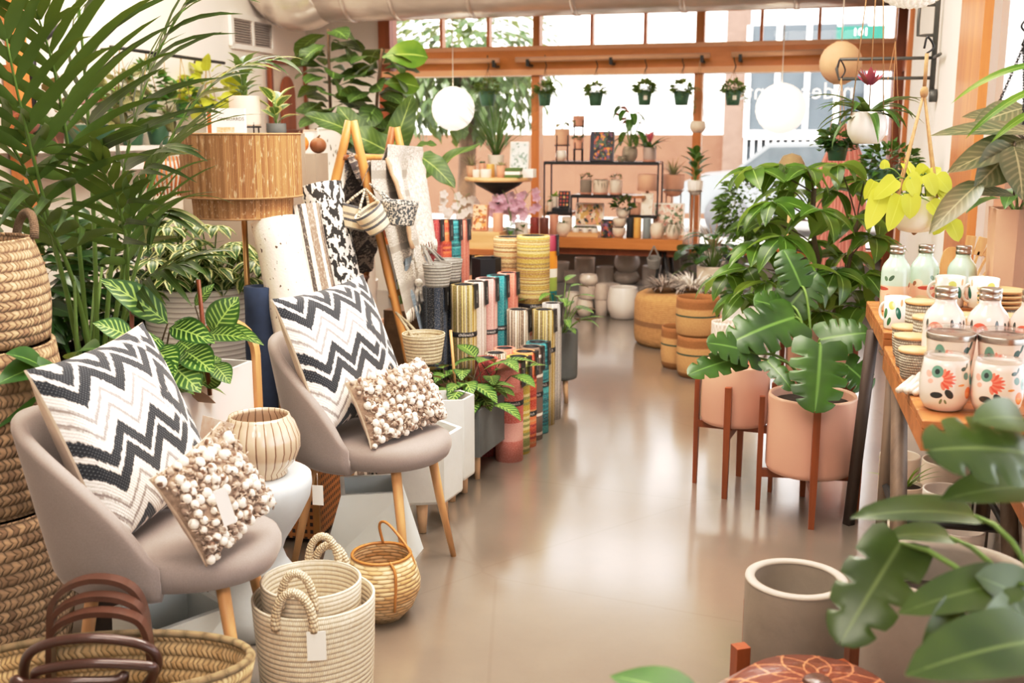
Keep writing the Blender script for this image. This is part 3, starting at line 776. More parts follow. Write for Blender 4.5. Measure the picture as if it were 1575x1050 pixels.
def wrapped_handle(mb, a, R_, z, hw, hh, r=.012, thick=9):
    """an upright loop of wrapped straw standing on the rim, at angle a"""
    c = V((cos(a) * R_, sin(a) * R_, z)); tx = V((-sin(a), cos(a), 0)); out = V((cos(a), sin(a), 0)); pts = []
    for k in range(31):
        q = PI * k / 30; pts.append(c + tx * (hw * cos(q)) + V((0, 0, hh * sin(q) ** .8 - .03 * (1 - sin(q)))) + out * .006)
    rs = [r * (1 + .16 * (k % 2)) for k in range(31)]
    mb.tube(pts, rs, 9)
cN = V((-.505, 2.555, 0))
nb = thing('raffia_basket', 'large pale raffia basket with loop handles, outer one of the nested pair', 'basket', cN)
basket_mb(.142, .155, .30, .008, wob=lambda a, z: 1 + .015 * sin(3 * a + 8 * z)).build('basket_body', W_raffia, nb)
M_wrap = weave('wrapped_straw', '#f2e2c8', '#dcc19a', 8, 30)
for a in (R(-97), R(83)):
    mb = MB(); wrapped_handle(mb, a, .147, .30, .048, .068, .0105); mb.build('handle', M_wrap, nb)
tagcard(nb, (.035, -.163, .275), .046, .075, .1, string=(.02, -.158, .315))
for q, zz in (('small brand line', .255),): pass
nb2 = thing('raffia_basket', 'smaller raffia basket nested inside the larger raffia basket', 'basket', cN + V((-.005, .0, .055)), R(-3))
basket_mb(.112, .125, .285, .007, wob=lambda a, z: 1 + .02 * sin(2 * a + 6 * z)).build('basket_body', W_raffia, nb2)
for a in (R(-92), R(88)):
    mb = MB(); wrapped_handle(mb, a, .116, .285, .042, .065, .0095); mb.build('handle', M_wrap, nb2)
# round rattan basket bag behind them
rb = thing('rattan_basket', 'round rattan basket with a thin cane carry loop, behind the raffia baskets', 'basket', (-.395, 3.06, 0), R(10))
W_ratt = weave('rattan_strips', '#ecd3ab', '#cfa873', 15, 44, st=.45, var=.5)
p = [(1e-7, 0), (.06, 0), (.095, .04), (.115, .09), (.117, .12), (.105, .165), (.09, .20), (.084, .2), (.098, .165), (.108, .12), (.106, .09), (.088, .045), (.055, .012), (1e-7, .012)]
mb = MB(); mb.lathe(p, 40); mb.build('basket_body', W_ratt, rb)
M_cane = mat('cane', '#b9803f', .45, var=.12, sc=20)
mb = MB(); mb.tube([V((.088 * cos(a), .088 * sin(a), .2)) for a in [2 * PI * k / 32 for k in range(33)]], .005, 7, False); mb.build('rim', M_cane, rb)
mb = MB(); mb.tube(spline([(.03, -.115, .06), (.035, -.105, .17), (.02, -.085, .205)], 5), .0045, 7); mb.build('cane_strap', M_cane, rb)
mb = MB(); mb.tube(spline([(.10, -.03, .12), (.088, -.02, .2), (.04, .04, .26), (.012, .07, .275), (.0, .083, .255), (.01, .085, .2)], 6), .0045, 7); mb.build('carry_loop', M_cane, rb)

# straw market tote at the bottom left
M_lea = mat('brown_leather', '#5e3b2c', .35, var=.2, sc=12, coat=.35)
M_leatube = mat('dark_leather', '#4a2a20', .3, var=.2, sc=14, coat=.5)
tt = thing('market_tote', 'wide braided straw market tote with brown leather handles, bottom left', 'tote bag', (-.87, 2.10, 0), R(6))
basket_mb(.24, .315, .345, .012, n=64, sy=.45, wob=lambda a, z: 1 + .02 * sin(2 * a + 1)).build('tote_body', W_straw, tt)
mb = MB(); mb.tube([V((.309 * cos(a), .139 * sin(a), .345)) * 1.0 for a in [2 * PI * k / 48 for k in range(49)]], .009, 8, False); mb.build('rim_braid', W_straw, tt)
def strap(mb, pts, w_, th_, M=None): 
    P_ = spline(pts, 6); k = len(P_); L = []
    for i, p in enumerate(P_):
        d = (P_[min(i + 1, k - 1)] - P_[max(0, i - 1)]).normalized(); s_ = V((0, 1, 0)); nn = d.cross(s_).normalized()
        L.append([p + s_ * w_ / 2 + nn * th_ / 2, p - s_ * w_ / 2 + nn * th_ / 2, p - s_ * w_ / 2 - nn * th_ / 2, p + s_ * w_ / 2 - nn * th_ / 2])
    mb.ring(L, False, M, True, True, True)
for k, (dy, x0, hh, lean) in enumerate(((.095, -.03, .15, .02), (.06, -.02, .125, .012), (.025, -.01, .105, .0))):
    mb = MB(); strap(mb, [(x0 - .105, dy, .27), (x0 - .10, dy, .36), (x0 - .085, dy, .345 + hh * .72), (x0 - .02, dy, .345 + hh), (x0 + .06, dy, .345 + hh * .93), (x0 + .10, dy, .345 + hh * .55), (x0 + .11, dy, .27)], .032, .012); mb.build('handle', M_lea, tt)
for k, (dy, x0, hh, w_) in enumerate(((-.055, .0, .10, .125), (-.085, .015, .06, .11), (-.1, -.03, .03, .1))):
    mb = MB(); mb.tube(spline([(x0 - w_, dy, .28), (x0 - w_ * 1.08, dy - .01, .37), (x0 - w_ * .8, dy - .02, .345 + hh * .8), (x0, dy - .03, .345 + hh), (x0 + w_ * .85, dy - .02, .345 + hh * .75), (x0 + w_ * 1.05, dy - .01, .37), (x0 + w_ * .7, dy, .30)], 7), .0105, 9); mb.build('handle', M_leatube, tt)

# ================================================================ planters around the chairs
def geo_planter(label, loc, rz, w_, h_, group=None):
    """tall faceted planter: square rim turned against a wider square foot"""
    g = thing('faceted_planter', label, 'planter', loc, rz, group); mb = MB()
    a, b = w_ * .5, w_ * .36
    base = [(a, a), (-a, a), (-a, -a), (a, -a)]
    c45 = [(b * 1.15, 0.0), (0.0, b * 1.15), (-b * 1.15, 0.0), (0.0, -b * 1.15)]
    vs = [(x, y, 0) for x, y in base]
    top = [(b * 1.02, b * 1.02), (-b * 1.02, b * 1.02), (-b * 1.02, -b * 1.02), (b * 1.02, -b * 1.02)]
    rt = Matrix.Rotation(R(22), 2)
    top = [tuple(rt @ V(q)) for q in top]; vs += [(x, y, h_) for x, y in top]
    fs = [(3, 2, 1, 0)]
    for i in range(4):
        j = (i + 1) % 4; fs += [(i, j, 4 + j), (i, 4 + j, 4 + i)]
    inn = [tuple(V(q) * .86) for q in top]; vs += [(x, y, h_) for x, y in inn]; vs += [(x * .95, y * .95, h_ * .25) for x, y in inn]
    for i in range(4):
        j = (i + 1) % 4; fs += [(4 + i, 4 + j, 8 + j, 8 + i), (8 + i, 8 + j, 12 + j, 12 + i)]
    fs.append((12, 13, 14, 15)); mb.add(vs, fs, None, False); mb.build('planter_body', M_geo, g)
    return g
geo_planter('pale glazed faceted planter under the chair in front of the ladder rack', (-.48, 3.49, 0), R(-12), .28, .275)
geo_planter('pale glazed faceted planter under the foreground tub chair', (-.855, 2.52, 0), R(24), .29, .28)
# hourglass stool with the ribbed pot
st = thing('hourglass_stool', 'pale concrete hourglass stool carrying the ribbed beige pot', 'stool', (-.765, 3.03, 0))
p = [(1e-7, 0), (.165, 0), (.172, .02), (.165, .06), (.135, .12), (.09, .19), (.078, .225), (.09, .26), (.135, .33), (.165, .39), (.172, .43), (.17, .455), (.16, .462), (1e-7, .462)]
mb = MB(); mb.lathe(p, 48); mb.build('stool_body', mat('stool_grey', '#c9ced0', .75, var=.05, sc=10, bump=.1, bsc=80), st)
t = NT('ribbed_glaze'); u, v = t.uv()
nz = t.noise(t.obj(), 9, 3); c = t.mix(nz, hx('#d9c5ae'), hx('#b9a086')); rb_ = t.mt('ABSOLUTE', t.mt('SUBTRACT', t.mt('FRACT', t.mt('MULTIPLY', u, 26.0)), .5))
c = t.mix(t.step(rb_, .43, .05), c, hx('#7d5e45')); t.col(c); t.props(Roughness=.22, Coat_Weight=.6); M_ribg = t.m
rp = thing('ribbed_pot', 'glossy ribbed beige ceramic pot on the hourglass stool', 'pot', (-.735, 3.02, .462))
prof = [(1e-7, 0), (.07, 0), (.076, .008), (.073, .016), (.1, .045), (.115, .085), (.115, .12), (.1, .16), (.09, .172), (.087, .182), (.081, .182), (.08, .17), (.092, .155), (.107, .12), (.107, .085), (.06, .012), (1e-7, .012)]
mb = MB(); mb.lathe(prof, 208, wob=lambda a, z: 1 + (.022 * (abs(sin(a * 13)) ** .55 - 1) if .012 < z < .165 else 0)); mb.build('pot_body', M_ribg, rp)
# white trough planter in a bent-wood stand
TA = V((-1.215, 3.56, 0)); tr = thing('trough_planter', 'white trough planter in a bent-wood stand holding prayer plants', 'planter', TA, -YAW)
Lt, wt, z0, z1 = .92, .21, .27, .60
mb = MB(); th = .012
for c_, d_ in (((-wt / 2, 0, .435), (th, Lt, .33)), ((wt / 2, 0, .435), (th, Lt, .33)), ((0, -Lt / 2, .435), (wt, th, .33)), ((0, Lt / 2, .435), (wt, th, .33)), ((0, 0, .28), (wt, Lt, .015))):
    mb.box(c_, d_)
mb.build('trough', mat('trough_white', '#faf9f7', .5, var=.01), tr)
mb = MB(); mb.box((0, 0, .555), (wt - .015, Lt - .015, .02)); mb.build('soil', M_soil, tr)
for sgn in (-1, 1):
    mb = MB(); pts = []
    hw = wt / 2 + .012
    path = [V((-hw, 0, 0)), V((-hw, 0, .3)), V((-hw, 0, .55))] + [V((-hw * cos(q), 0, .62 + .125 * sin(q))) for q in [PI * k / 12 for k in range(13)]] + [V((hw, 0, .55)), V((hw, 0, .3)), V((hw, 0, 0))]
    L = []
    for i, p_ in enumerate(path):
        d_ = (path[min(i + 1, len(path) - 1)] - path[max(0, i - 1)]).normalized(); nn = V((d_.z, 0, -d_.x)); s_ = V((0, 1, 0)); y = sgn * (Lt / 2 + .022)
        L.append([p_ + V((0, y, 0)) + nn * a_ + s_ * b_ for a_, b_ in ((.009, .02), (.009, -.02), (-.009, -.02), (-.009, .02))])
    mb.ring(L, False, None, True, True, True); mb.build('wood_arch', M_oak, tr)
f, s_ = MB(), MB()
rr = random.Random(11)
def trl(px, py, Y): return Matrix.Rotation(YAW, 3, 'Z') @ (P(px, py, Y) - TA)
M_trl = Matrix.Rotation(YAW, 3, 'Z')
# leaves that show in the photo, tip by tip (base -> tip), on stems from the soil
for (a, b, Y0, Y1, W_, sh) in (((258, 497), (160, 442), 3.5, 3.35, .11, 'ovate'), ((262, 503), (318, 533), 3.5, 3.4, .10, 'ovate'), ((308, 513), (270, 500), 3.6, 3.55, .08, 'ovate'), ((326, 512), (368, 462), 3.75, 3.75, .125, 'ovate'),
                               ((318, 515), (372, 528), 3.65, 3.55, .075, 'ovate'), ((340, 500), (395, 535), 3.9, 3.8, .06, 'ovate'), ((245, 520), (215, 545), 3.4, 3.3, .1, 'ovate'), ((240, 535), (262, 575), 3.4, 3.25, .11, 'ovate'),
                               ((285, 540), (320, 575), 3.5, 3.4, .12, 'ovate'), ((275, 525), (300, 550), 3.55, 3.5, .12, 'ovate'), ((232, 560), (258, 590), 3.3, 3.22, .1, 'ovate'), ((205, 545), (170, 560), 3.25, 3.2, .1, 'ovate'), ((300, 470), (330, 440), 4.0, 4.0, .05, 'ovate'),
                               ((205, 520), (150, 505), 3.3, 3.2, .08, 'ovate'), ((330, 560), (350, 590), 3.6, 3.55, .08, 'ovate'), ((262, 560), (300, 605), 3.45, 3.36, .12, 'ovate'), ((300, 565), (275, 600), 3.5, 3.4, .12, 'ovate'), ((215, 575), (235, 610), 3.3, 3.22, .11, 'ovate'), ((225, 540), (190, 570), 3.35, 3.25, .11, 'ovate'), ((310, 590), (345, 575), 3.6, 3.6, .1, 'ovate')):
    A_, B_ = trl(a[0], a[1], Y0), trl(b[0], b[1], Y1); L = (B_ - A_).length
    base = V((rr.uniform(-.05, .05), max(-.4, min(.4, A_.y + rr.uniform(-.05, .05))), .565))
    s_.tube(bez([base, base.lerp(A_, .5) + V((0, 0, .04)), A_], 6), .003, 5)
    f.leaf(A_, B_ - A_ + V((0, 0, L * .25)), L * 1.03, W_, sh, .5, .3, 8, up=M_trl @ V((.25, -.75, .6)), wave=.02)
bush(f, (0, -.05, .58), (.09, .40, .08), 46, .13, .075, 'ovate', .8, rr=rr)
f.build('foliage', L_calathea, tr); s_.build('stem', M_dstem, tr)
for (px, y0, y1, Y) in ((203, 452, 520, 3.5), (305, 430, 560, 3.6)):
    mb = MB(); q = trl(px, y0, Y); q2 = V((q.x + (.02 if px > 250 else -.03), q.y, .56)); mb.tube([q2, q], .0075, 8); mb.build('wood_stake', M_walnut, tr)
# leaflet leaning on the trough
bk = solo('paper_leaflet', MB().box((0, 0, .09), (.15, .002, .18), M=Matrix.Rotation(R(-14), 4, 'X')), mat('leaflet', '#e9e4e2', .5, var=.1, sc=14, c2='#c99a78'), 'folded paper leaflet with photos leaning between chair and trough', 'leaflet', (-.875, 2.96, .462), R(-40))

# tall seagrass baskets stacked at the left edge
for i, (z, h_, r0, r1, lb) in enumerate(((0, .445, .215, .235, 'seagrass basket at the left edge, bottom of the stack'), (.45, .445, .225, .24, 'seagrass basket at the left edge, middle of the stack'), (.90, .275, .225, .195, 'brown braided seagrass basket at the left edge, topmost of the stack'))):
    b = thing('seagrass_basket', lb, 'basket', (-1.485 + .005 * i, 2.82, z), R(20 * i), 'stacked seagrass baskets')
    basket_mb(r0, r1, h_, .014, 48, bulge=.02, wob=lambda a, z: 1 + .012 * sin(5 * a + 9 * z)).build('basket_body', W_sea, b)
    if i == 2:
        mb = MB(); mb.tube([V((.185 + .012 * sin(q), -.08 * cos(q), .27 + .065 * sin(q))) for q in [PI * k / 12 for k in range(13)]], .012, 8); mb.build('handle', W_sea, b)
# cane hamper glimpsed behind the faceted planter
t = NT('cane_webbing'); o = t.obj((1, 1, 1)); u, v = t.uv(); a = t.mt('ABSOLUTE', t.mt('SUBTRACT', t.mt('FRACT', t.mt('MULTIPLY', u, 16.0)), .5)); b = t.mt('ABSOLUTE', t.mt('SUBTRACT', t.mt('FRACT', t.mt('MULTIPLY', v, 14.0)), .5))
t.col(t.mix(t.mt('MULTIPLY', t.step(a, .24, .06), t.step(b, .24, .06)), hx('#b4723a'), hx('#2a1a10'))); t.props(Roughness=.6); M_web = t.m
cb = thing('cane_hamper', 'cane webbing hamper behind the faceted planter and chair', 'hamper', (-.845, 3.81, 0), R(-10)); mb = MB(); mb.box((0, 0, .21), (.36, .3, .38)); mb.build('webbing_body', M_web, cb)
for x in (-.18, .18):
    for y in (-.15, .15): mb = MB(); mb.box((x, y, .21), (.02, .02, .42)); mb.build('corner_post', M_cane, cb)

# ================================================================ lamp
t = NT('jute_string'); u, v = t.uv()
cu = t.mt('MULTIPLY', u, 230.0); wn = t.white(t.mt('FLOOR', cu)); st_ = t.noise(t.vec(t.mt('MULTIPLY', u, 120), t.mt('MULTIPLY', v, 5)), 1, 3)
c = t.mix(wn, hx('#96693f'), hx('#c39764')); c = t.mix(t.mt('MULTIPLY', t.step(st_, .62, .1), .6), c, hx('#ead3b0'))
gp = t.mt('ABSOLUTE', t.mt('SUBTRACT', t.mt('FRACT', cu), .5)); c = t.mix(t.mt('MULTIPLY', t.step(gp, .36, .1), .65), c, hx('#5a3d25'))
t.col(c); t.props(Roughness=.85); t.bump(t.mt('SUBTRACT', 1.0, gp), .6, .003); M_jst = t.m
LP = V((-1.085, 4.36, 0)); lp = thing('floor_lamp', 'brass floor lamp with two-tier jute string shade', 'lamp', LP)
mb = MB(); mb.lathe([(1e-7, 0), (.10, 0), (.10, .015), (.02, .025), (1e-7, .025)], 32); mb.build('base', M_brass, lp)
mb = MB(); mb.tube([(0, 0, .02), (0, 0, 1.4)], .012, 12); mb.build('pole', M_brass, lp)
zA, zB_, zC = P(370, 206, 4.13).z, P(370, 306, 4.13).z, P(370, 337, 4.2).z
def shade(r0, r1, z0_, z1_, nm):
    mb = MB(); mb.lathe([(r0, z0_), (r1, z1_)], 64); sh = mb.build(nm, M_jst, lp)
    for r, z in ((r0, z0_), (r1, z1_)):
        mb = MB(); mb.tube([V((r * cos(q), r * sin(q), z)) for q in [2 * PI * k / 48 for k in range(49)]], .004, 6, False); mb.build('shade_rim', M_cord, sh)
shade(.237, .237, zB_, zA, 'upper_shade'); shade(.196, .200, zC, zB_ - .004, 'lower_shade')

# ================================================================ big plants on the left
# white ribbed pot with schefflera
t = NT('ridged_white'); u, v = t.uv(); h = t.mt('ABSOLUTE', t.mt('SUBTRACT', t.mt('FRACT', t.mt('MULTIPLY_ADD', t.noise(t.obj(), 3, 2), .8, t.mt('MULTIPLY', v, 84.0))), .5))
t.col(t.mix(t.step(h, .36, .1), hx('#fffdfa'), hx('#cfc7c2'))); t.props(Roughness=.6); t.bump(h, .6, .006); M_ridge = t.m
def schef(f, s, z):
    rr = random.Random(21)
    for k in range(64):
        a = rr.uniform(0, 2 * PI); e = rr.random() ** .6
        top = V((cos(a) * .36 * e, sin(a) * .30 * e, z + .05 + .30 * rr.random() * (1.15 - e * .6)))
        b = V((cos(a) * .1, sin(a) * .1, z)); s.tube(bez([b, b.lerp(top, .5) + V((0, 0, .05)), top], 4), .003, 4)
        q = rr.uniform(0, 6)
        for j in range(7): 
            w = q + j * 2 * PI / 7; f.leaf(top, (cos(w), sin(w), .05), rr.uniform(.09, .13), .048, 'ovate', .9, .2, 4)
    return L_varieg
pr = potted('potted_schefflera', 'variegated umbrella plant in a large white ridged pot behind the lamp', 'plant', (-1.40, 4.78, 0), .262, .78, 'taper', M_ridge, schef, soil=.94)
# kentia palm
KP = V((-1.56, 3.74, 0)); kp = thing('kentia_palm', 'tall kentia palm with arching fronds at the far left', 'plant', KP)
pot_mb(.175, .52, 'taper').build('pot', W_sea, kp); soil_part(kp, .15, .47)
FR = [[(172, 540, 3.75), (150, 300, 3.7), (132, 120, 3.6), (112, -90, 3.45)],
      [(182, 540, 3.75), (172, 330, 3.75), (195, 130, 3.7), (285, 10, 3.6)],
      [(160, 540, 3.75), (118, 330, 3.6), (105, 150, 3.45), (60, 30, 3.2)],
      [(150, 540, 3.75), (90, 340, 3.6), (30, 190, 3.4), (-60, 150, 3.2)],
      [(190, 540, 3.75), (190, 390, 3.7), (200, 300, 3.6), (245, 245, 3.5)],
      [(178, 540, 3.8), (205, 290, 3.9), (275, 100, 3.9), (420, 92, 3.9)],
      [(165, 540, 3.75), (130, 400, 3.6), (70, 300, 3.4), (-20, 290, 3.2)],
      [(186, 545, 3.75), (190, 460, 3.7), (215, 420, 3.6), (280, 405, 3.5)],
      [(140, 540, 3.8), (110, 430, 3.6), (40, 230, 3.3), (10, 60, 3.1)],
      [(186, 540, 3.9), (215, 380, 4.0), (235, 300, 3.95), (250, 330, 3.8)],
      [(186, 545, 3.8), (215, 440, 3.75), (205, 330, 3.6), (150, 250, 3.4)]]
f, fd, s_ = MB(), MB(), MB(); rr = random.Random(17)
for fi, fr in enumerate(FR):
    pts = [P(*q) - KP for q in fr]; pts[0] = V((pts[0].x * .5, pts[0].y * .5, .46)); cv = bez(pts, 16)
    s_.tube(cv, [.0085 * (1 - .8 * i / 16) + .0012 for i in range(17)], 6)
    n = len(cv)
    for i in range(8, n):
        d = (cv[min(i + 1, n - 1)] - cv[i - 1]).normalized(); sd = d.cross(V((0, -.35, 1))).normalized(); up = sd.cross(d)
        k = (i - 8) / (n - 9); L = (.27 + .24 * sin(PI * (.15 + .75 * k))) * rr.uniform(.85, 1.1) * (.4 if fi == 5 else .62 if fi in (7, 9, 10) else 1)
        for sg in (1, -1):
            dd = sd * sg * (1 - .35 * k) + d * (.55 + .9 * k) + up * .28
            tgt = fd if (fi in (5, 9) and rr.random() < .4) else f
            tgt.leaf(cv[i], dd, L, (.03 if fi == 5 else .041) * rr.uniform(.8, 1.3), 'blade', rr.uniform(.5, 1.3), .22, 6, up=up)
for k in range(9): 
    a = rr.uniform(0, 6.28); b = V((.05 * cos(a), .05 * sin(a), .46)); s_.tube([b, b + V((.16 * cos(a), .16 * sin(a), .5))], [.009, .005], 6)
f.build('foliage', L_palm, kp); fd.build('dry_foliage', L_palmd, kp); s_.build('stem', M_stem, kp)
# a dark wood barrel and a woven pot beside the palm
def barrel(label, loc, r, h, m):
    b = thing('barrel_planter', label, 'planter', loc); pot_mb(r, h, 'cyl').build('barrel_body', m, b)
    mb = MB(); mb.lathe([(r * 1.01, h * .55), (r * 1.02, h * .57), (r * 1.02, h * .6), (r * 1.01, h * .62)], 32); mb.build('hoop', M_black, b)
    return b
barrel('dark wooden barrel planter behind the seagrass basket stack', (-1.94, 3.85, 0), .15, .93, wood('dark_barrel', '#5d3f29', '#3a2618', .7, ax=2, sc=14))
lf = thing('broadleaf_plant', 'low broad-leaved plant behind the foreground chair back', 'plant', (-1.165, 2.93, 0)); pot_mb(.07, .40, 'cyl').build('pot', mat('dark_brown_pot', '#33271f', .7), lf); soil_part(lf, .06, .37)
f, s_ = MB(), MB()
for k, (bx_, tx_, L) in enumerate((((50, 560), (-30, 610), .22), ((85, 560), (25, 590), .2), ((110, 553), (135, 525), .14), ((60, 590), (0, 660), .2), ((35, 575), (-40, 570), .2), ((100, 570), (150, 560), .16), ((75, 575), (40, 545), .16))):
    b = P(*bx_, 2.78) - lf.location; e = P(*tx_, 2.62) - lf.location
    s_.tube(bez([(0, 0, .37), (0, 0, .5), b], 5), .004, 5); f.leaf(b, (e - b) + V((0, 0, .05)), max(L, (e - b).length), .085, 'ovate', .6, .25, 7, up=(.3, -.6, .7))
f.build('foliage', L_mid, lf); s_.build('stem', M_stem, lf)

# dense dark plants standing behind the palm
def darkplant(label, px, Y, r, h_, cz, rad, n, L, W, m, seed, nm='leafy_plant'):
    c = PZ(px, Y, 0); o = thing(nm, label, 'plant', c); pot_mb(r, h_, 'taper').build('pot', mat('umber_pot', '#4a3628', .75, var=.15, sc=12), o); soil_part(o, r * .86, h_ * .93)
    f, s_ = MB(), MB(); g = random.Random(seed); bush(f, (0, 0, cz), rad, n, L, W, 'lance', .8, rr=g, seg=4)
    for k in range(9): a = g.uniform(0, 6.28); s_.tube([(0, 0, h_ * .9), (rad[0] * .5 * cos(a), rad[1] * .5 * sin(a), cz)], .005, 5)
    f.build('foliage', m, o); s_.build('stem', M_dstem, o)
darkplant('dense dark leafy plant behind the kentia palm, nearer the left edge', 50, 4.55, .15, .62, .84, (.32, .26, .40), 230, .17, .065, L_dark, 61)
darkplant('dense dark leafy plant between the kentia palm and the white ridged pot', 205, 5.05, .14, .58, .80, (.28, .22, .38), 220, .15, .055, L_dark, 62)
darkplant('dense dark leafy plant directly behind the kentia palm stems', 128, 4.75, .14, .50, .72, (.30, .24, .36), 210, .16, .06, L_dark, 63)
# ================================================================ bamboo rack with throws
M_bam = wood('bamboo', '#d19a5b', '#b77f42', .42, ax=2, sc=8)
RA1, RA2 = P(540, 193, 4.7), P(607, 202, 5.4)
RF = {('n', 1): V((P(663, 701, 4.7).x, 4.70, 0)), ('n', -1): V((P(417, 701, 4.7).x, 4.72, 0)), ('f', 1): V((P(707, 660, 5.4).x, 5.42, 0)), ('f', -1): V((P(520, 660, 5.4).x, 5.44, 0))}
rk = thing('bamboo_rack', 'bamboo A-frame rack hung with throws and small baskets', 'rack', (0, 0, 0))
M_bamd = wood('bamboo_dark', '#9d6236', '#7c4a26', .45, ax=2, sc=8)
for (k, s_), ft in RF.items():
    ap = (RA1 if k == 'n' else RA2) + V((.012 * s_, 0, 0)); mb = MB(); n = 14; pts = [ap.lerp(ft, i / n) for i in range(n + 1)]
    pts[0] = ap + (ap - ft).normalized() * .02
    mb.tube(pts, [.019 + (.0025 if i % 4 == 2 else 0) for i in range(n + 1)], 10); mb.build('leg', M_bam if s_ > 0 or k == 'n' else M_bamd, rk)
def Rt(a, b, s_=1): return RA1.lerp(RF[('n', s_)], b).lerp(RA2.lerp(RF[('f', s_)], b), a)
for s_, b in ((1, .09), (-1, .09), (1, .5), (-1, .5), (1, .8), (-1, .8)):
    mb = MB(); mb.tube([Rt(-.02, b, s_), Rt(.5, b, s_), Rt(1.02, b, s_)], .014, 10); mb.build('rail', M_bam if s_ > 0 else M_bamd, rk)
def drape(name, label, cat, a0, a1, b0, b1, off, m, s_=1, over=.05, rip=.012, edge=None, sag=0.0, fr=None, fm=None):
    nrm = (Rt(1, .3, s_) - Rt(0, .3, s_)).cross(Rt(.5, 1, s_) - Rt(.5, 0, s_)).normalized()
    if nrm.x * s_ < 0: nrm = -nrm
    org = Rt((a0 + a1) / 2, b0, s_)
    def fn(u, v):
        a = a0 + (a1 - a0) * u; b = b0 + (b1 - b0) * v
        p = Rt(a, b, s_) + nrm * (off + .018 * max(0, 1 - v * 9) + rip * sin(u * 9 + v * 2) * min(1, v * 3)) + V((0, 0, .02 * max(0, 1 - v * 14)))
        if edge: p += V((edge * mnoise.noise(V((v * 12, u * 3, off * 90))) * (1 if u in (0, 1) else 0), 0, edge * mnoise.noise(V((u * 25, 3, off * 70))) * (1 if v == 1 else 0)))
        return p - org
    mb = MB(); mb.grid(fn, 26, 30)
    o_ = fn
    root = thing(name, label, cat, org)
    tin = root
    # back flap over the rail
    mb.grid(lambda u, v: fn(u, 0) - nrm * (.05 * v) - V((0, 0, .10 * v)), 26, 4)
    mb.build('cloth', m, tin)
    if fr:
        mf = MB(); rr = random.Random(3)
        for k in range(fr):
            u = (k + .5) / fr; p = fn(u, .995); mf.tube([p, p + nrm * .006 + V((0, 0, -.025)), p + V((rr.uniform(-.006, .006), 0, -.06))], [.005, .0045, .006], 6)
        mf.build('fringe', fm or m, tin)['kind'] = 'stuff'
    return root, fn
t = NT('white_boucle'); n_ = t.noise(t.obj(), 55, 3); t.col(t.mix(t.step(n_, .5, .25), hx('#fbf5ec'), hx('#d3c6b6'))); t.props(Roughness=.95, Sheen_Weight=.3); t.bump(t.noise(t.obj(), 110, 3), 1.0, .015); M_boucle = t.m
t = NT('grey_runner'); u, v = t.uv()
st_ = t.mt('FRACT', t.mt('MULTIPLY', v, 22.0)); wv = t.noise(t.vec(t.mt('MULTIPLY', u, 60), t.mt('MULTIPLY', v, 90)), 1, 2); w2 = t.white(t.mt('FLOOR', t.mt('MULTIPLY', v, 22.0)))
f = t.mt('MULTIPLY', t.step(wv, .5, .12), t.step(w2, .35, .1)); c = t.mix(f, hx('#a89f95'), hx('#e4dacd')); c = t.mix(t.mt('MULTIPLY', t.step(v, .8, .02), .8), c, hx('#aaa299'))
t.col(c); t.props(Roughness=.9); t.bump(wv, .5, .004); M_runner = t.m
t = NT('blue_throw'); u, v = t.uv(); g = t.mt('MAXIMUM', t.step(t.mt('FRACT', t.mt('MULTIPLY', u, 7.0)), .9, .04), t.step(t.mt('FRACT', t.mt('MULTIPLY', v, 22.0)), .9, .06)); t.col(t.mix(t.mt('MULTIPLY', g, .6), hx('#9fb0bd'), hx('#d9dde0'))); t.props(Roughness=.9); M_blue = t.m
t = NT('dark_kilim'); u, v = t.uv(); nz = t.noise(t.vec(t.mt('MULTIPLY', u, 22), t.mt('MULTIPLY', v, 55)), 1, 3); zz = t.mt('FRACT', t.mt('ADD', t.mt('MULTIPLY', v, 5.0), t.mt('PINGPONG', t.mt('MULTIPLY', u, 3.0), .5)))
c = t.mix(t.step(t.mt('ADD', nz, t.mt('MULTIPLY', zz, .25)), .66, .08), hx('#5a5658'), hx('#d2c6b9')); c = t.mix(t.step(t.noise(t.vec(u, v), 3, 1), .55, .05), c, hx('#6a6266')); t.col(c); t.props(Roughness=.95); t.bump(nz, .8, .006); M_kilim = t.m
drape('patterned_rug', 'dark grey patterned rug hung inside the near side of the bamboo rack', 'rug', .02, .95, .09, .47, -.025, M_kilim, s_=-1, edge=.02)
drape('blue_throw', 'pale blue checked throw hanging lowest on the bamboo rack', 'throw blanket', .3, .97, .42, .74, .018, M_blue)
drape('grey_runner', 'grey woven runner with knotted fringe on the bamboo rack', 'runner', -.04, .92, .12, .56, .036, M_runner, fr=14, fm=mat('fringe_cream', '#e9dccb', .9))
wt_, wf = drape('white_throw', 'white looped wool throw with a tassel over the top rail of the bamboo rack', 'throw blanket', .30, 1.25, .075, .38, .062, M_boucle, rip=.028, edge=.012, fr=30, fm=M_boucle)
p = wf(.12, 1.0); mb = MB(); mb.tube([p + V((0, 0, .01)), p + V((.015, 0, -.08)), p + V((.025, 0, -.16))], [.008, .006, .007], 7)
rr = random.Random(2); q = p + V((.025, 0, -.16))
mb.ball(q, .02, 10, 7)
for k in range(26): a = rr.uniform(0, 6.28); mb.tube([q, q + V((.016 * cos(a), .016 * sin(a), -.04)), q + V((.03 * cos(a), .03 * sin(a), -.085))], .004, 4)
mb.build('tassel', M_boucle, wt_)
mb = MB(); p0 = wf(0, .05); mb.tube([wf(0, k / 12) for k in range(1, 13)], [.009 + .003 * (k % 2) for k in range(12)], 6); mb.build('twisted_edge', mat('edge_cord', '#c7a68a', .9), wt_)

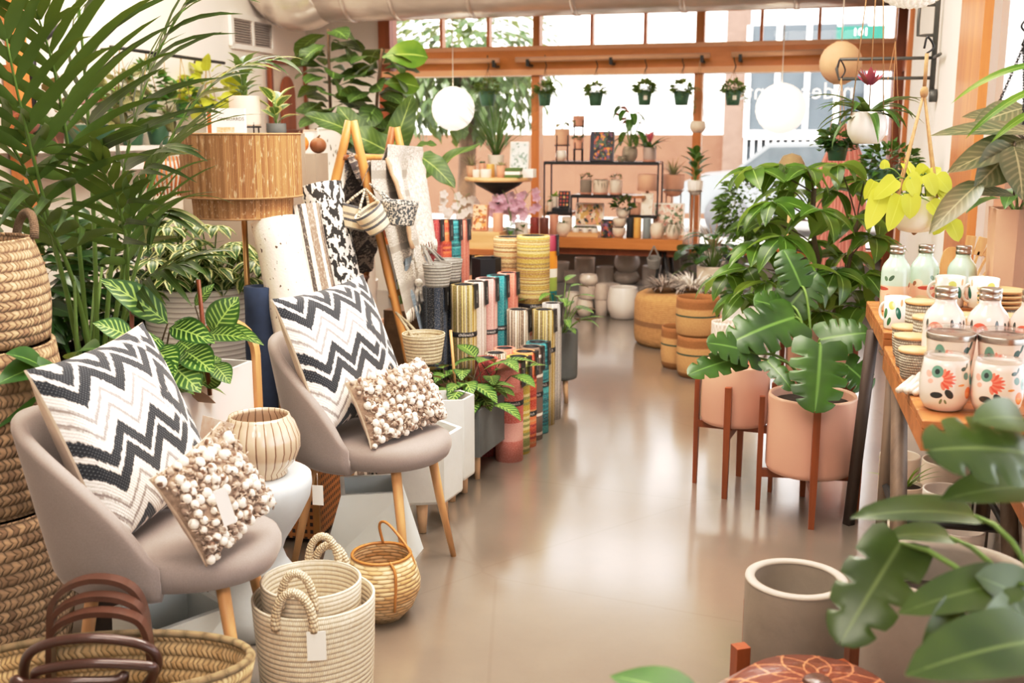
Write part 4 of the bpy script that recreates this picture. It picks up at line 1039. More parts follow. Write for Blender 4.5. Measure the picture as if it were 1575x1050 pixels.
# small hanging baskets
def stripem(name, cols, n, rough=.85, noisy=.15):
    t = NT(name); u, v = t.uv(); w = t.white(t.mt('FLOOR', t.mt('MULTIPLY', v, float(n)))); k = len(cols)
    c = t.ramp(t.mt('FRACT', t.mt('MULTIPLY', v, n / 4)), [(i / k, hx(c_)) for i, c_ in enumerate(cols)], True)
    nz = t.noise(t.vec(t.mt('MULTIPLY', u, 80), t.mt('MULTIPLY', v, 30)), 1, 2); c = t.mix(t.mt('MULTIPLY', t.step(nz, .6, .2), noisy), c, hx('#ffffff'))
    t.col(c); t.props(Roughness=rough); t.bump(nz, .5, .003); return t.m
W_strp = stripem('striped_rope', ['#e7d4b6', '#e7d4b6', '#55565a', '#e7d4b6', '#8b857c'], 20)
t = NT('speckle_rope'); c = t.mix(t.step(t.noise(t.obj(), 120, 2), .52, .1), hx('#4e5458'), hx('#ddd2c3')); t.col(c); t.props(Roughness=.9); t.bump(t.noise(t.obj(), 120, 2), .5, .003); W_speck = t.m
W_grope = weave('grey_rope', '#c3bfb8', '#a19d97', 90, 22); W_nrope = weave('natural_rope', '#e3d2b4', '#c8b491', 90, 26)
def bucket(label, c, r, h, m, hook, tilt=(0, 0), grp='small rope baskets hung on the bamboo rack', rz=0):
    b = thing('hanging_basket', label, 'basket', c, rz, grp); b.rotation_euler = (tilt[0], tilt[1], rz)
    basket_mb(r * .8, r, h, .006, 36).build('basket_body', m, b)
    T = b.rotation_euler.to_matrix().transposed(); hk = T @ (V(hook) - V(c)); e = [V((-r * .9, 0, h)), V((r * .9, 0, h))] if abs(hk.x) < .04 else [V((-r * .3, r * .85, h)), V((-r * .3, -r * .85, h))]
    for q in e:
        mb = MB(); mb.tube([q + V((0, 0, -.02)), q.lerp(hk, .5) + V((0, 0, -.005)), hk], [.007, .006, .005], 7); mb.build('strap', m, b)
    return b
hk = P(562, 290, 4.66)
bucket('striped rope basket on the bamboo rack, left of the two tilted ones', P(541, 352, 4.62), .066, .10, W_strp, hk, (R(-6), R(14)))
bucket('striped rope basket on the bamboo rack, tipped forward in front', P(585, 352, 4.52), .066, .10, W_strp, hk, (R(14), R(-32)))
bucket('speckled dark and cream rope basket on the bamboo rack', P(612, 345, 4.57), .085, .10, W_speck, hk + V((.02, 0, .02)), (0, R(4)))
hk2 = Rt(.75, .34) + V((.03, -.03, 0))
bucket('grey rope basket hanging beside the rolled red mats, nearer one', P(673, 440, 4.85), .068, .105, W_grope, P(650, 378, 4.95))
bucket('grey rope basket hanging beside the rolled red mats, behind the nearer one', P(690, 432, 5.05), .068, .105, W_grope, P(655, 378, 5.0))
bucket('natural cream rope basket low on the bamboo rack beside the chair', P(652, 556, 4.25), .088, .118, W_nrope, P(609, 480, 4.62))

# rolled rugs leaning between lamp and rack
def lean_roll(name, label, top, foot, r, m, extra=None):
    o = thing(name, label, 'rug', foot, 0, 'rolled rugs between lamp and rack'); d = V(top) - V(foot); mb = MB(); n = 10
    z = d.normalized(); x = z.orthogonal().normalized(); y = z.cross(x); L = []
    for (q, rr_) in [(0, .02), (0, r)] + [(i / n, r * (1 + .03 * sin(i * 2))) for i in range(1, n + 1)] + [(1, r * .55), (.99, r * .5)]:
        L.append([d * q + (x * cos(a) + y * sin(a)) * rr_ for a in [2 * PI * k / 24 for k in range(24)]])
    mb.ring(L, True, None, True, True, True); mb.build('rolled_cloth', m, o); return o, d
def blotch(name, a, b, sx, sy, th):
    t = NT(name); u, v = t.uv(); n = t.noise(t.vec(t.mt('MULTIPLY', u, sx), t.mt('MULTIPLY', v, sy)), 1, 2); t.col(t.mix(t.step(n, th, .03), hx(a), hx(b))); t.props(Roughness=.95); t.bump(t.noise(t.obj(), 90, 2), .4, .004); return t.m
def vstripe(name, cols, n, rough=.85, horiz=False, spk=.25, bump=.5, seed=0.0):
    t = NT(name); u, v = t.uv(); w = v if horiz else u
    wn = t.white(t.mt('ADD', t.mt('FLOOR', t.mt('MULTIPLY', w, float(n))), seed)); k = len(cols)
    c = t.ramp(wn, [(i / k, hx(c_)) for i, c_ in enumerate(cols)], True)
    nz = t.noise(t.vec(t.mt('MULTIPLY', u, 70), t.mt('MULTIPLY', v, 110)), 1, 2)
    c = t.mix(t.mt('MULTIPLY', t.step(nz, .58, .1), spk), c, hx('#f3e6d2')); c = t.mix(t.mt('MULTIPLY', t.mt('SUBTRACT', 1.0, t.step(nz, .42, .1)), spk), c, hx('#3a3029'))
    t.col(c); t.props(Roughness=rough); t.bump(nz, bump, .003); return t.m
M_speckrug = blotch('speckled_cream_rug', '#efe5d6', '#5b4636', 40, 50, .68)
M_bwrug = blotch('black_white_rug', '#efe8df', '#33312f', 24, 40, .5)
M_strug = vstripe('striped_rug', ['#e6dccf', '#8d7a6c', '#d6c3b0', '#57504b'], 30)
M_dkrug = vstripe('dark_fleck_rug', ['#57544f', '#3c3a38', '#6e6a64'], 40)
lean_roll('rolled_rug', 'cream rolled rug with dark flecks beside the lamp pole', P(422, 338, 4.28), V((PZ(510, 4.07, 0).x, 4.07, 0)), .092, M_speckrug)
rs_, d_ = lean_roll('rolled_rug', 'beige and brown striped rolled rug tied with cord', P(462, 318, 4.45), V((PZ(545, 4.25, 0).x, 4.25, 0)), .078, M_strug)
z_ = d_.normalized(); x_ = z_.orthogonal().normalized(); y_ = z_.cross(x_)
mb = MB(); mb.tube([d_ * .62 + (x_ * cos(q) + y_ * sin(q)) * .083 for q in [2 * PI * k / 24 for k in range(25)]], .007, 6, False); mb.build('tie_cord', M_wcord, rs_)
mb = MB(); c_ = d_ * .62 + V((0, -.085, 0)); mb.tube([c_ + V((.03 * cos(q), -.01, .035 * sin(q))) for q in [2 * PI * k / 14 for k in range(15)]], .006, 6, False); mb.build('tie_bow', M_wcord, rs_)
lean_roll('rolled_rug', 'dark flecked rolled rug between the striped and the black and white rolls', P(484, 322, 4.82), V((PZ(560, 4.63, 0).x, 4.63, 0)), .062, M_dkrug)
rb_, d_ = lean_roll('rolled_rug', 'black and white patterned rolled rug beside the bamboo rack', P(494, 284, 4.65), V((PZ(580, 4.45, 0).x, 4.45, 0)), .088, M_bwrug)
lean_roll('rolled_rug', 'navy rolled rug between trough planter and second chair', P(399, 440, 4.20), V((PZ(409, 4.2, 0).x, 4.2, 0)), .06, mat('navy_cloth', '#2d3b56', .9, var=.12, sc=30))

# plinths behind the lamp with book, pot and gourds
M_taupe = mat('taupe_paint', '#b3a394', .75, var=.04)
zs = P(370, 205, 5.3).z
mb = MB(); mb.box((0, 0, zs / 2), (.50, .42, zs)); pl1 = solo('plinth', mb, M_taupe, 'tall taupe display plinth behind the lamp shade, carrying the food book', 'plinth', (P(372, 205, 5.45).x, 5.5, 0), -.1)
z2 = P(475, 236, 5.75).z; mb = MB(); mb.box((0, 0, z2 / 2), (.21, .25, z2)); solo('plinth', mb, M_taupe, 'narrow taupe plinth right of the lamp shade with two gourds on it', 'plinth', (P(462, 236, 5.75).x, 5.8, 0), -.1)
book = thing('cookbook', 'white upright book titled ON BOARDS behind the lamp shade', 'book', (P(349, 205, 5.38).x, 5.38, zs), -.12)
mb = MB(); mb.box((.0, 0, .06), (.195, .025, .12)); mb.build('cover', M_card, book)
mb = MB(); mb.box((-.082, -.0135, .06), (.02, .002, .118)); mb.build('spine_strip', mat('rust', '#b2652f', .7), book)
text('lettering', 'ON BOARDS', M_ink, .024, book, (.028, -.0135, .068), (PI / 2, 0, 0))
mb = MB(); mb.box((.0, -.0133, .017), (.09, .001, .026)); mb.build('photo_strip', mat('food_photo', '#c99a62', .6, var=.4, sc=60, c2='#f0e0c8'), book)
def rubber(f, s, z, n=16, L=.11, W=.05, hh=.16, rr=random.Random(31)):
    for k in range(n):
        a = k * 2.4; h_ = z + hh * (k / n) ; d = V((cos(a), sin(a), .7 + k / n)); p = V((cos(a) * .02, sin(a) * .02, h_ + .02)); s.tube([(0, 0, h_ * .7), p], .003, 4, False); f.leaf(p, d, L * rr.uniform(.8, 1.1), W, 'ovate', .6, .25, 5)
    s.tube([(0, 0, z - .02), (0, 0, z + hh)], .005, 6)
    return L_dark
pp = potted('potted_plant', 'cream cylinder pot with a leafy plant on a black stand behind the lamp', 'plant', (P(378, 197, 5.58).x, 5.58, zs + .035), .078, .15, 'cyl', M_terra if False else mat('peach_pot', '#e4cfbd', .6, var=.03), lambda f, s, z: rubber(f, s, z, 22, .10, .045, .17))
mb = MB()
for k in range(4): a = PI / 4 + k * PI / 2; mb.tube([(.075 * cos(a), .075 * sin(a), -.035), (.075 * cos(a), .075 * sin(a), .02)], .004, 5)
mb.tube([V((.075 * cos(q), .075 * sin(q), -.004)) for q in [2 * PI * k / 24 for k in range(25)]], .004, 5, False); mb.build('wire_stand', M_black, pp)
potted('potted_plant', 'round-leaved rubber plant at the right edge of the taupe plinth', 'plant', (P(424, 200, 5.6).x, 5.62, zs), .05, .05, 'cyl', M_concd, lambda f, s, z: rubber(f, s, z, 9, .12, .085, .12) and L_varieg)
def gourd(label, c, r, m):
    g = thing('gourd', label, 'gourd', c); mb = MB(); mb.lathe([(1e-7, .0)] + [(r * sin(PI * k / 12), r * .92 * (1 - cos(PI * k / 12))) for k in range(1, 12)] + [(1e-7, r * 1.8)], 40, wob=lambda a, z: 1 - .06 * abs(cos(a * 5)) ** 3); mb.build('gourd_body', m, g)
    mb = MB(); mb.tube([(0, 0, r * 1.75), (.004, 0, r * 1.95), (.012, 0, r * 2.1)], [.008, .006, .005], 6); mb.build('stalk', M_bark, g)
gourd('orange gourd on the narrow taupe plinth', (P(462, 236, 5.75).x - .01, 5.76, z2), .055, mat('orange_gourd', '#d9853f', .5, var=.12))
gourd('brown gourd on the narrow taupe plinth beside the orange one', (P(474, 236, 5.75).x + .045, 5.80, z2), .045, mat('brown_gourd', '#8b5a35', .6, var=.12))
# framed prints standing further back
def print_art(name, label, px0, px1, y0, y1, Y, rz, fm, art, cat='picture', tilt=-.06, depth=.02, zfix=None):
    a, b = P(px0, y1, Y), P(px1, y0, Y); w_, h_ = abs(b.x - a.x), b.z - a.z
    o = thing(name, label, cat, ((a.x + b.x) / 2, Y, a.z if zfix is None else zfix), rz); T = Matrix.Rotation(tilt, 4, 'X')
    mb = MB(); bw = min(w_, h_) * .06
    for c_, d_ in (((0, 0, h_ - bw / 2), (w_, depth, bw)), ((0, 0, bw / 2), (w_, depth, bw)), ((-w_ / 2 + bw / 2, 0, h_ / 2), (bw, depth, h_)), ((w_ / 2 - bw / 2, 0, h_ / 2), (bw, depth, h_))): mb.box(c_, d_, M=T)
    mb.build('frame', fm, o); mb = MB(); mb.box((0, .002, h_ / 2), (w_ - bw, depth * .5, h_ - bw), M=T); mb.build('print', art, o); return o
t = NT('botanical_print'); u, v = t.uv(); c = t.mix(t.mt('MULTIPLY', t.step(t.noise(t.vec(t.mt('MULTIPLY', u, 9), t.mt('MULTIPLY', v, 4)), 1, 2), .62, .03), t.blob(u, v, .5, .45, .35, .4)), hx('#f3ede4'), hx('#4b4a47')); t.col(c); M_bot = t.m
cab = P(505, 290, 6.5); mb = MB(); mb.box((0, 0, cab.z / 2), (.5, .3, cab.z)); solo('display_cabinet', mb, M_white, 'low white cabinet behind the bamboo rack carrying framed prints', 'cabinet', (P(500, 290, 6.5).x, 6.55, 0), -.15)
print_art('framed_print', 'white framed botanical print standing behind the bamboo rack', 489, 526, 196, 290, 6.5, -.1, M_white, M_bot, zfix=cab.z)
print_art('framed_print', 'narrow blush framed print standing left of the botanical print', 468, 488, 200, 290, 6.55, -.1, mat('blush_wood', '#e7cbb6', .6), M_card, zfix=cab.z)
# framed mirror on the left wall near the corner
c_ = Lw(444, 150, .04); o = thing('wall_picture', 'dark wood framed picture with arched board on the left wall near the corner', 'picture', (c_.x, c_.y, c_.z), -YAW - PI / 2 + PI)
def lwlocal(px, py, off): q = Lw(px, py, off) - V(o.location); return Matrix.Rotation(YAW - PI / 2, 3, 'Z') @ q
w_ = (Lw(470, 150) - Lw(418, 150)).length; h_ = Lw(420, 95).z - Lw(420, 203).z
mb = MB(); bw = .035
for cc, dd in (((0, 0, h_ / 2), (w_, .04, bw)), ((0, 0, -h_ / 2), (w_, .04, bw)), ((-w_ / 2, 0, 0), (bw, .04, h_)), ((w_ / 2, 0, 0), (bw, .04, h_))): mb.box(cc, dd)
mb.build('frame', M_walnut, o); mb = MB(); mb.box((0, .01, 0), (w_, .01, h_)); mb.build('backing', mat('pale_print', '#d9cdbd', .5, var=.15, sc=5), o)
mb = MB(); ap = [(-.16, -h_ / 2 + .02), (.1, -h_ / 2 + .02), (.1, .02)] + [(-.03 + .13 * cos(q), .02 + .16 * sin(q)) for q in [PI * k / 10 for k in range(1, 10)]] + [(-.16, .02)]
mb.prism(ap, 0, .015, M=Matrix.Rotation(PI / 2, 4, 'X')); mb.build('arched_board', M_dkfir, o)
o.rotation_euler = (0, 0, math.atan2(VX.y, VX.x))
# air vent on the left wall
c_ = Lw(388, 52, .02); vn = thing('wall_vent', 'white louvred air vent high on the left wall', 'vent', c_, math.atan2(VX.y, VX.x))
vw = (Lw(418, 52) - Lw(357, 52)).length; vh = Lw(388, 31).z - Lw(388, 76).z
mb = MB()
for cc, dd in (((0, 0, vh / 2), (vw, .03, .04)), ((0, 0, -vh / 2), (vw, .03, .04)), ((-vw / 2, 0, 0), (.04, .03, vh)), ((vw / 2, 0, 0), (.04, .03, vh)), ((0, 0, 0), (.03, .03, vh))): mb.box(cc, dd)
mb.build('frame', M_white, vn); mb = MB()
for k in range(12): mb.box((0, .004, -vh / 2 + vh * (k + .5) / 12), (vw, .022, vh / 30))
mb.build('louvres', mat('vent_grey', '#c9bdb2', .6), vn); mb = MB(); mb.box((0, .014, 0), (vw, .004, vh)); mb.build('backing', mat('vent_dark', '#8c7f75', .8), vn)

# ================================================================ rolled mats on stepped platforms
dM = V((.34, .94, 0)).normalized(); pM = V((-dM.y, dM.x, 0)); AM = math.atan2(dM.y, dM.x) - PI / 2
M_plat = wood('platform_wood', '#8a6a4c', '#634831', .6, ax=1, sc=8)
def platform(label, c0, w_, l_, z0, z1):
    mb = MB(); mb.box((-w_ / 2, l_ / 2, (z0 + z1) / 2), (w_, l_, z1 - z0)); return solo('display_platform', mb, M_plat, label, 'platform', c0, AM)
MO = V((-.012, 4.66, 0))
M_tubeblk = mat('tube_black', '#17161a', .6, var=.05); M_band = mat('band_black', '#1d1c1f', .5, var=.04); M_wl = mat('band_letter', '#e9e6e0', .6, var=0)
def mroll(label, c, r, h, m, band=None, tag=True, grp='rolled mats', ang=0.0, cat='rolled mat'):
    o = thing('rolled_mat', label, cat, c, ang, grp)
    mb = MB(); mb.lathe([(1e-7, 0), (r, 0), (r, h * .25), (r * 1.01, h * .5), (r, h * .75), (r, h), (r * .93, h + .001), (r * .74, h + .001)], 30); mb.build('mat_sheet', m, o)
    mb = MB(); mb.lathe([(r * .74, h), (r * .66, h - .002), (r * .64, h - .1), (1e-7, h - .1)], 24); mb.build('core_tube', M_tubeblk, o)
    if band is not None:
        mb = MB(); mb.lathe([(r + .0015, h * band - .012), (r + .0025, h * band - .011), (r + .0025, h * band + .011), (r + .0015, h * band + .012)], 30); b_ = mb.build('band', M_band, o)
        text('lettering', 'chilewich', M_wl, .021, b_, (0, 0, h * band), (0, 0, R(14) - ang), wrap=r + .0032)
    if tag:
        a = R(-18) - ang; T = Matrix.Rotation(a, 4, 'Z'); mb = MB(); hw = min(.03, r * .5)
        mb.add([(r * .8, -hw, h + .004), (r * .8, hw, h + .004), (r + .004, hw, h + .004), (r + .004, -hw, h + .004), (r + .006, hw, h - .11), (r + .006, -hw, h - .11)], [(0, 3, 2, 1), (3, 5, 4, 2)], None, False, T)
        t_ = mb.build('card_tag', M_band, o); q = T @ V((r + .0072, 0, h - .055)); text('lettering', 'chilewich', M_wl, .017, t_, q, (PI / 2, -PI / 2, a + PI / 2))
    return o
m_coral = NT('coral_blocks'); u, v = m_coral.uv(); c = m_coral.ramp(v, [(0, hx('#cf7f72')), (.3, hx('#e2b0a6')), (.46, hx('#c9665a')), (.72, hx('#d5877b'))], True); nz = m_coral.noise(m_coral.vec(m_coral.mt('MULTIPLY', u, 60), m_coral.mt('MULTIPLY', v, 110)), 1, 2)
m_coral.col(m_coral.mix(m_coral.mt('MULTIPLY', m_coral.step(nz, .55, .1), .3), c, hx('#f2cdc0'))); m_coral.props(Roughness=.9); m_coral.bump(nz, .6, .004); Q_coral = m_coral.m
Q_oliv = vstripe('olive_stripes', ['#a48a3c', '#7f7138', '#c7b47c', '#756950', '#b59a45', '#a09c92', '#d9cdb0'], 64, spk=.18)
Q_pale = vstripe('pale_stripes', ['#e4d7cd', '#d9c5bd', '#c6b0a8', '#efe6dc'], 50)
Q_rose = vstripe('rose_stripes', ['#dca9a3', '#e4bdb5', '#cf918b'], 50)
Q_teal = vstripe('teal_stripes', ['#1f8f98', '#137680', '#4cb1b4', '#0d5f6b'], 60, horiz=True)
Q_tealv = vstripe('teal_vertical', ['#1f8f98', '#137680', '#3aa4a9', '#0d5f6b'], 50)
Q_cor2 = vstripe('coral_plain', ['#d98472', '#e19a88', '#cf7564'], 50)
Q_orng = vstripe('orange_stripes', ['#d8613f', '#c94f35', '#e8854f', '#b8403a', '#e3a06a'], 44, horiz=True)
Q_red = vstripe('red_stripes', ['#b0403a', '#9a3238', '#c75a4a'], 40)
Q_multi = vstripe('grey_multi', ['#8d7a66', '#cdbfae', '#5a4c40', '#b5a48f', '#e4d9c9'], 70)
Q_grwh = NT('grey_white_bands'); u, v = Q_grwh.uv(); k = Q_grwh.mt('FRACT', Q_grwh.mt('MULTIPLY', v, 5.5)); Q_grwh.col(Q_grwh.mix(Q_grwh.step(k, .85, .03), hx('#7d6c60'), hx('#efe6dc'))); Q_grwh.props(Roughness=.9); Q_grwh = Q_grwh.m
Q_navy = vstripe('navy_stripes', ['#262c37', '#1f2229', '#39465a', '#454c55'], 40)
Q_sage = vstripe('sage_yellow', ['#c9b44a', '#9aa05a', '#e0d49a'], 40, horiz=True)
Q_hstraw = vstripe('straw_bands', ['#c6a878', '#a98a5c', '#b47a4a', '#d6bd90', '#8a6d48'], 92, horiz=True, spk=.3)
Q_hyel = vstripe('yellow_bands', ['#c4a955', '#a98c44', '#9c7a55', '#d0bd86', '#bda14a', '#8f8058'], 92, horiz=True, spk=.25)
Q_grey = vstripe('grey_plain', ['#b9b6b2', '#a6a39f', '#cbc8c4'], 50)
s1 = .118
def mp(k, off=0.0, z=0.0): return MO + dM * (k * s1) - pM * off * -1 + V((0, 0, z))
mroll('coral and pink block-striped rolled mat, first of the front row', mp(0), .062, .45, Q_coral, .60)
mroll('thin yellow and sage rolled mat right behind the coral block one', mp(1), .054, .45, Q_sage)
mroll('orange striped rolled mat, third of the front row', mp(2, .010), .056, .45, Q_orng, .36)
mroll('brown rolled mat with white bands, fourth of the front row', mp(3, .018), .056, .45, Q_grwh, .5)
mroll('teal striped rolled mat at the end of the front row', mp(4, .026), .056, .45, Q_teal, .55)
for k, (m, lb) in enumerate(((Q_red, 'red rolled mat left of the coral one, only its top showing'), (Q_multi, 'brown rolled mat in the inner row, second from the front'), (Q_cor2, 'coral rolled mat in the inner row, third from the front'))):
    mroll(lb, mp(k + .35, .125), .052, .45, m, tag=False)
mroll('tall olive and gold striped rolled mat standing on the floor at the end', mp(5.3, .045), .057, .585, Q_oliv, .66)
mroll('grey and brown multi-striped rolled mat beside the tall olive one', mp(4.95, .165), .058, .585, Q_multi)
mroll('plain grey rolled mat behind the tall olive one', mp(6.3, .04), .05, .6, Q_grey)
PZ1 = .29
platform('low stepped display platform under the olive rolled mats', mp(1.2, .20), .34, .62, 0, PZ1)
b0 = V((P(713, 440, 4.98).x, 4.98, PZ1)); 
mroll('wide olive and gold striped rolled mat beside the rack', b0, .060, .46, Q_oliv, .50)
for k, (m, lb, bd) in enumerate(((Q_pale, 'pale cream striped rolled mat behind the wide olive one', None), (Q_rose, 'dusty rose rolled mat, third in the middle row', .44), (Q_tealv, 'teal rolled mat, fourth in the middle row', .44), (Q_cor2, 'coral rolled mat at the back end of the middle row', .44))):
    mroll(lb, b0 + dM * .115 * (k + 1) + V((.012 * (k + 1), 0, 0)), .053, .46, m, bd)
mroll('navy striped rolled mat left of the wide olive one', b0 + V((-.135, .01, 0)), .058, .45, Q_navy)
mroll('navy striped rolled mat behind the other navy one', b0 + V((-.085, .135, 0)), .055, .46, Q_navy)
PZ2 = .50
platform('tall stepped display platform under the woven straw mats', V((-.135, 5.56, 0)), .60, .55, 0, PZ2)
for (px, Y, m, lb, bd) in ((664, 5.62, Q_red, 'dark red rolled mat on the tall platform, leftmost', None), (678, 5.75, Q_orng, 'orange-red striped rolled mat on the tall platform', None), (693, 5.86, Q_teal, 'teal striped rolled mat on the tall platform', None), (706, 5.98, Q_cor2, 'coral rolled mat on the tall platform, rightmost of four', None)):
    mroll(lb, V((P(px, 340, Y).x, Y, PZ2)), .056, P(px, 338, Y).z - PZ2, m, bd)
bb = thing('hexagonal_box', 'black hexagonal open box among the rolled mats', 'box', (P(748, 400, 5.72).x, 5.74, PZ2)); hb = P(748, 396, 5.74).z - PZ2; mb = MB()
hexp = lambda r: [(r * cos(R(60 * k + 8)), r * sin(R(60 * k + 8))) for k in range(6)]
mb.ring([[V((x, y, z)) for x, y in hexp(r)] for r, z in ((.078, 0), (.08, hb), (.07, hb), (.068, hb - .06))], False, None, True, True, True); mb.build('box_body', mat('black_paper', '#15171c', .5), bb)
wA = V((P(784, 480, 5.84).x, 5.86, PZ2)); wB_ = V((P(820, 480, 5.72).x, 5.72, PZ2))
mroll('wide straw-brown woven rolled mat with fine bands on the tall platform', wA, .088, P(784, 364, 5.86).z - PZ2, Q_hstraw, tag=False)
mroll('wide yellow banded woven rolled mat with black lettered band on the tall platform', wB_, .088, P(820, 362, 5.72).z - PZ2, Q_hyel, .10, tag=False, ang=R(-4))
Q_blk = NT('colour_blocks'); u, v = Q_blk.uv(); Q_blk.col(Q_blk.ramp(v, [(0, hx('#12808a')), (.28, hx('#9cae52')), (.45, hx('#efe8dd')), (.56, hx('#e0962e')), (.78, hx('#9a3a52'))], True)); Q_blk = Q_blk.m
mroll('rolled mat in maroon, mustard, white and teal blocks behind the yellow one', V((P(843, 480, 5.98).x, 5.99, PZ2)), .05, P(843, 362, 5.98).z - PZ2, Q_blk, tag=True)

# hexagon planters, concrete trough, grey pot
def hexplanter(label, loc, r, h, leg, rz, m):
    o = thing('hexagon_planter', label, 'planter', loc, rz); mb = MB(); hp = lambda r_: [(r_ * cos(R(60 * k)), r_ * sin(R(60 * k))) for k in range(6)]
    mb.ring([[V((x, y, z)) for x, y in hp(q)] for q, z in ((r * .97, leg), (r, leg + .01), (r, leg + h), (r * .88, leg + h), (r * .85, leg + h * .3))], False, None, True, True, True); mb.build('planter_body', m, o)
    for k in range(3):
        a = R(120 * k + 30); mb = MB(); mb.tube([(r * .6 * cos(a), r * .6 * sin(a), leg + .005), (r * .68 * cos(a), r * .68 * sin(a), 0)], [.024, .015], 10); mb.build('leg', mat('pale_wood_leg', '#e0bd94', .5, var=.06), o)
hexplanter('large white concrete hexagon planter on wooden legs, right of the second chair', (-.345, 3.86, 0), .16, .25, .115, R(8), M_concw)
hexplanter('smaller white concrete hexagon planter behind the large one', (-.25, 4.16, 0), .10, .33, .09, R(8), M_concw)
TC = V((-.175, 4.555, 0)); ct = thing('concrete_trough', 'dark grey concrete trough on wooden legs with prayer plants and a stake', 'planter', TC, AM)
lw_, ll_ = .22, .40; mb = MB(); h0, h1, th = .11, .315, .014
for cc, dd in (((-lw_ / 2, 0, (h0 + h1) / 2), (th, ll_, h1 - h0)), ((lw_ / 2, 0, (h0 + h1) / 2), (th, ll_, h1 - h0)), ((0, -ll_ / 2, (h0 + h1) / 2), (lw_ + th, th, h1 - h0)), ((0, ll_ / 2, (h0 + h1) / 2), (lw_ + th, th, h1 - h0)), ((0, 0, h0 + .01), (lw_, ll_, .02))): mb.box(cc, dd)
mb.build('trough', M_concd, ct); mb = MB(); mb.box((0, 0, h1 - .03), (lw_ - .01, ll_ - .01, .02)); mb.build('soil', M_soil, ct)
for x in (-.08, .08):
    for y in (-.15, .15): mb = MB(); mb.tube([(x, y, h0 + .005), (x * 1.12, y * 1.08, 0)], [.017, .011], 10); mb.build('leg', MC['pale_wood_leg'], ct)
f, s_ = MB(), MB(); rr = random.Random(8)
for k in range(46):
    a = rr.uniform(0, 6.28); y0 = rr.uniform(-.18, .18); b = V((rr.uniform(-.07, .07), y0, h1 - .02)); tp = b + V((cos(a) * .09, sin(a) * .1, rr.uniform(.03, .17)))
    stemleaf(f, s_, b, tp, rr.uniform(.12, .18), rr.uniform(.07, .10), 'ovate', rr.uniform(.3, 1.0), out=(cos(a), sin(a), rr.uniform(.0, .7)), rs=.0025)
f.build('foliage', L_calathea, ct); s_.build('stem', M_dstem, ct)
mb = MB(); mb.tube([(-.03, -.10, h1 - .02), (-.055, -.10, h1 + .31)], .0065, 8); mb.build('wood_stake', M_oak, ct)
def calathea(f, s, z, n=26, rr=random.Random(9), hh=.28, sp=.14, L=.14, W=.055):
    for k in range(n):
        a = k * 2.4; t_ = (k + 1) / n; b = V((.02 * cos(a), .02 * sin(a), z)); tp = V((cos(a) * sp * rr.uniform(.4, 1), sin(a) * sp * rr.uniform(.4, 1), z + hh * rr.uniform(.15, 1)))
        stemleaf(f, s, b, tp, L * rr.uniform(.8, 1.15), W, 'lance', rr.uniform(.5, 1.2), out=(cos(a), sin(a), .45), rs=.003)
    return L_calathea
gp = potted('potted_calathea', 'grey cylinder planter on wooden legs with a patterned prayer plant, by the aisle', 'plant', (P(861, 560, 5.72).x, 5.74, .13), .098, .265, 'cyl', M_concd, calathea)
for k in range(3): a = R(120 * k - 62); mb = MB(); mb.tube([(.06 * cos(a), .06 * sin(a), .004), (.075 * cos(a), .075 * sin(a), -.13)], [.016, .011], 10); mb.build('leg', MC['pale_wood_leg'], gp)
# ================================================================ duct, fig tree, rails, lanterns along the window
t = NT('galvanised'); n1 = t.noise(t.obj((1, 6, 6)), 3, 4); t.col(t.mix(n1, hx('#e6dcd2'), hx('#c9bdb1'))); t.props(Metallic=.55, Roughness=.25); t.bump(t.noise(t.obj(), 14, 3), .35, .01); M_duct = t.m
db = .15; dr = .26; zd = Bk(800, 26, db).z + dr
a0 = BkZ(486, db, zd); a1 = BkZ(1392, db, zd)
du = thing('ventilation_duct', 'shiny round metal ventilation duct along the top of the window wall', 'duct', a0)
mb = MB(); L = a1 - a0; pts = [V((0, 0, 0)), L * .12, L * .24, L * .4, L * .62, L * .8, L]; mb.tube(pts, dr, 36, True); mb.build('pipe', M_duct, du)
for k in (.07, .16, .3, .48, .66, .84): mb = MB(); mb.tube([L * k - UX * .02, L * k + UX * .02], dr + .006, 36, True); mb.build('seam_ring', M_duct, du)
mb = MB(); mb.tube(spline([UX * .02, -UX * .10 - V((0, 0, .05)), -UX * .24 - VX * .04 - V((0, 0, .03)), -UX * .38 - VX * .1 + V((0, 0, .2)), -UX * .40 - VX * .12 + V((0, 0, .6)), -UX * .40 - VX * .12 + V((0, 0, CEIL - zd + .02))], 6), dr * 1.03, 32, True); mb.build('elbow', M_duct, du)

# fiddle leaf fig
fg_c = PZ(545, 7.9, 0); fg = thing('fiddle_leaf_fig', 'tall two-stemmed fiddle leaf fig in the corner under the duct', 'plant', fg_c)
pot_mb(.19, .38, 'taper').build('pot', M_cream, fg); soil_part(fg, .16, .34)
f, s_ = MB(), MB(); rr = random.Random(41)
S1_ = [(0, 0, .34)] + [P(x, y, 7.9) - fg_c for x, y in ((530, 300), (512, 220), (507, 130), (505, 45))]
S2_ = [(0.03, 0, .34)] + [P(x, y, 7.8) - fg_c for x, y in ((570, 300), (578, 220), (580, 150), (588, 75))]
for S_i, n in ((S1_, 38), (S2_, 36)):
    cv = spline(S_i, 10); s_.tube(cv, .011, 7)
    for k in range(n):
        q = cv[int(len(cv) * (.50 + .49 * k / n))]; a = k * 2.4 + rr.uniform(-.4, .4); d = V((cos(a), sin(a) * .8 - .15, rr.uniform(-.1, .55)))
        f.leaf(q + V((cos(a) * .03, sin(a) * .03, 0)), d, rr.uniform(.21, .30), rr.uniform(.16, .21), 'fiddle', rr.uniform(.6, 1.4), .12, 7, wave=.03, tw=rr.uniform(-.8, .8))
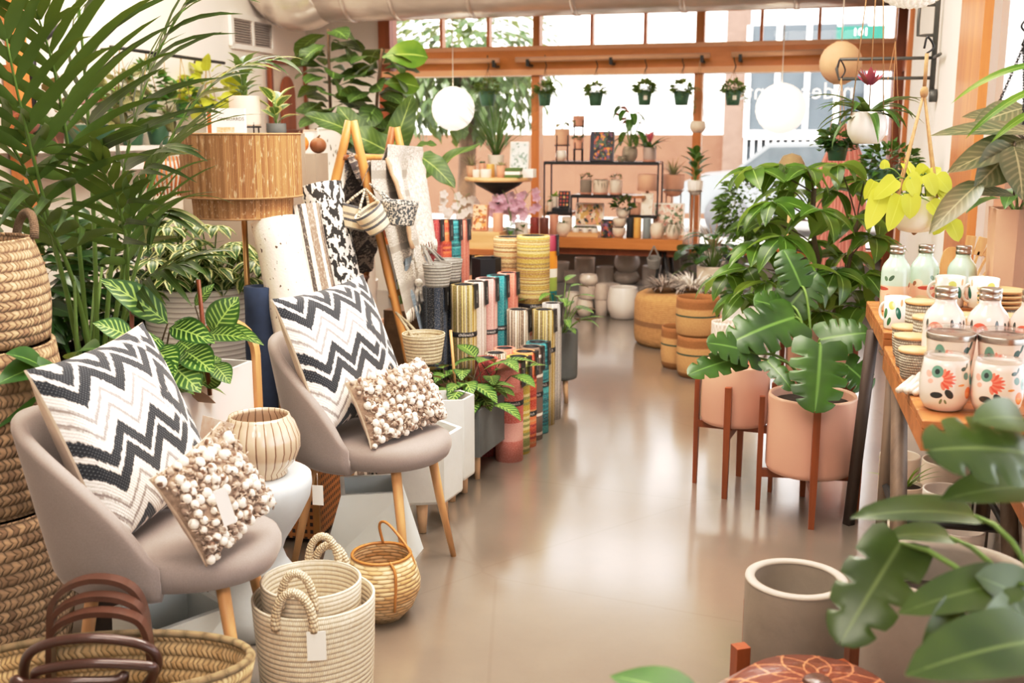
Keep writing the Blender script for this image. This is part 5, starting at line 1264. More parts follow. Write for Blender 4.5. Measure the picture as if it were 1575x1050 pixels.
f.build('foliage', L_fiddle, fg); f = MB(); q = P(588, 88, 7.75) - fg_c; f.leaf(q, V((.9, -.3, .25)), .33, .27, 'fiddle', .9, .1, 9, up=(.1, -.8, .5), wave=.02)
f.leaf(P(590, 128, 7.75) - fg_c, V((.8, -.1, .1)), .26, .22, 'fiddle', .7, .1, 9, up=(.1, -.8, .6))
f.build('bright_leaves', L_bright, fg); s_.build('stem', M_bark, fg)  # two leaves in a brighter green than the rest
# alocasia behind the rack
al_c = PZ(622, 6.35, 0); al = thing('alocasia', 'alocasia with large wavy leaves behind the bamboo rack', 'plant', al_c); pot_mb(.16, .34, 'taper').build('pot', M_terra, al); soil_part(al, .135, .31)
f, s_ = MB(), MB()
for (b, e, Y0, Y1, W_, up, dr_) in (((640, 292), (725, 212), 6.3, 6.2, .20, (-.4, -.35, .9), .5), ((645, 240), (690, 285), 6.2, 6.0, .17, (.1, -.7, .6), .6), ((600, 240), (635, 150), 6.4, 6.4, .20, (.3, -.9, .2), .1), ((545, 205), (472, 178), 6.3, 6.2, .17, (.2, -.7, .7), .4), ((600, 235), (530, 205), 6.35, 6.2, .22, (.0, -.8, .6), .4), ((575, 250), (600, 205), 6.5, 6.5, .2, (.2, -.9, .3), .2), ((640, 225), (668, 222), 6.4, 6.3, .1, (.1, -.5, .8), .4), ((560, 215), (520, 165), 6.5, 6.5, .18, (.2, -.8, .5), .2), ((615, 300), (560, 260), 6.4, 6.3, .2, (0, -.8, .5), .4)):
    B_, E_ = P(*b, Y0) - al_c, P(*e, Y1) - al_c; L = (E_ - B_).length
    s_.tube(bez([V((0, 0, .31)), V((B_.x * .3, B_.y * .3, B_.z * .9)), B_], 8), .007, 6); f.leaf(B_, (E_ - B_) + V((0, 0, dr_ * L * .4)), L * 1.05, W_, 'heart', dr_, .18, 16, up=up, wave=.055)
f.build('foliage', L_alo, al); s_.build('stem', M_stem, al)

# hanging rails with hooks
M_rail = mat('rail_wood', '#e0b48e', .5, var=.06)
def rail(label, p0, p1, b, brk):
    A, B_ = Bk(*p0, b), Bk(*p1, b); o = thing('hanging_rail', label, 'rail', A, 0, None); mb = MB(); mb.tube([V((0, 0, 0)), (B_ - A) * .5, B_ - A], .022, 10); mb.build('rod', M_rail, o)
    for px in brk:
        d = BkZ(px, b, A.z) - A; d.z = (B_ - A).z * (d.length / (B_ - A).length); mb = MB(); mb.box((0, .06, -.045), (.025, .16, .02), M=Matrix.Translation(d) @ Matrix.Rotation(-YAW, 4, 'Z')); mb.box((0, .0, -.025), (.025, .05, .05), M=Matrix.Translation(d) @ Matrix.Rotation(-YAW, 4, 'Z')); mb.build('bracket', M_black, o)
    return A, B_
RB = WB - .2
rail('short wooden rail on the beam behind the fig tree and left lantern', (588, 95), (768, 93), RB, (604, 760))
RA_, RBB = rail('long wooden rail on the beam holding the green hanging pots', (793, 92), (1092, 85), RB, (812, 940, 1080))
rail('right wooden rail on the beam beside the right lantern', (1125, 84), (1285, 79), RB, (1139, 1270))
def trailing(f, s, z, n=14, r=.05, L=.2, leafL=.03, rr=None, up=.1):
    rr = rr or random.Random(5)
    for k in range(n):
        a = k * 2.4; b = V((r * .7 * cos(a), r * .7 * sin(a), z)); p1 = b + V((cos(a) * r * .8, sin(a) * r * .8, up * rr.random())); ln = L * rr.random()
        p2 = p1 + V((cos(a) * r * .3, sin(a) * r * .3, -ln)); cv = bez([b, p1 + V((0, 0, .02)), p2], 7); s.tube(cv, .0015, 4)
        for q in cv[1:]: w = rr.uniform(0, 6.28); f.leaf(q, (cos(w), sin(w), .25), leafL * rr.uniform(.8, 1.3), leafL * .7, 'ovate', .6, .1, 3)
    bush(f, (0, 0, z + r * .5), (r * 1.35, r * 1.35, r * .8), n * 6, leafL * 1.3, leafL * .9, 'ovate', .5, rr=rr, seg=3)
L_hang = leafm('hanging_leaf', '#7fae62', '#578a48', rib='#a5c583', tr=.5)
hang_specs = ((750, 139, 163, 14, 'green hanging pot in front of the left pane, beside the left lantern', .02, .03), (838, 140, 163, 11, 'green hanging pot left of the others in the middle pane, ivy spilling to its right', .05, .05), (916, 142, 163, 12, 'green hanging pot with a dense round plant, second in the middle pane', .10, .04), (991, 139, 162, 12, 'green hanging pot with loose airy sprigs, third in the middle pane', .05, .06), (1048, 140, 162, 13, 'green hanging pot with long trailing strands, by the right mullion', .20, .04), (1127, 139, 162, 13, 'green hanging pot in the right pane with a white tag', .14, .04))
for i, (px, y0, y1, hw, lb, tl_, up) in enumerate(hang_specs):
    top, bot = Bk(px, y0, RB), Bk(px, y1, RB); r = mm(hw, top.y, 1.7); h_ = top.z - bot.z
    rr = random.Random(50 + i)
    o = potted('hanging_pot', lb, 'hanging plant', bot, r, h_, 'taper', M_green_pot, lambda f, s, z: trailing(f, s, z, 20, r, tl_ + .04, .036, rr, up) or L_hang, 'green pots hanging along the window')
    zr = Bk(px, 90, RB).z - bot.z; hang_cords(o, r, h_ * .95, zr - .09, M_cord, 3, .002)
    mb = MB(); mb.tube(spline([(0, 0, zr - .10), (0.012, 0, zr - .06), (0, 0, zr - .02), (-.0, .02, zr + .026), (0, .03, zr + .0)], 5), .004, 6); mb.build('hook', M_black, o)
    if i in (3, 5): mb = MB(); mb.box((0, -r * .9, h_ * .5), (.03, .002, .035)); mb.build('price_tag', M_card, o)
# white hanging bowl by the mullion
c_ = Bk(1073, 204, .55); o = potted('hanging_bowl', 'small glazed cream bowl hanging on a cord in front of the right mullion', 'hanging pot', c_, mm(12, c_.y, 1.4), .09, 'tum', M_sand, None); zr = Bk(1073, 92, .55).z - c_.z; hang_cords(o, .05, .08, zr, M_cord, 2, .003, 0)
# paper lanterns
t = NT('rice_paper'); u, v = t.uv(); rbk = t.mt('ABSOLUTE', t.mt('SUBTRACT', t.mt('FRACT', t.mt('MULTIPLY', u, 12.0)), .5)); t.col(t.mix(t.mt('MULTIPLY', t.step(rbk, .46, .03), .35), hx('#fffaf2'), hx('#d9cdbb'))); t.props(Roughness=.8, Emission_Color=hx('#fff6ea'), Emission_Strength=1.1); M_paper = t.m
def lantern(label, px, py, hw, b, m, ztop=CEIL, name='paper_lantern'):
    c_ = Bk(px, py, b); r = mm(hw, c_.y, 1.7); o = thing(name, label, 'lantern', c_); mb = MB(); k_ = 24
    mb.lathe([(max(.035, r * sin(PI * (.03 + .94 * i / k_))) * (1 if i % 2 else .985), -r * cos(PI * (.03 + .94 * i / k_))) for i in range(k_ + 1)], 36); mb.build('globe', m, o)
    mb = MB(); mb.tube([(0, 0, r * .9), (0, 0, ztop - c_.z)], .004, 5); mb.build('cord', M_wcord, o)
lantern('round white paper lantern in front of the left window pane', 697, 167, 33, .58, M_paper)
lantern('round white paper lantern in front of the right window pane', 1201, 167, 38.5, .58, M_paper)
lantern('round beige woven lantern hanging near the pipe rack', 1293, 97, 32, -1.6, mat('beige_lantern', '#d8b28f', .8, var=.08, sc=8), name='woven_lantern')

# ================================================================ back table and what stands on it
ZT = Bk(950, 367, 0).z; tb = thing('back_table', 'long wooden plank table on black trestle legs under the window', 'table', BkZ(1046, 0, 0), -YAW)
mb = MB(); mb.box((-1.0, .36, ZT - .04), (2.0, .72, .08)); mb.build('tabletop', wood('back_plank', '#cf8f4f', '#b0702f', .45, ax=0, sc=8), tb)
mb = MB(); mb.box((-1.0, .38, ZT - .11), (1.92, .6, .06)); mb.build('apron', M_dkfir, tb)
for x in (-.16, -1.8):
    for y, dx in ((.08, -.09), (.08, .09), (.40, -.09), (.40, .09)):
        mb = MB(); mb.tube([(x + dx * .15, y, ZT - .1), (x + dx, y, 0)], .015, 6); mb.build('leg', M_black, tb)
def tp(px, b, z=None): return BkZ(px, b, ZT if z is None else z)
def dims(x0, x1, y0, y1, b):
    A, B_ = Bk((x0 + x1) / 2, y1, b), Bk((x0 + x1) / 2, y0, b); return mm(x1 - x0, A.y, A.z) / 2, B_.z - A.z
# wire shelf
zS1, zS2, zS3, zS4 = Bk(920, 248, .42).z, Bk(925, 299, .40).z, Bk(857, 325, .40).z, Bk(985, 330, .40).z
sh0 = tp(835, .30); sh = thing('wire_shelf', 'stepped black wire shelf with wooden boards on the back table', 'shelf', sh0, -YAW)
sx = lambda px, z=1.0: (BkZ(px, .30, z) - sh0).dot(UX)
M_shw = wood('shelf_board', '#a8703f', '#8a5630', .5, ax=0, sc=9)
def board(x0, x1, z): mb = MB(); mb.box(((x0 + x1) / 2, .15, z - ZT), (x1 - x0, .26, .02)); mb.build('board', M_shw, sh)
XA, XB, XC, XD, XE = sx(836), sx(878), sx(968), sx(1011), sx(1003)
board(XA, XD, zS1 - .012); board(XB, XC + .12, zS2 - .012); board(XA, XB, zS3 - .012); board(XC, XD, zS4 - .012)
for x, za, zb_ in ((XA, 0, zS1), (XD, zS4, zS1), (XB, 0, zS2), (XC, 0, zS2), (XE - .02, 0, zS4)):
    for y in (.025, .275): mb = MB(); mb.box((x, y, (max(za - ZT, 0) + zb_ - ZT) / 2 - .006), (.012, .012, zb_ - ZT - max(za - ZT, 0))); mb.build('upright', M_black, sh)
for x0, x1, z in ((XA, XD, zS1), (XB, XC, zS2), (XA, XB, zS3), (XC, XD, zS4)):
    for y in (.018, .282): mb = MB(); mb.box(((x0 + x1) / 2, y, z - ZT - .012), (x1 - x0, .012, .026)); mb.build('edge_bar', M_black, sh)
# simple decorated pieces
M_candR = mat('candle_red', '#a3423a', .4, coat=.4); M_candB = mat('candle_brown', '#7a4030', .4, coat=.4)
M_blush = mat('blush_tin', '#e0a98f', .5); M_yel = mat('honey_jar', '#e0b060', .4, coat=.3); M_slate = mat('slate_tin', '#8c979a', .5); M_blk2 = mat('ink_vase', '#24272c', .4)
M_lilac = mat('mushroom_pot', '#c2b1a8', .6)
def patterned(name, base, cols, sc, th=.5):
    t = NT(name); c = hx(base)
    for i, k in enumerate(cols):
        o = t.obj((1, 1, 1)); n = t.noise(o, sc * (1 + .3 * i), 1); v_ = t.new('ShaderNodeMapping'); v_.inputs['Location'].default_value = (i * 3.1, i * 1.7, i * 5.3); t.t.links.new(o, v_.inputs[0]); n = t.noise(v_.outputs[0], sc * (1 + .2 * i), 1)
        c = t.mix(t.step(n, th + .06, .03), c, hx(k))
    t.col(c); t.props(Roughness=.5); return t.m
A_dark = patterned('dark_floral', '#2b2730', ['#c9623c', '#d99a4a', '#7d5a7e', '#4f6b52'], 26, .53)
A_garden = patterned('garden_art', '#e2a98a', ['#3f5a3c', '#2d3d35', '#d8b36a', '#f0ddc8'], 16, .5)
A_rose = patterned('rose_art', '#efe4d8', ['#dba798', '#c98a7c', '#5d7a55', '#e8c3b4'], 20, .5)
A_grid = None
t = NT('fruit_grid'); u, v = t.uv(); gu = t.mt('SUBTRACT', t.mt('FRACT', t.mt('MULTIPLY', u, 3.0)), .5); gv = t.mt('SUBTRACT', t.mt('FRACT', t.mt('MULTIPLY', v, 4.0)), .5); d2 = t.mt('ADD', t.mt('MULTIPLY', gu, gu), t.mt('MULTIPLY', gv, gv))
w_ = t.white(t.mt('ADD', t.mt('FLOOR', t.mt('MULTIPLY', u, 3.0)), t.mt('MULTIPLY', t.mt('FLOOR', t.mt('MULTIPLY', v, 4.0)), 7.0))); t.col(t.mix(t.mt('SUBTRACT', 1.0, t.step(d2, .1, .03)), hx('#1f1d20'), t.ramp(w_, [(0, hx('#d9793f')), (.35, hx('#b8463c')), (.7, hx('#e0b87a'))], True))); t.props(Roughness=.5); A_grid = t.m
def succ(n=14, L=.04, W=.02, m=None, up=(.2, 1.2)):
    return lambda f, s, z: (rosette(f, (0, 0, z), n, L, W, 'lance', up, .5, seg=4), m)[1]
def grassy(n=40, L=.16, W=.008, m=None, up=(.7, 1.45), dr=.8):
    return lambda f, s, z: (rosette(f, (0, 0, z), n, L, W, 'strap', up, dr, seg=6), m)[1]
def flat(r, n=50, m=None): return lambda f, s, z: (bush(f, (0, 0, z + r * .6), (r, r, r * .55), n, r * .55, r * .22, 'lance', .4, seg=3, tilt=.6), m)[1]
def pcs(label, x0, x1, y0, y1, b, z, style, m, leafy=None, name='pot', cat='pot', group=None, saucer=False, rz=0):
    r, h_ = dims(x0, x1, y0, y1, b); c_ = BkZ((x0 + x1) / 2, b, z)
    if saucer: c_.z += .014
    o = potted(name, label, cat, c_, r, h_ - (.014 if saucer else 0), style, m, leafy, group, rz)
    if saucer: mb = MB(); mb.lathe([(1e-7, -.014), (r * .95, -.014), (r * 1.02, -.0), (1e-7, .0)], 24); mb.build('saucer', M_blush, o)
    return o
def cyl(label, x0, x1, y0, y1, b, z, m, name, cat, group=None, lid=None):
    r, h_ = dims(x0, x1, y0, y1, b); o = thing(name, label, cat, BkZ((x0 + x1) / 2, b, z), 0, group); mb = MB()
    mb.lathe([(1e-7, 0), (r * .96, 0), (r, .004), (r, h_ - .004), (r * .96, h_), (r * .8, h_), (r * .8, h_ - .01), (1e-7, h_ - .01)], 24); mb.build('body', m, o)
    if lid: mb = MB(); mb.lathe([(1e-7, h_ + .001), (r * .9, h_ + .001), (r * .9, h_ + .012), (1e-7, h_ + .014)], 24); mb.build('lid', lid, o)
    return o, r, h_
f0 = .13
cyl('red candle tumbler at the left end of the back table', 815, 829, 332, 359, f0, ZT, M_candR, 'candle', 'candle')
o, r, h_ = cyl('brown diffuser jar with reeds at the left end of the back table', 830, 844, 332, 359, f0, ZT, M_candB, 'reed_diffuser', 'diffuser')
for k in range(6): a = k * 1.05; mb = MB(); mb.tube([(0, 0, h_ - .01), (.035 * cos(a), .035 * sin(a), h_ + .10)], .002, 4); mb.build('reed', M_oak, o)
cyl('tall blush tin beside the brown diffuser jar', 845, 859, 332, 362, f0 + .1, ZT, M_blush, 'tin', 'tin')
pcs('cream round pot with a small cactus on the back table', 856, 877, 343, 364, f0 - .05, ZT, 'tum', M_sand, succ(12, .05, .018, L_mid), 'potted_cactus', 'plant')
pcs('beige cylinder pot behind the cactus pot', 864, 880, 325, 350, .33, ZT, 'cyl', M_sand)
ty = thing('wooden_tray', 'pale wooden tray holding three little cups on the back table', 'tray', tp(897.5, f0 - .02), -YAW); mb = MB(); lw2 = mm(49, 8.4); mb.box((0, 0, .006), (lw2, .10, .012)); mb.build('tray_base', M_oakx, ty)
mb = MB()
for y in (-.05, .05): mb.box((0, y, .018), (lw2, .008, .036))
mb.build('tray_sides', M_oakx, ty)
for px, lb in ((885.5, 'left'), (900, 'middle'), (914.5, 'right')): pcs('small white cup with a seedling, %s of three on the wooden tray' % lb, px - 5.5, px + 5.5, 348, 359, f0 - .02, ZT + .013, 'taper', M_whitec, succ(7, .03, .015, L_mid), 'small_cup', 'cup', 'white cups on the wooden tray')
def art(label, x0, x1, y0, y1, b, z, fm, am, name='framed_art', cat='picture', spine=None, thick=.02):
    r, h_ = dims(x0, x1, y0, y1, b); w_ = r * 2; o = thing(name, label, cat, BkZ((x0 + x1) / 2, b, z), -YAW); T = Matrix.Rotation(R(-9), 4, 'X'); bw = w_ * .05
    mb = MB(); mb.box((0, .005, h_ / 2), (w_, thick, h_), M=T); mb.build('frame', fm, o); mb = MB(); mb.add([(-w_ / 2 + bw + (w_ * .12 if spine else 0), -thick / 2 + .003, bw), (w_ / 2 - bw, -thick / 2 + .003, bw), (w_ / 2 - bw, -thick / 2 + .003, h_ - bw), (-w_ / 2 + bw + (w_ * .12 if spine else 0), -thick / 2 + .003, h_ - bw)], [(0, 1, 2, 3)], [[(0, 0), (1, 0), (1, 1), (0, 1)]], False, T); mb.build('print', am, o)
    return o
art('framed garden print leaning on the back table under the wire shelf', 884, 928, 309, 345, .46, ZT + .052, M_white, A_garden)
for k, (lb, m) in enumerate((('black book lying under the framed garden print', M_blk2), ('dark brown book on top of the black one under the garden print', mat('brown_book', '#4a3328', .6)))):
    mb = MB(); mb.box((0, 0, .012), (mm(34, 8.7), .14, .024)); o = thing('flat_book', lb, 'book', tp(900, .46, ZT + .026 * k), -YAW + .04 * k, 'books under the garden print'); mb.build('cover', m, o); mb = MB(); mb.box((0.003, -.004, .012), (mm(34, 8.7) - .008, .14, .016)); mb.build('pages', M_card, o)
cyl('dark floral canister on the back table', 924, 943, 341, 366, f0 - .04, ZT, A_dark, 'canister', 'canister', lid=M_blk2)
zb_ = ZT
for k, (x0, x1, y0, y1, lb, st_) in enumerate(((940, 962, 351, 366, 'white bowl at the bottom of the bowl stack on the back table', 'bowl'), (942, 964, 337, 351, 'white bowl in the middle of the bowl stack on the back table', 'bowl'))):
    o = pcs(lb, x0, x1, y0, y1, f0 - .02, zb_, st_, M_sand, None, 'bowl', 'bowl', 'stacked bowls on the back table'); zb_ += dims(x0, x1, y0, y1, f0)[1] + .002
def redplant(f, s, z):
    bush(f, (0, 0, z + .035), (.085, .085, .05), 60, .06, .035, 'ovate', .5, seg=4, tilt=.5); g = random.Random(4)
    return L_dark
o = pcs('cream pot with a red-flowered plant on top of the bowl stack', 947, 968, 324, 338, f0 - .02, zb_, 'bowl', M_cream, redplant, 'potted_kalanchoe', 'plant')
f = MB(); rr = random.Random(4)
for k in range(26): a = rr.uniform(0, 6.28); q = rr.uniform(0, .07); f.leaf((q * cos(a), q * sin(a), .13 + rr.uniform(0, .05)), (cos(a), sin(a), .8), .03, .02, 'ovate', .3, .1, 3)
f.build('flowers', L_red, o)['kind'] = 'stuff'
cyl('black vase with a gold twig motif on the back table', 963, 975, 336, 367, f0 - .03, ZT, M_blk2, 'vase', 'vase')
cyl('honey coloured canister on the back table', 974, 986, 336, 367, f0 - .03, ZT, M_yel, 'canister', 'canister')
cyl('slate grey canister on the back table', 988, 1001, 337, 368, f0 - .04, ZT, M_slate, 'canister', 'canister')
pcs('cream cylinder pot with dark soil on the back table', 1000, 1021, 345, 369, f0 - .05, ZT, 'tum', M_sand, lambda f, s, z: None)
pcs('pale pot with a curly silver air plant at the right end of the back table', 1024, 1046, 347, 370, f0 - .05, ZT, 'tum', M_cream, lambda f, s, z: (rosette(f, (0, 0, z), 46, .13, .012, 'strap', (.0, 1.3), 1.8), L_silver)[1], 'potted_air_plant', 'plant')
art('large rose flower print leaning at the right end of the back table', 1004, 1051, 309, 358, .42, ZT, M_white, A_rose)
pcs('small bright green plant behind the bowl stack', 935, 947, 333, 346, .5, ZT, 'cyl', M_whitec, succ(20, .07, .025, L_bright, (.4, 1.4)), 'potted_plant', 'plant')
# top board
zq = zS1
def wireplanter(label, x0, x1, y0, y1, yfoot, b, m, leafy):
    r, h_ = dims(x0, x1, y0, y1, b); zz = Bk((x0 + x1) / 2, y1, b).z; o = potted('stand_planter', label, 'plant', BkZ((x0 + x1) / 2, b, zz), r, h_, 'cyl', m, leafy)
    for k in range(4): a = PI / 4 + k * PI / 2; mb = MB(); mb.tube([(r * 1.04 * cos(a), r * 1.04 * sin(a), h_ * .6), (r * 1.04 * cos(a), r * 1.04 * sin(a), zq - zz + .001)], .004, 5); mb.build('leg', M_black, o)
    mb = MB(); mb.tube([V((r * 1.04 * cos(q), r * 1.04 * sin(q), -.004)) for q in [2 * PI * k / 20 for k in range(21)]], .004, 5, False); mb.build('ring', M_black, o)
    return o
wireplanter('beige pot on a black wire stand with dark arrow leaves, top shelf left', 853, 876, 198, 223, 247, .42, M_terra, lambda f, s, z: ([stemleaf(f, s, (0, 0, z), V((cos(a) * .06, sin(a) * .03, z + hh)), .11, .05, 'heart', .7, out=(cos(a), sin(a), .1), rs=.003) for a, hh in ((0, .13), (2.9, .14), (1.2, .06), (4.4, .05), (5.4, .08))], L_dusk)[1])
pcs('cream bowl under the left wire stand on the top shelf', 855, 871, 231, 247, .42, zq, 'tum', M_cream, None, 'bowl', 'bowl')
wireplanter('small blush pot on a wire stand with a green star plant, top shelf', 882, 897, 212, 229, 247, .40, M_blush, succ(16, .07, .03, L_mid, (.1, 1.0)))
wireplanter('blush pot high on a wire stand behind the star plant', 881, 899, 178, 194, 247, .55, M_blush, None)
art('upright dark patterned puzzle box on the top shelf', 907, 943, 201, 247, .42, zq, mat('navy_box', '#2f2b40', .5), A_dark, 'puzzle_box', 'box', True, .045)
pcs('curly silver air plant in a tiny bowl on the top shelf', 950, 962, 240, 247, .38, zq, 'bowl', M_sand, lambda f, s, z: (rosette(f, (0, 0, z), 30, .075, .012, 'strap', (.0, 1.2), 2.2), L_silver)[1], 'air_plant', 'plant')
def anth(f, s, z):
    rr = random.Random(6)
    for k in range(17):
        a = k * 2.4; tp_ = V((cos(a) * rr.uniform(.03, .15), sin(a) * .08, z + rr.uniform(.05, .34))); stemleaf(f, s, (0, 0, z), tp_, rr.uniform(.10, .15), .075, 'heart', 1.1, out=(cos(a), sin(a) * .5, -.25), rs=.003)
    return L_mid
o = pcs('anthurium with red flowers in a woven pot on the top shelf', 957, 980, 224, 247, .44, zq, 'tum', W_rope, anth, 'anthurium', 'plant')
f = MB(); rr = random.Random(12)
for k in range(8): f = MB(); f.leaf((rr.uniform(-.09, .08), rr.uniform(-.05, 0), .12 + rr.uniform(.16, .32)), (rr.uniform(-1, 1), -.6, .3), .06, .06, 'heart', .4, .1, 5, up=(0, -.6, .8)); f.build('flower', L_red, o)
o = pcs('mushroom grey pot on a wooden saucer with a pink bromeliad, top shelf right', 989, 1009, 225, 247, .42, zq, 'cyl', M_lilac, grassy(24, .19, .022, L_mid, (.4, 1.2), 1.0), 'bromeliad', 'plant', None, True)
f = MB(); rosette(f, (0, 0, .14), 12, .11, .02, 'lance', (1.0, 1.5), .3); f.build('flower_spike', L_pinkf, o)
# middle board
for x0, x1, m, lf_, lb in ((892, 910, M_conc, flat(.05, 60, L_grass), 'grey pot with flat green plant and dry blooms, middle shelf left'), (912, 935, M_sand, lambda f, s, z: (rosette(f, (0, 0, z), 50, .11, .012, 'strap', (-.2, 1.2), 2.6), L_silver)[1], 'cream pot with a curly air plant, middle of the middle shelf'), (938, 957, M_stone, flat(.05, 60, L_grass), 'stone pot with flat green plant, middle shelf right')):
    pcs(lb, x0, x1, 276, 298, .42, zS2, 'cyl', m, lf_, 'potted_plant', 'plant', 'saucer pots on the middle shelf', True)
o, r, h_ = cyl('small lamp with a tan drum shade standing right on the middle shelf', 980, 1011, 268, 293, .42, zS2 + .0, M_terra, 'drum_lamp', 'lamp'); o.location.z = Bk(995, 293, .42).z
mb = MB(); mb.tube([(0, 0, .004), (0, 0, zS4 - o.location.z + .002)], .012, 8); mb.lathe([(1e-7, 0), (.05, 0), (.05, .01), (1e-7, .012)], 20, loc=(0, 0, zS4 - o.location.z + .001)); mb.build('lamp_foot', M_brass, o)
# lower boards
pcs('tiny cream pot with a succulent, lower left shelf', 840, 850, 310, 325, .38, zS3, 'cyl', M_sand, succ(12, .04, .02, L_mid, (.3, 1.3)), 'potted_succulent', 'plant')
pcs('taller grey pot with bright leaves, lower left shelf', 848, 858, 303, 325, .48, zS3, 'cyl', M_stone, succ(14, .06, .025, L_bright, (.4, 1.4)), 'potted_succulent', 'plant')
mb = MB(); mb.box((0, 0, .016), (mm(26, 8.6), .12, .032)); o = solo('flat_book', mb, M_blk2, 'thick black book lying on the lower left shelf', 'book', BkZ(864, .40, zS3), -YAW)
art('upright black card box with a grid of fruit drawings, lower left shelf', 859, 876, 290, 315, .42, zS3 + .033, M_blk2, A_grid, 'card_box', 'box', None, .03)
art('white panel with a fine floral drawing, lower right shelf', 986, 1003, 296, 330, .36, zS4, M_card, A_rose if False else patterned('faint_art', '#f2e6d8', ['#d9c3ae', '#e5d2c0'], 18, .52))
pcs('terracotta cylinder pot on the lower right shelf', 969, 985, 312, 330, .40, zS4, 'cyl', M_terra)
# planters standing right of the shelf
def hi_planter(label, x0, x1, y0, y1, b, style, m, leafy):
    r, h_ = dims(x0, x1, y0, y1, b); zz = Bk((x0 + x1) / 2, y1, b).z; o = potted('stand_planter', label, 'plant', BkZ((x0 + x1) / 2, b, zz), r, h_, style, m, leafy)
    for k in range(3): a = R(90 + 120 * k); mb = MB(); mb.tube([(r * .75 * cos(a), r * .75 * sin(a), h_ * .25), (r * .9 * cos(a), r * .9 * sin(a), -zz + (ZT if x1 < 1050 and b > 0 else 0))], .006, 6); mb.build('wire_leg', M_steel, o)
    mb = MB(); mb.tube([V((r * 1.0 * cos(q), r * 1.0 * sin(q), h_ * .3)) for q in [2 * PI * k / 20 for k in range(21)]], .006, 5, False); mb.build('ring', M_steel, o)
hi_planter('tan U-shaped planter on a tall wire stand with grassy shoots', 1018, 1052, 268, 302, .86, 'u', M_terra, grassy(46, .17, .010, L_dusk, (.7, 1.5), .5))
hi_planter('white egg-shaped planter on a tall wire stand with a rubber plant', 1057, 1081, 277, 300, .2, 'u', M_whitec, lambda f, s, z: rubber(f, s, z, 16, .13, .06, .2) and L_mid)

# pedestal at the left end
ZP = Bk(767, 272, -.55).z; pc_ = BkZ(767, -.55, 0)
ZB_ = .62
dt = thing('display_table', 'low wooden display table behind the rolled mats', 'table', BkZ(752, -.55, 0), -YAW); mb = MB(); mb.box((0, 0, ZB_ - .02), (.85, .62, .04)); mb.build('tabletop', M_plank, dt)
for x in (-.38, .38):
    for y in (-.27, .27): mb = MB(); mb.box((x, y, ZB_ / 2 - .02), (.05, .05, ZB_ - .04)); mb.build('leg', M_walnut, dt)
pd = thing('pedestal_stand', 'black pedestal stand with a round wooden top at the left end of the back table', 'stand', (pc_.x, pc_.y, ZB_)); hz = ZP - ZB_
mb = MB(); mb.lathe([(1e-7, hz - .03), (.245, hz - .03), (.25, hz - .025), (.25, hz - .004), (.245, hz), (1e-7, hz)], 40); mb.build('round_top', M_oakx, pd)
mb = MB(); mb.lathe([(.16, 0), (.16, .015), (.035, .03), (.03, .05), (.03, hz - .13), (.05, hz - .12), (.16, hz - .06), (.19, hz - .032), (1e-7, hz - .031)], 32); mb.build('pedestal_foot', M_black, pd)
pb = -.55
pcs('terracotta pot with wispy sprigs at the left edge of the pedestal stand', 717, 733, 253, 270, pb - .03, ZP, 'taper', M_terra, grassy(26, .12, .006, L_dusk, (.6, 1.5), .6), 'potted_plant', 'plant')
cyl('white candle cup on the pedestal stand', 727, 739, 260, 272, pb - .13, ZP, M_cream, 'candle', 'candle')
o, r, h_ = cyl('wide white candle glass at the front of the pedestal stand', 739, 756, 260, 273, pb - .16, ZP, M_cream, 'candle', 'candle')
cyl('amber candle jar with a dark stopper, back left on the pedestal stand', 737, 747, 249, 270, pb - .02, ZP, M_blush, 'candle_jar', 'candle', lid=M_green_pot)
cyl('honey candle jar, middle of the pedestal stand', 748, 761, 250, 270, pb - .05, ZP, M_yel, 'candle_jar', 'candle')
pcs('two-tone terracotta and white pot on the pedestal stand', 763, 780, 253, 272, pb - .13, ZP, 'taper', M_blush, succ(10, .05, .02, L_dusk, (.4, 1.3)), 'potted_plant', 'plant')
for k in range(3):
    mb = MB(); mb.box((0, 0, .011), (mm(24, 7.7), .13, .022)); solo('flat_book', mb, mat('green_book', '#5d7a3c', .6) if k != 1 else M_card, ('green book at the bottom of the pile on the pedestal stand', 'cream book in the middle of the pile on the pedestal stand', 'green book on top of the pile on the pedestal stand')[k], 'book', BkZ(791, pb - .10, ZP + .024 * k), -YAW + .05 * k, 'book pile on the pedestal stand')
mb = MB(); mb.box((0, 0, .03), (mm(22, 7.7), .10, .06)); solo('white_box', mb, M_card, 'white box at the right edge of the pedestal stand', 'box', BkZ(812, pb - .02, ZP), -YAW)
pcs('tall grey pot with a fountain of grass leaves on the pedestal stand', 750, 776, 222, 255, pb + .10, ZP, 'taper', M_stone, grassy(80, .60, .007, L_grass, (.85, 1.52), .75), 'potted_grass', 'plant')
art('tilted pale leaf print leaning on the pedestal stand', 783, 812, 210, 264, pb + .03, ZP + .003, M_white, patterned('leaf_art', '#dfe4e2', ['#a9b8b6', '#c9cfc8', '#8fa39d'], 22, .52))
pcs('white orchid pot with long leaves at the right of the pedestal stand', 816, 834, 245, 262, pb + .42, ZP - .10, 'cyl', M_whitec, grassy(12, .28, .04, L_bright, (.5, 1.3), 1.2), 'potted_orchid', 'plant') if False else None
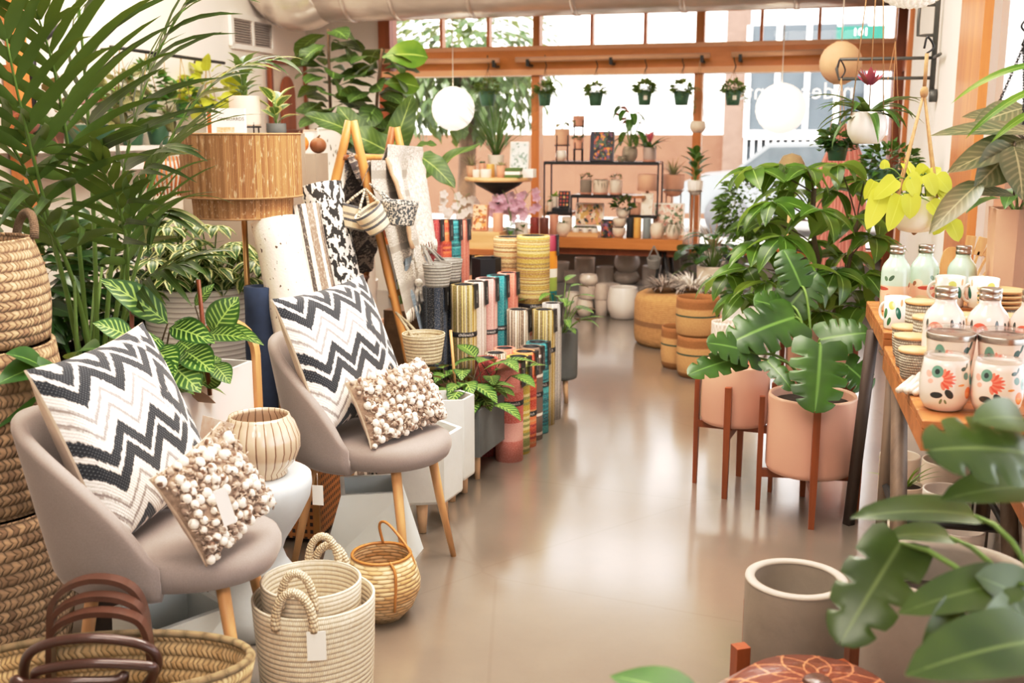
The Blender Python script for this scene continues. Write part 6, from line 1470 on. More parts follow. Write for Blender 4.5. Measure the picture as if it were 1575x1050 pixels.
# things on the low table: tray, pictured pots, orchids, mugs
zt_ = ZB_ + .12
mb = MB(); mb.box((0, 0, .06), (mm(62, 7.6), .22, .12)); solo('wooden_crate', mb, M_oakx, 'pale wooden crate on the low display table behind the mats', 'crate', BkZ(746, pb - .17, ZB_), -YAW)
art('pale gift bag with autumn leaf print on the wooden crate', 727, 750, 312, 352, pb - .17, zt_ + .001, M_blush, patterned('autumn', '#eac6a6', ['#b8683f', '#d99a5c', '#8a5a3c'], 24, .52), 'gift_bag', 'bag', None, .05)
cyl('blush candle tumbler right of the gift bag on the wooden crate', 758, 774, 322, 350, pb - .17, zt_, M_blush, 'candle', 'candle')
def orchid(f, s, z, n=26, seed=1):
    rr = random.Random(seed)
    for q in range(3):
        a = rr.uniform(0, 6.28); tp_ = V((cos(a) * .13, sin(a) * .06, z + .20 + .06 * q)); cv = bez([(0, 0, z), (0, 0, z + .25), tp_], 9); s.tube(cv, .0025, 5)
    rosette(f, (0, 0, z), 5, .10, .05, 'ovate', (.2, .6), .9)
    return L_mid
def orchid_fl(o, z, seed, m):
    rr = random.Random(seed)
    for k in range(17):
        f = MB(); c0 = V((rr.uniform(-.15, .12), rr.uniform(-.06, .06), z + rr.uniform(.06, .24)))
        for j in range(5): a = j * 1.2566; f.leaf(c0, (cos(a), -.25, sin(a)), .036, .03, 'round', .2, .05, 4, up=(0, -1, .1))
        f.build('blossom', m, o)
o = pcs('pink orchid in a tall grey vase on the low display table', 780, 792, 330, 358, pb - .1, ZB_, 'cyl', M_slate, lambda f, s, z: orchid(f, s, z, seed=3), 'potted_orchid', 'plant'); orchid_fl(o, .14, 3, L_orchid)
o = pcs('pale pink orchid in a white pot right of the grey vase orchid', 792, 812, 322, 358, pb + .02, ZB_, 'cyl', M_whitec, lambda f, s, z: orchid(f, s, z, seed=4), 'potted_orchid', 'plant'); orchid_fl(o, .17, 5, L_orchid)
o = pcs('white orchid at the far left of the low display table', 700, 716, 330, 355, pb + .1, ZB_, 'cyl', M_whitec, lambda f, s, z: orchid(f, s, z, seed=7), 'potted_orchid', 'plant'); orchid_fl(o, .13, 8, mat('white_petal', '#fbf3ef', .6, var=.02))
mg = thing('mug', 'yellow mug stacked left among the mugs behind the mats', 'mug', PZ(738, 6.55, PZ2 + .06), 0, 'stacked mugs behind the mats')
r = .032; mb = MB(); mb.lathe([(1e-7, 0), (r * .9, 0), (r, .008), (r, .07), (r * .9, .072), (r * .88, .012), (1e-7, .01)], 24); mgb = mb.build('mug_body', M_yel, mg); mb = MB(); mb.tube([V((r + .018 * sin(q), 0, .038 + .022 * cos(q))) for q in [PI * k / 10 for k in range(11)]], .005, 6); mb.build('handle', M_yel, mg)
mgm = {'teal': mat('teal_mug', '#2aa3a8', .35, coat=.4), 'tan': mat('tan_mug', '#b98f6c', .4, coat=.3)}
def remat(o, m):
    for ch in o.children: ch.data = ch.data.copy(); ch.data.materials[0] = m
mbx = MB(); mbx.box((0, 0, (PZ2 + .06) / 2), (.30, .24, PZ2 + .06)); solo('mug_stand', mbx, M_plank, 'small wooden plinth under the stacked mugs', 'plinth', (PZ(750, 6.58, 0).x, 6.6, 0), AM)
for px, z_, k, lb in ((751, 0, 'tan', 'tan mug in the middle of the lower mug row'), (763, 0, 'teal', 'teal mug at the right of the lower mug row'), (738, .073, None, 'yellow mug on top of the other yellow mug'), (751, .073, 'tan', 'tan mug on top of the other tan mug'), (763, .073, 'teal', 'teal mug on top of the other teal mug')):
    q = PZ(px, 6.55, PZ2 + .06 + z_); d_ = dup(mg, q, R(-60), lb)
    if k: remat(d_, mgm[k])

# ================================================================ pots stored under the table
mb = MB(); mb.box((0, 0, .10), (1.3, .36, .20)); solo('low_riser', mb, M_grey_wall, 'low grey riser under the back table for spare pots', 'riser', BkZ(925, .72, 0), -YAW)
def fp(label, px, wpx, h_, b, z, style, m, name='spare_pot', grp='spare pots under the back table'):
    c_ = BkZ(px, b, z); r = mm(wpx, c_.y, z) / 2; return potted(name, label, 'pot', c_, r, h_, style, m, None, grp)
fp('large glossy white round pot in front of the pots under the back table', 958, 47, .25, .10, .0, 'belly', M_whitec)
fp('cream bowl at the bottom of the leftmost stack under the back table', 899, 25, .14, .12, 0, 'tum', M_cream)
fp('blush cream pot in the middle of the leftmost stack under the back table', 903, 25, .105, .12, .141, 'cyl', M_stone)
fp('cream pot on top of the leftmost stack under the back table', 905, 29, .09, .12, .247, 'tum', M_cream)
fp('ribbed stone pot at the bottom of the stack beside the big white pot', 925, 23, .13, .16, 0, 'taper', M_stone)
fp('ribbed stone pot on top of the stack beside the big white pot', 925, 23, .13, .16, .131, 'cyl', M_stone)
fp('stone pot behind the big white pot, touching the ribbed stack', 942, 22, .24, .34, 0, 'cyl', M_stone)
fp('low wide white pot on the riser, bottom of the right-hand pair', 963, 38, .10, .66, .20, 'tum', M_cream)
fp('tall wide white pot on the riser, top of the right-hand pair', 964, 38, .145, .66, .302, 'tum', M_cream)
fp('beige ribbed pot on the riser, left of the white pair', 930, 27, .14, .62, .20, 'cyl', M_stone)
fp('dark beige pot at the back of the riser', 899, 31, .20, .72, .20, 'cyl', M_sand)
fp('small beige pot in front of the dark beige one on the riser', 879, 24, .10, .58, .20, 'cyl', M_sand)
fp('wide pale pot at the left end of the riser', 860, 32, .16, .68, .20, 'taper', M_cream)
fp('cream ball pot on the floor left of the leftmost stack', 881, 26, .17, .24, 0, 'tum', M_cream)
fp('square-shouldered white pot on the riser under the trestle leg', 1004, 33, .16, .62, .20, 'cyl', M_whitec)
c_ = Bk(1006, 411, -.04); bucket('grey rope basket hanging from the right end of the back table', c_, mm(11, c_.y), .08, W_grope, Bk(1006, 378, -.03), grp=None, rz=-YAW, tilt=(R(18), 0))
for o in bpy.data.objects:
    if o.name.startswith('hanging_basket') and 'back table' in o.get('label', '') and 'group' in o: del o['group']

# ================================================================ pouf, belly baskets, plants by the window
t = NT('jute_pouf'); u, v = t.uv(); row = t.mt('MULTIPLY', v, 70.0); a = t.mt('ABSOLUTE', t.mt('SUBTRACT', t.mt('FRACT', row), .5)); nn = t.noise(t.vec(t.mt('MULTIPLY', u, 70), t.mt('MULTIPLY', v, 30)), 1, 3)
bnd = t.mt('MAXIMUM', t.mt('MULTIPLY', t.step(v, .245, .01), t.mt('SUBTRACT', 1.0, t.step(v, .285, .01))), t.mt('MULTIPLY', t.step(v, .46, .01), t.mt('SUBTRACT', 1.0, t.step(v, .50, .01))))
c = t.mix(nn, hx('#cba26c'), hx('#9f7748')); c = t.mix(t.mt('MULTIPLY', bnd, .75), c, hx('#7c5536')); t.col(c); t.props(Roughness=.95); t.bump(t.mt('ADD', a, nn), .6, .006)
pf = thing('jute_pouf', 'round jute pouf with two darker bands and a white label, before the back table', 'pouf', (1.15, 7.38, 0)); mb = MB(); mb.lathe([(1e-7, 0), (.26, 0), (.285, .02), (.295, .06), (.297, .2), (.295, .30), (.28, .345), (.24, .365), (.12, .372), (1e-7, .372)], 56); mb.build('pouf_body', t.m, pf)
mb = MB(); T = Matrix.Rotation(R(-95), 4, 'Z'); mb.add([(.3, -.025, .18), (.3, .025, .18), (.3, .025, .235), (.3, -.025, .235)], [(0, 1, 2, 3)], None, False, T); mb.build('sewn_label', M_card, pf)
def tuft(label, loc, n, L, W, m, spread, name, base):
    o = thing(name, label, 'decoration', loc); f = MB(); rr = random.Random(n)
    for k in range(n):
        a = rr.uniform(0, 6.28); q = rr.random() ** .5 * spread; e = rr.uniform(.25, 1.2); f.leaf((q * cos(a), q * sin(a) * .7, .035), (cos(a) * cos(e), sin(a) * cos(e), sin(e)), L * rr.uniform(.6, 1.1), W, 'blade', .9, .2, 4)
    x = f.build('plumes', m, o); mb = MB(); mb.lathe([(1e-7, 0), (spread * .8, 0), (spread * 1.1, .03), (spread * 1.05, .04), (1e-7, .03)], 24, sy=.75); mb.build('bark_base', base, o)
tuft('grey-brown dried plume bundle on the left of the pouf', (1.045, 7.30, .373), 150, .13, .012, mat('grey_plume', '#a3968c', .9), .085, 'dried_plumes', M_bark)
tuft('shaggy white dried plume bundle on the right of the pouf', (1.235, 7.32, .373), 320, .17, .010, mat('white_plume', '#f1ebe3', .9, var=.03), .10, 'dried_plumes', M_bark)
t = NT('belly_weave'); u, v = t.uv(); nn = t.noise(t.vec(t.mt('MULTIPLY', u, 90), t.mt('MULTIPLY', v, 60)), 1, 2)
c = t.mix(nn, hx('#cfa873'), hx('#b38c58')); br = t.mt('MAXIMUM', t.mt('SUBTRACT', 1.0, t.step(v, .20, .01)), t.step(v, .42, .01)); c = t.mix(t.mt('MULTIPLY', br, .85), c, t.mix(nn, hx('#98622f'), hx('#7d4d22')))
gr = t.mt('MULTIPLY', t.step(v, .352, .004), t.mt('SUBTRACT', 1.0, t.step(v, .366, .004))); c = t.mix(gr, c, hx('#2f4a3a')); t.col(c); t.props(Roughness=.85); t.bump(nn, .5, .004); M_belly = t.m
def belly(label, loc, r, h_):
    o = thing('belly_basket', label, 'basket', loc, 0, 'woven belly baskets beside the pouf'); p = [(1e-7, 0), (r * .85, 0), (r * .95, h_ * .1), (r, h_ * .35), (r, h_ * .7), (r * .98, h_ * .9), (r * .97, h_), (r * .92, h_), (r * .93, h_ * .85), (r * .95, h_ * .5), (r * .8, .012), (1e-7, .012)]
    mb = MB(); mb.lathe(p, 40); mb.build('basket_body', M_belly, o)
belly('two-tone woven basket standing on the floor beside the pouf', (1.125, 6.36, 0), .128, .25)
belly('two-tone woven basket stacked on top of the other by the pouf', (1.12, 6.38, .235), .131, .245)
belly('two-tone woven basket half hidden behind the stacked pair', (1.05, 6.60, 0), .115, .26)

potted('potted_monstera', 'round glossy-leaved plant beside the right end of the back table', 'plant', (1.47, 7.88, 0), .12, .36, 'cyl', M_whitec, lambda f, s, z: ([stemleaf(f, s, (0, 0, z), V((cos(a) * q, sin(a) * q * .7, z + hh)), .15, .13, 'ovate', .9, out=(cos(a), sin(a), .1), rs=.004) for a, q, hh in [(k * 2.4, .06 + .012 * k, .12 + .025 * ((k * 5) % 9)) for k in range(15)]], L_dark)[1])
potted('potted_anthurium', 'lush green plant in a large cream pot by the right window pane', 'plant', PZ(1092, 7.75, 0), .115, .50, 'taper', M_cream, lambda f, s, z: ([stemleaf(f, s, (0, 0, z), V((cos(a) * q, sin(a) * q * .7, z + hh)), .15, .085, 'heart', .8, out=(cos(a), sin(a), .3), rs=.004) for a, q, hh in [(k * 2.4, .05 + .008 * (k % 15), .08 + .022 * ((k * 5) % 11)) for k in range(28)]], L_mid)[1])
potted('spiky_cordyline', 'spiky pale cordyline against the window right of the table', 'plant', PZ(1094, 8.55, 0), .10, .52, 'cyl', M_whitec, lambda f, s, z: (rosette(f, (0, 0, z + .06), 40, .28, .022, 'blade', (.3, 1.45), .7), s.tube([(0, 0, z - .02), (0, 0, z + .1)], .01, 6), leafm('cordyline_leaf', '#b8a98f', '#a06a62', rib='#d8d0b0'))[2])
def ficus(f, s, z):
    rr = random.Random(77); c0 = V((-.02, 0, z + .62)); s.tube(spline([(0, 0, z - .02), (.02, 0, z + .25), (-.02, 0, z + .6)], 6), .012, 7)
    for k in range(22): d = V((rr.gauss(0, 1), rr.gauss(0, 1), rr.uniform(-.6, 1))).normalized(); s.tube([V((-.01, 0, z + .42)), c0 + d * .22], [.005, .002], 4)
    bush(f, c0, (.26, .22, .27), 560, .068, .036, 'ovate', .5, rr=rr, seg=3, tilt=.0); return L_umb
potted('weeping_fig', 'dense small-leaved fig tree behind the umbrella plant', 'plant', PZ(1150, 7.0, 0), .13, .38, 'cyl', M_whitec, ficus)
t = NT('honeycomb'); u, v = t.uv(); a = t.mt('SINE', t.mt('MULTIPLY', u, 150.0)); b_ = t.mt('SINE', t.mt('MULTIPLY', v, 130.0)); t.col(hx('#efe0d3')); t.props(Roughness=.6); t.bump(t.mt('MULTIPLY', a, b_), .6, .004)
potted('textured_pot', 'empty white honeycomb-textured cylinder pot behind the blush pot', 'pot', PZ(1116, 5.75, 0), .092, .44, 'cyl', t.m, None)
bx_ = thing('box_planter', 'white square planter of dark succulents behind the textured pot', 'planter', PZ(1140, 6.35, 0), -.3); mb = MB(); mb.box((0, 0, .22), (.24, .18, .44)); mb.build('planter_body', M_whitec, bx_); mb = MB(); mb.box((0, 0, .441), (.21, .15, .01)); mb.build('soil', M_soil, bx_); f = MB(); bush(f, (0, 0, .5), (.12, .09, .08), 60, .08, .035, 'lance', .6); f.build('foliage', L_dark, bx_)
potted('spindly_seedling', 'thin young plant between the pouf baskets and the umbrella plant', 'plant', PZ(1098, 6.75, 0), .06, .30, 'cyl', M_terra, lambda f, s, z: (s.tube([(0, 0, z - .02), (.01, 0, z + .22)], .003, 5), bush(f, (.01, 0, z + .2), (.08, .06, .07), 40, .06, .016, 'lance', .5), L_mid)[2])
# pink ribbed garment by the door
t = NT('pink_rib'); u, v = t.uv(); k = t.mt('ABSOLUTE', t.mt('SUBTRACT', t.mt('FRACT', t.mt('MULTIPLY', u, 16.0)), .5)); t.col(t.mix(t.step(k, .25, .2), hx('#e3a596'), hx('#c97f72'))); t.props(Roughness=.95, Sheen_Weight=.3); t.bump(k, .6, .01)
gc = P(1300, 190, 7.3); gm = thing('pink_cardigan', 'pink ribbed garment on a hanger by the dark door', 'garment', gc)
mb = MB()
def gfn(u, v):
    a = 2 * u - 1; w_ = .05 + .10 * min(1, v * 4) ** .6 + .04 * v; return V((a * w_, .05 * cos(a * 1.5) * (.5 + v) * -1 + .012 * sin(a * 24) * min(1, v * 4), -.03 * a * a * 3 * (1 - v) - v * .95))
mb.grid(gfn, 48, 16); mb.grid(lambda u, v: gfn(1 - u, v) * 1.0 + V((0, .09 * (1 - (2 * u - 1) ** 2) + .004, 0)), 24, 16); mb.build('knit', t.m, gm)
mb = MB(); mb.tube(spline([(-.1, -.02, -.04), (0, -.02, .02), (.1, -.02, -.04)], 5), .005, 5); mb.tube(spline([(0, -.02, .02), (0, -.02, .06), (.02, -.02, .085), (0, -.02, .1)], 4), .003, 5); mb.build('hanger', M_black, gm)
c_ = P(1217, 262, 6.4); lt = thing('woven_dome', 'small rounded straw dome just above the umbrella plant', 'decoration', (c_.x, c_.y, 0)); mb = MB(); mb.lathe([(.085, c_.z - .02), (.075, c_.z + .04), (.05, c_.z + .085), (.0001, c_.z + .1)], 24); mb.build('dome', W_straw, lt); mb = MB(); mb.tube([(0, 0, 0), (0, 0, c_.z + .05)], .01, 6); mb.lathe([(1e-7, 0), (.12, 0), (.12, .012), (1e-7, .014)], 20); mb.build('pole', M_oak, lt)
# ================================================================ right side: blush pots in stands, monstera, umbrella plant
M_stand = wood('stand_wood', '#a2562c', '#7d3d1d', .42, ax=2, sc=14)
def plant_stand(label, loc, r, zb, zt, rz, name='plant_stand'):
    o = thing(name, label, 'plant stand', loc, rz, 'wooden plant stands')
    for k in range(4):
        a = k * PI / 2; mb = MB(); T = Matrix.Rotation(a, 4, 'Z'); x = r + .014
        mb.ring([[V((x + dx * s_, dy * s_, z)) for dx, dy in ((-.010, -.013), (.010, -.013), (.010, .013), (-.010, .013))] for z, s_ in ((0, .8), (zb, 1), (zt, 1))], False, T, True, True, True); mb.build('leg', M_stand, o)
    for k in range(2): mb = MB(); mb.box((0, 0, zb - .018), (2 * r + .016, .026, .03), M=Matrix.Rotation(k * PI / 2, 4, 'Z')); mb.build('cross_bar', M_stand, o)
    return o
S1P, S2P, S3P = V((1.145, 3.97, 0)), V((.915, 4.27, 0)), V((1.40, 4.80, 0))
plant_stand('wooden plant stand under the nearer blush pot with the monstera', S1P, .172, .17, .455, R(-100))
plant_stand('wooden plant stand under the blush pot further left', S2P, .142, .28, .46, R(-112))
def lf_px(mb, st, root, o, b, e, Y0, Y1, W_, kind='mon', up=None, droop=.4, lift=.25, rs=.005, lobes=5, cut=.7, seg=8, wave=0.0):
    B_, E_ = P(b[0], b[1], Y0) - o, P(e[0], e[1], Y1) - o; L = (E_ - B_).length; r0 = V(root)
    if st is not None: st.tube(bez([r0, V((r0.x * .6 + B_.x * .4, r0.y * .6 + B_.y * .4, max(r0.z, B_.z) * .6 + B_.z * .4 + .02)), B_], 9), [rs] * 9 + [rs * .6], 7)
    d = (E_ - B_) + V((0, 0, L * lift)); up = up or (0, -.75, .65)
    if kind == 'mon': mb.monstera(B_, d, L * 1.04, W_, droop, .15, up, lobes, 0, cut)
    else: mb.leaf(B_, d, L * 1.04, W_, kind, droop, .2, seg, up=up, wave=wave)
mo = thing('potted_monstera', 'monstera in the nearer blush pot on a wooden stand', 'plant', S1P + V((0, 0, .172)))
pot_mb(.165, .30, 'cyl').build('pot', M_pink, mo); soil_part(mo, .15, .265)
f, s_ = MB(), MB(); o0 = mo.location; rt = (0, 0, .26)
for a in (((1222, 488), (1140, 540), 4.0, 3.85, .24), ((1165, 545), (1098, 540), 3.9, 3.8, .16), ((1137, 551), (1074, 586), 3.9, 3.75, .12), ((1262, 530), (1258, 628), 3.8, 3.68, .24), ((1262, 522), (1335, 522), 3.95, 3.9, .18), ((1215, 470), (1262, 425), 4.1, 4.1, .2), ((1300, 560), (1335, 600), 3.9, 3.85, .16), ((1215, 480), (1165, 470), 4.1, 4.05, .16), ((1180, 555), (1212, 600), 3.85, 3.75, .09), ((1232, 440), (1205, 385), 4.1, 4.15, .17)):
    lf_px(f, s_, rt, o0, *a, lobes=5 if a[4] > .15 else 4)
f.build('foliage', L_mon, mo); s_.build('stem', M_stem, mo)
pot2 = potted('blush_pot', 'empty blush pot on the smaller wooden stand left of the monstera', 'pot', S2P + V((0, 0, .282)), .136, .25, 'cyl', M_pink, None)
plant_stand('wooden plant stand under the third blush pot with the umbrella plant', S3P, .150, .32, .60, R(-95))
ut = thing('umbrella_plant', 'big umbrella plant with drooping glossy leaflets in the rearmost blush pot', 'plant', S3P + V((0, 0, .322)))
pot_mb(.145, .28, 'cyl').build('pot', M_pink, ut); soil_part(ut, .13, .25)
f, s_ = MB(), MB(); o0 = ut.location; rr = random.Random(19)
tr_ = spline([(0, 0, .23)] + [P(x, y, Y) - o0 for x, y, Y in ((1262, 430, 4.75), (1250, 350, 4.72), (1252, 290, 4.7))], 8); s_.tube(tr_, .011, 8)
tr2 = spline([(.03, 0, .23)] + [P(x, y, Y) - o0 for x, y, Y in ((1300, 430, 4.8), (1318, 340, 4.8))], 8); s_.tube(tr2, .009, 8)
for (x, y, Y) in ((1188, 318, 4.5), (1240, 268, 4.6), (1290, 262, 4.75), (1330, 285, 4.8), (1205, 372, 4.4), (1168, 385, 4.5), (1262, 330, 4.45), (1308, 345, 4.6), (1345, 372, 4.6), (1178, 442, 4.4), (1232, 420, 4.35), (1285, 425, 4.4), (1330, 430, 4.5), (1205, 262, 4.75), (1158, 268, 4.7), (1322, 480, 4.45), (1262, 488, 4.35), (1215, 300, 4.9), (1280, 300, 4.9), (1150, 420, 4.7), (1240, 380, 4.9), (1300, 400, 4.9), (1200, 470, 4.6), (1345, 330, 4.9), (1180, 350, 4.85), (1140, 462, 4.6), (1165, 505, 4.5), (1122, 430, 4.75), (1250, 455, 4.7), (1310, 455, 4.7)):
    c_ = P(x, y - 8, Y) - o0; src = tr_ if x < 1290 else tr2; q = min(src, key=lambda p_: abs(p_.z - (c_.z - .10)))
    s_.tube(bez([q, q.lerp(c_, .5) + V((0, 0, .04)), c_], 6), .0035, 5); a0 = rr.uniform(0, 6.28); n = rr.choice((6, 7, 8))
    for j in range(n):
        a = a0 + j * 2 * PI / n; L = rr.uniform(.15, .22); f.leaf(c_, (cos(a), sin(a), rr.uniform(-.25, .3)), L, L * .42, 'lance', rr.uniform(.7, 1.3), .22, 6, tw=rr.uniform(-.5, .5))
f.build('foliage', L_umb, ut); s_.build('stem', M_dstem, ut)

# ================================================================ plank tables with drinkware
TD = V((.232, .973, 0)).normalized(); TRt = V((TD.y, -TD.x, 0)); AT = math.atan2(TD.y, TD.x) - PI / 2
TN = G(1419, 646, .78); TN.z = 0; TZ1, TZ2, TW = .78, .82, .36
def tl(a, c, z): return TN + TD * a + TRt * c + V((0, 0, z))
def bench(label, a0, a1, zt, th, nm='plank_table'):
    o = thing(nm, label, 'table', tl(a0, 0, 0), AT); n = 9; L = a1 - a0
    for k in range(n): mb = MB(); mb.box((TW / 2, L * (k + .5) / n, zt - .012), (TW, L / n - .004, .024), bev=.003); mb.build('plank', M_plank, o)
    for x in (.014, TW - .014): mb = MB(); mb.box((x, L / 2, zt - .024 - (th - .024) / 2), (.028, L, th - .024)); mb.build('side_rail', M_plank, o)
    for y in (.014, L - .014): mb = MB(); mb.box((TW / 2, y, zt - .024 - (th - .024) / 2), (TW - .058, .028, th - .026)); mb.build('end_rail', M_plank, o)
    return o, L
M_plank = wood('bench_plank', '#bb7d47', '#8d5a2c', .5, ax=0, sc=9)
M_leg = wood('grey_leg', '#7d6a57', '#5c4a3a', .6, ax=2, sc=12)
b1, L1 = bench('near plank table holding the floral tumblers and pink bottles', 0, .93, TZ1, .075)
b2, L2 = bench('far plank table holding the green bottles and lidded jars', .95, 1.62, TZ2, .06)
def leg(par, p, q, w_, m, nm='leg'): mb = MB(); mb.tube([p, q], w_, 4); return mb.build(nm, m, par)
W2L = lambda o, p: Matrix.Rotation(-AT, 3, 'Z') @ (V(p) - o.location)
for x in (.03, TW - .03):
    leg(b1, (x, .88, TZ1 - .05), (x, .90, 0), .022, M_leg); leg(b1, (x, .72, TZ1 - .08), (x, .34, 0), .024, M_leg)
    leg(b1, (x, .92, .33), (x, .52, .33), .012, M_black, 'cross_bar')
leg(b1, (.03, .55, .33), (TW - .03, .55, .33), .012, M_black, 'cross_bar')
mtop = W2L(b2, P(1343, 508, 3.72)); mft = W2L(b2, G(1305, 806))
leg(b2, mtop, mft, .022, mat('dark_trestle', '#4a3a30', .6)); leg(b2, (TW - .03, .25, TZ2 - .05), (TW + .0, .35, 0), .022, MC['dark_trestle']); leg(b2, (TW - .05, .60, TZ2 - .05), (TW - .02, .66, 0), .022, MC['dark_trestle'])
mb = MB(); mb.box((.04, -.012, TZ2 - .065), (.10, .07, .006)); mb.build('steel_plate', M_steel, b2)

# floral drinkware
def floral(name, base, us, vs, vo, scale=1.0):
    t = NT(name); u, v = t.uv(); uu = t.mt('FRACT', t.mt('MULTIPLY', u, us)); vv = t.mt('MULTIPLY_ADD', v, vs, vo); c = hx(base)
    S_ = scale
    pet = [(.36 + .10 * cos(R(a)), .66 + .13 * sin(R(a)), .085, .028, R(a) * 1.0, '#e8604a' if a % 40 else '#f08a72') for a in range(-80, 81, 20)]
    for (x, y, rx, ry, ro, k) in [(.17, .74, .05, .07, .3, '#efb5a8'), (.21, .60, .04, .05, -.3, '#eeb3a5')] + pet + [(.29, .80, .085, .125, 0, '#6f9d8d'), (.29, .80, .035, .055, 0, '#20332f'),
                                  (.46, .38, .05, .10, .35, '#2c3230'), (.30, .34, .085, .065, .3, '#2c3230'), (.36, .22, .018, .06, -.2, '#7a8a60'), (.42, .22, .016, .05, .3, '#7a8a60'), (.66, .86, .05, .04, .5, '#3c5b53'), (.73, .92, .022, .06, -.4, '#3c5b53'), (.70, .72, .05, .075, 0, '#5d8f86'),
                                  (.83, .64, .065, .12, 0, '#79b5a8'), (.83, .64, .025, .045, 0, '#2f5a55'), (.62, .55, .05, .022, .1, '#e8913f'), (.76, .38, .075, .13, .2, '#f08a4a'), (.74, .35, .035, .06, .4, '#f6a765')]:
        c = t.mix(t.blob(uu, vv, x, y, rx * S_, ry * S_, ro, .12), c, hx(k))
    t.col(c); t.props(Roughness=.22, Coat_Weight=.7); return t.m
M_flo1 = floral('floral_cup', '#f0e0d5', 2.0, 2.63, -.37); M_flo2 = floral('floral_tumbler', '#e9d4c6', 2.0, .86, .14)
t = NT('clear_lid'); t.props(Transmission_Weight=.9, Roughness=.05, IOR=1.3, Alpha=.35); t.col(hx('#f4f7f8')); M_lid = t.m
def cup(label, loc, rz):
    o = thing('stemless_tumbler', label, 'tumbler', loc, rz, 'floral stemless tumblers'); mb = MB()
    p = [(1e-7, 0), (.036, 0), (.046, .006), (.056, .026), (.0595, .05), (.0588, .08), (.0545, .112), (.052, .128)]
    mb.lathe(p + [(.050, .129), (.049, .12), (.052, .06), (.03, .008), (1e-7, .008)], 40); mb.build('cup_body', M_flo1, o)
    mb = MB(); mb.lathe([(.0525, .128), (.0535, .131), (.0535, .134), (.051, .138), (.044, .139), (.042, .134), (1e-7, .134)], 36); mb.build('lid', M_lid, o)
    return o
def tall(label, loc, rz):
    o = thing('tall_tumbler', label, 'tumbler', loc, rz, 'tall floral tumblers'); mb = MB()
    mb.lathe([(1e-7, 0), (.042, 0), (.046, .006), (.058, .13), (.060, .158), (.060, .163)], 40); mb.build('cup_body', M_flo2, o)
    mb = MB(); mb.lathe([(.0602, .152), (.0608, .154), (.0608, .166), (.0598, .168), (.057, .168)], 36); mb.build('steel_rim', M_steel, o)
    mb = MB(); mb.lathe([(.0612, .166), (.0635, .168), (.0635, .176), (.061, .181), (.054, .181), (.052, .174), (1e-7, .174)], 36); mb.build('lid', M_lid, o)
    return o
ca, cb = W2L(b1, G(1450, 624, TZ1)), None
def onT(px, py, z): q = G(px, py, z); return V((q.x, q.y, z))
cup('front stemless floral tumbler, left one at the end of the near plank table', onT(1450, 628, TZ1), R(-4))
cup('front stemless floral tumbler, right one at the end of the near plank table', onT(1530, 636, TZ1), R(-14))
tall('tall floral tumbler behind the left stemless one', PZ(1456, 2.70, TZ1), R(-10))
tall('tall floral tumbler behind the right stemless one', PZ(1535, 2.66, TZ1), R(-18))
def bottle(label, loc, h_, r, m, group, rz):
    o = thing('flask_bottle', label, 'bottle', loc, rz, group); mb = MB(); s = h_ / .245; k = r / .055
    mb.lathe([(1e-7, 0), (.048 * k, 0), (.054 * k, .006), (.055 * k, .03), (.055 * k, .150 * s), (.053 * k, .163 * s), (.046 * k, .178 * s), (.030 * k, .198 * s), (.0275 * k, .205 * s), (.0272 * k, .214 * s), (1e-7, .2145 * s)], 40); mb.build('bottle_body', m, o)
    mb = MB(); mb.lathe([(1e-7, .2146 * s), (.029 * k, .2146 * s), (.029 * k, .228 * s), (.027 * k, .229 * s), (.027 * k, .231 * s), (.029 * k, .232 * s), (.029 * k, .243 * s), (.027 * k, .245 * s), (1e-7, .245 * s)], 32); mb.build('steel_cap', M_steel, o)
    return o
t = NT('blush_flask'); u, v = t.uv(); v = t.mt('MULTIPLY_ADD', v, 1.0, -.2); uu = t.mt('FRACT', t.mt('MULTIPLY', u, 2.0)); c = hx('#f2dfd4')
for (x, y, rx, ry, ro, k) in ((.3, .42, .13, .07, 0, '#e7654c'), (.42, .33, .08, .05, .3, '#79a596'), (.7, .45, .03, .05, .3, '#46504c'), (.78, .46, .03, .05, -.3, '#46504c'), (.8, .34, .1, .06, 0, '#ee8a5c'), (.15, .46, .03, .05, .2, '#46504c'), (.55, .47, .03, .05, 0, '#3c4543'), (.6, .3, .05, .08, .4, '#2c3230')): c = t.mix(t.blob(uu, v, x, y, rx, ry, ro), c, hx(k))
t.col(c); t.props(Roughness=.15, Coat_Weight=.8); M_bfl = t.m
for px, Y, lb in ((1446, 2.94, 'blush floral bottle with steel cap, leftmost of the row behind the tall tumblers'), (1513, 2.92, 'blush floral bottle with steel cap, middle of the row behind the tall tumblers'), (1578, 2.88, 'blush floral bottle with steel cap, cut off at the right edge')): bottle(lb, PZ(px, Y, TZ1), .25, .056, M_bfl, 'blush bottles', R(-10))
t = NT('mint_flask'); u, v = t.uv(); v = t.mt('MULTIPLY_ADD', v, 1.0, -.16); uu = t.mt('FRACT', t.mt('MULTIPLY', u, 2.0)); c = t.mix(t.step(v, .34, .01), hx('#e9bfa6'), hx('#bfd9c6'))
for (x, y, rx, ry, ro, k) in ((.3, .36, .12, .05, 0, '#e9ddc4'), (.22, .35, .05, .03, .3, '#9b6a4c'), (.75, .44, .07, .03, .4, '#4d6a55'), (.62, .43, .05, .03, -.3, '#5d7d62'), (.4, .16, .16, .05, 0, '#d9c7a6'), (.3, .14, .06, .03, .2, '#8a7a55'), (.7, .2, .08, .04, 0, '#d08a70'), (.5, .3, .2, .025, 0, '#b8503c')): c = t.mix(t.blob(uu, v, x, y, rx, ry, ro), c, hx(k))
t.col(c); t.props(Roughness=.2, Coat_Weight=.7); M_mfl = t.m
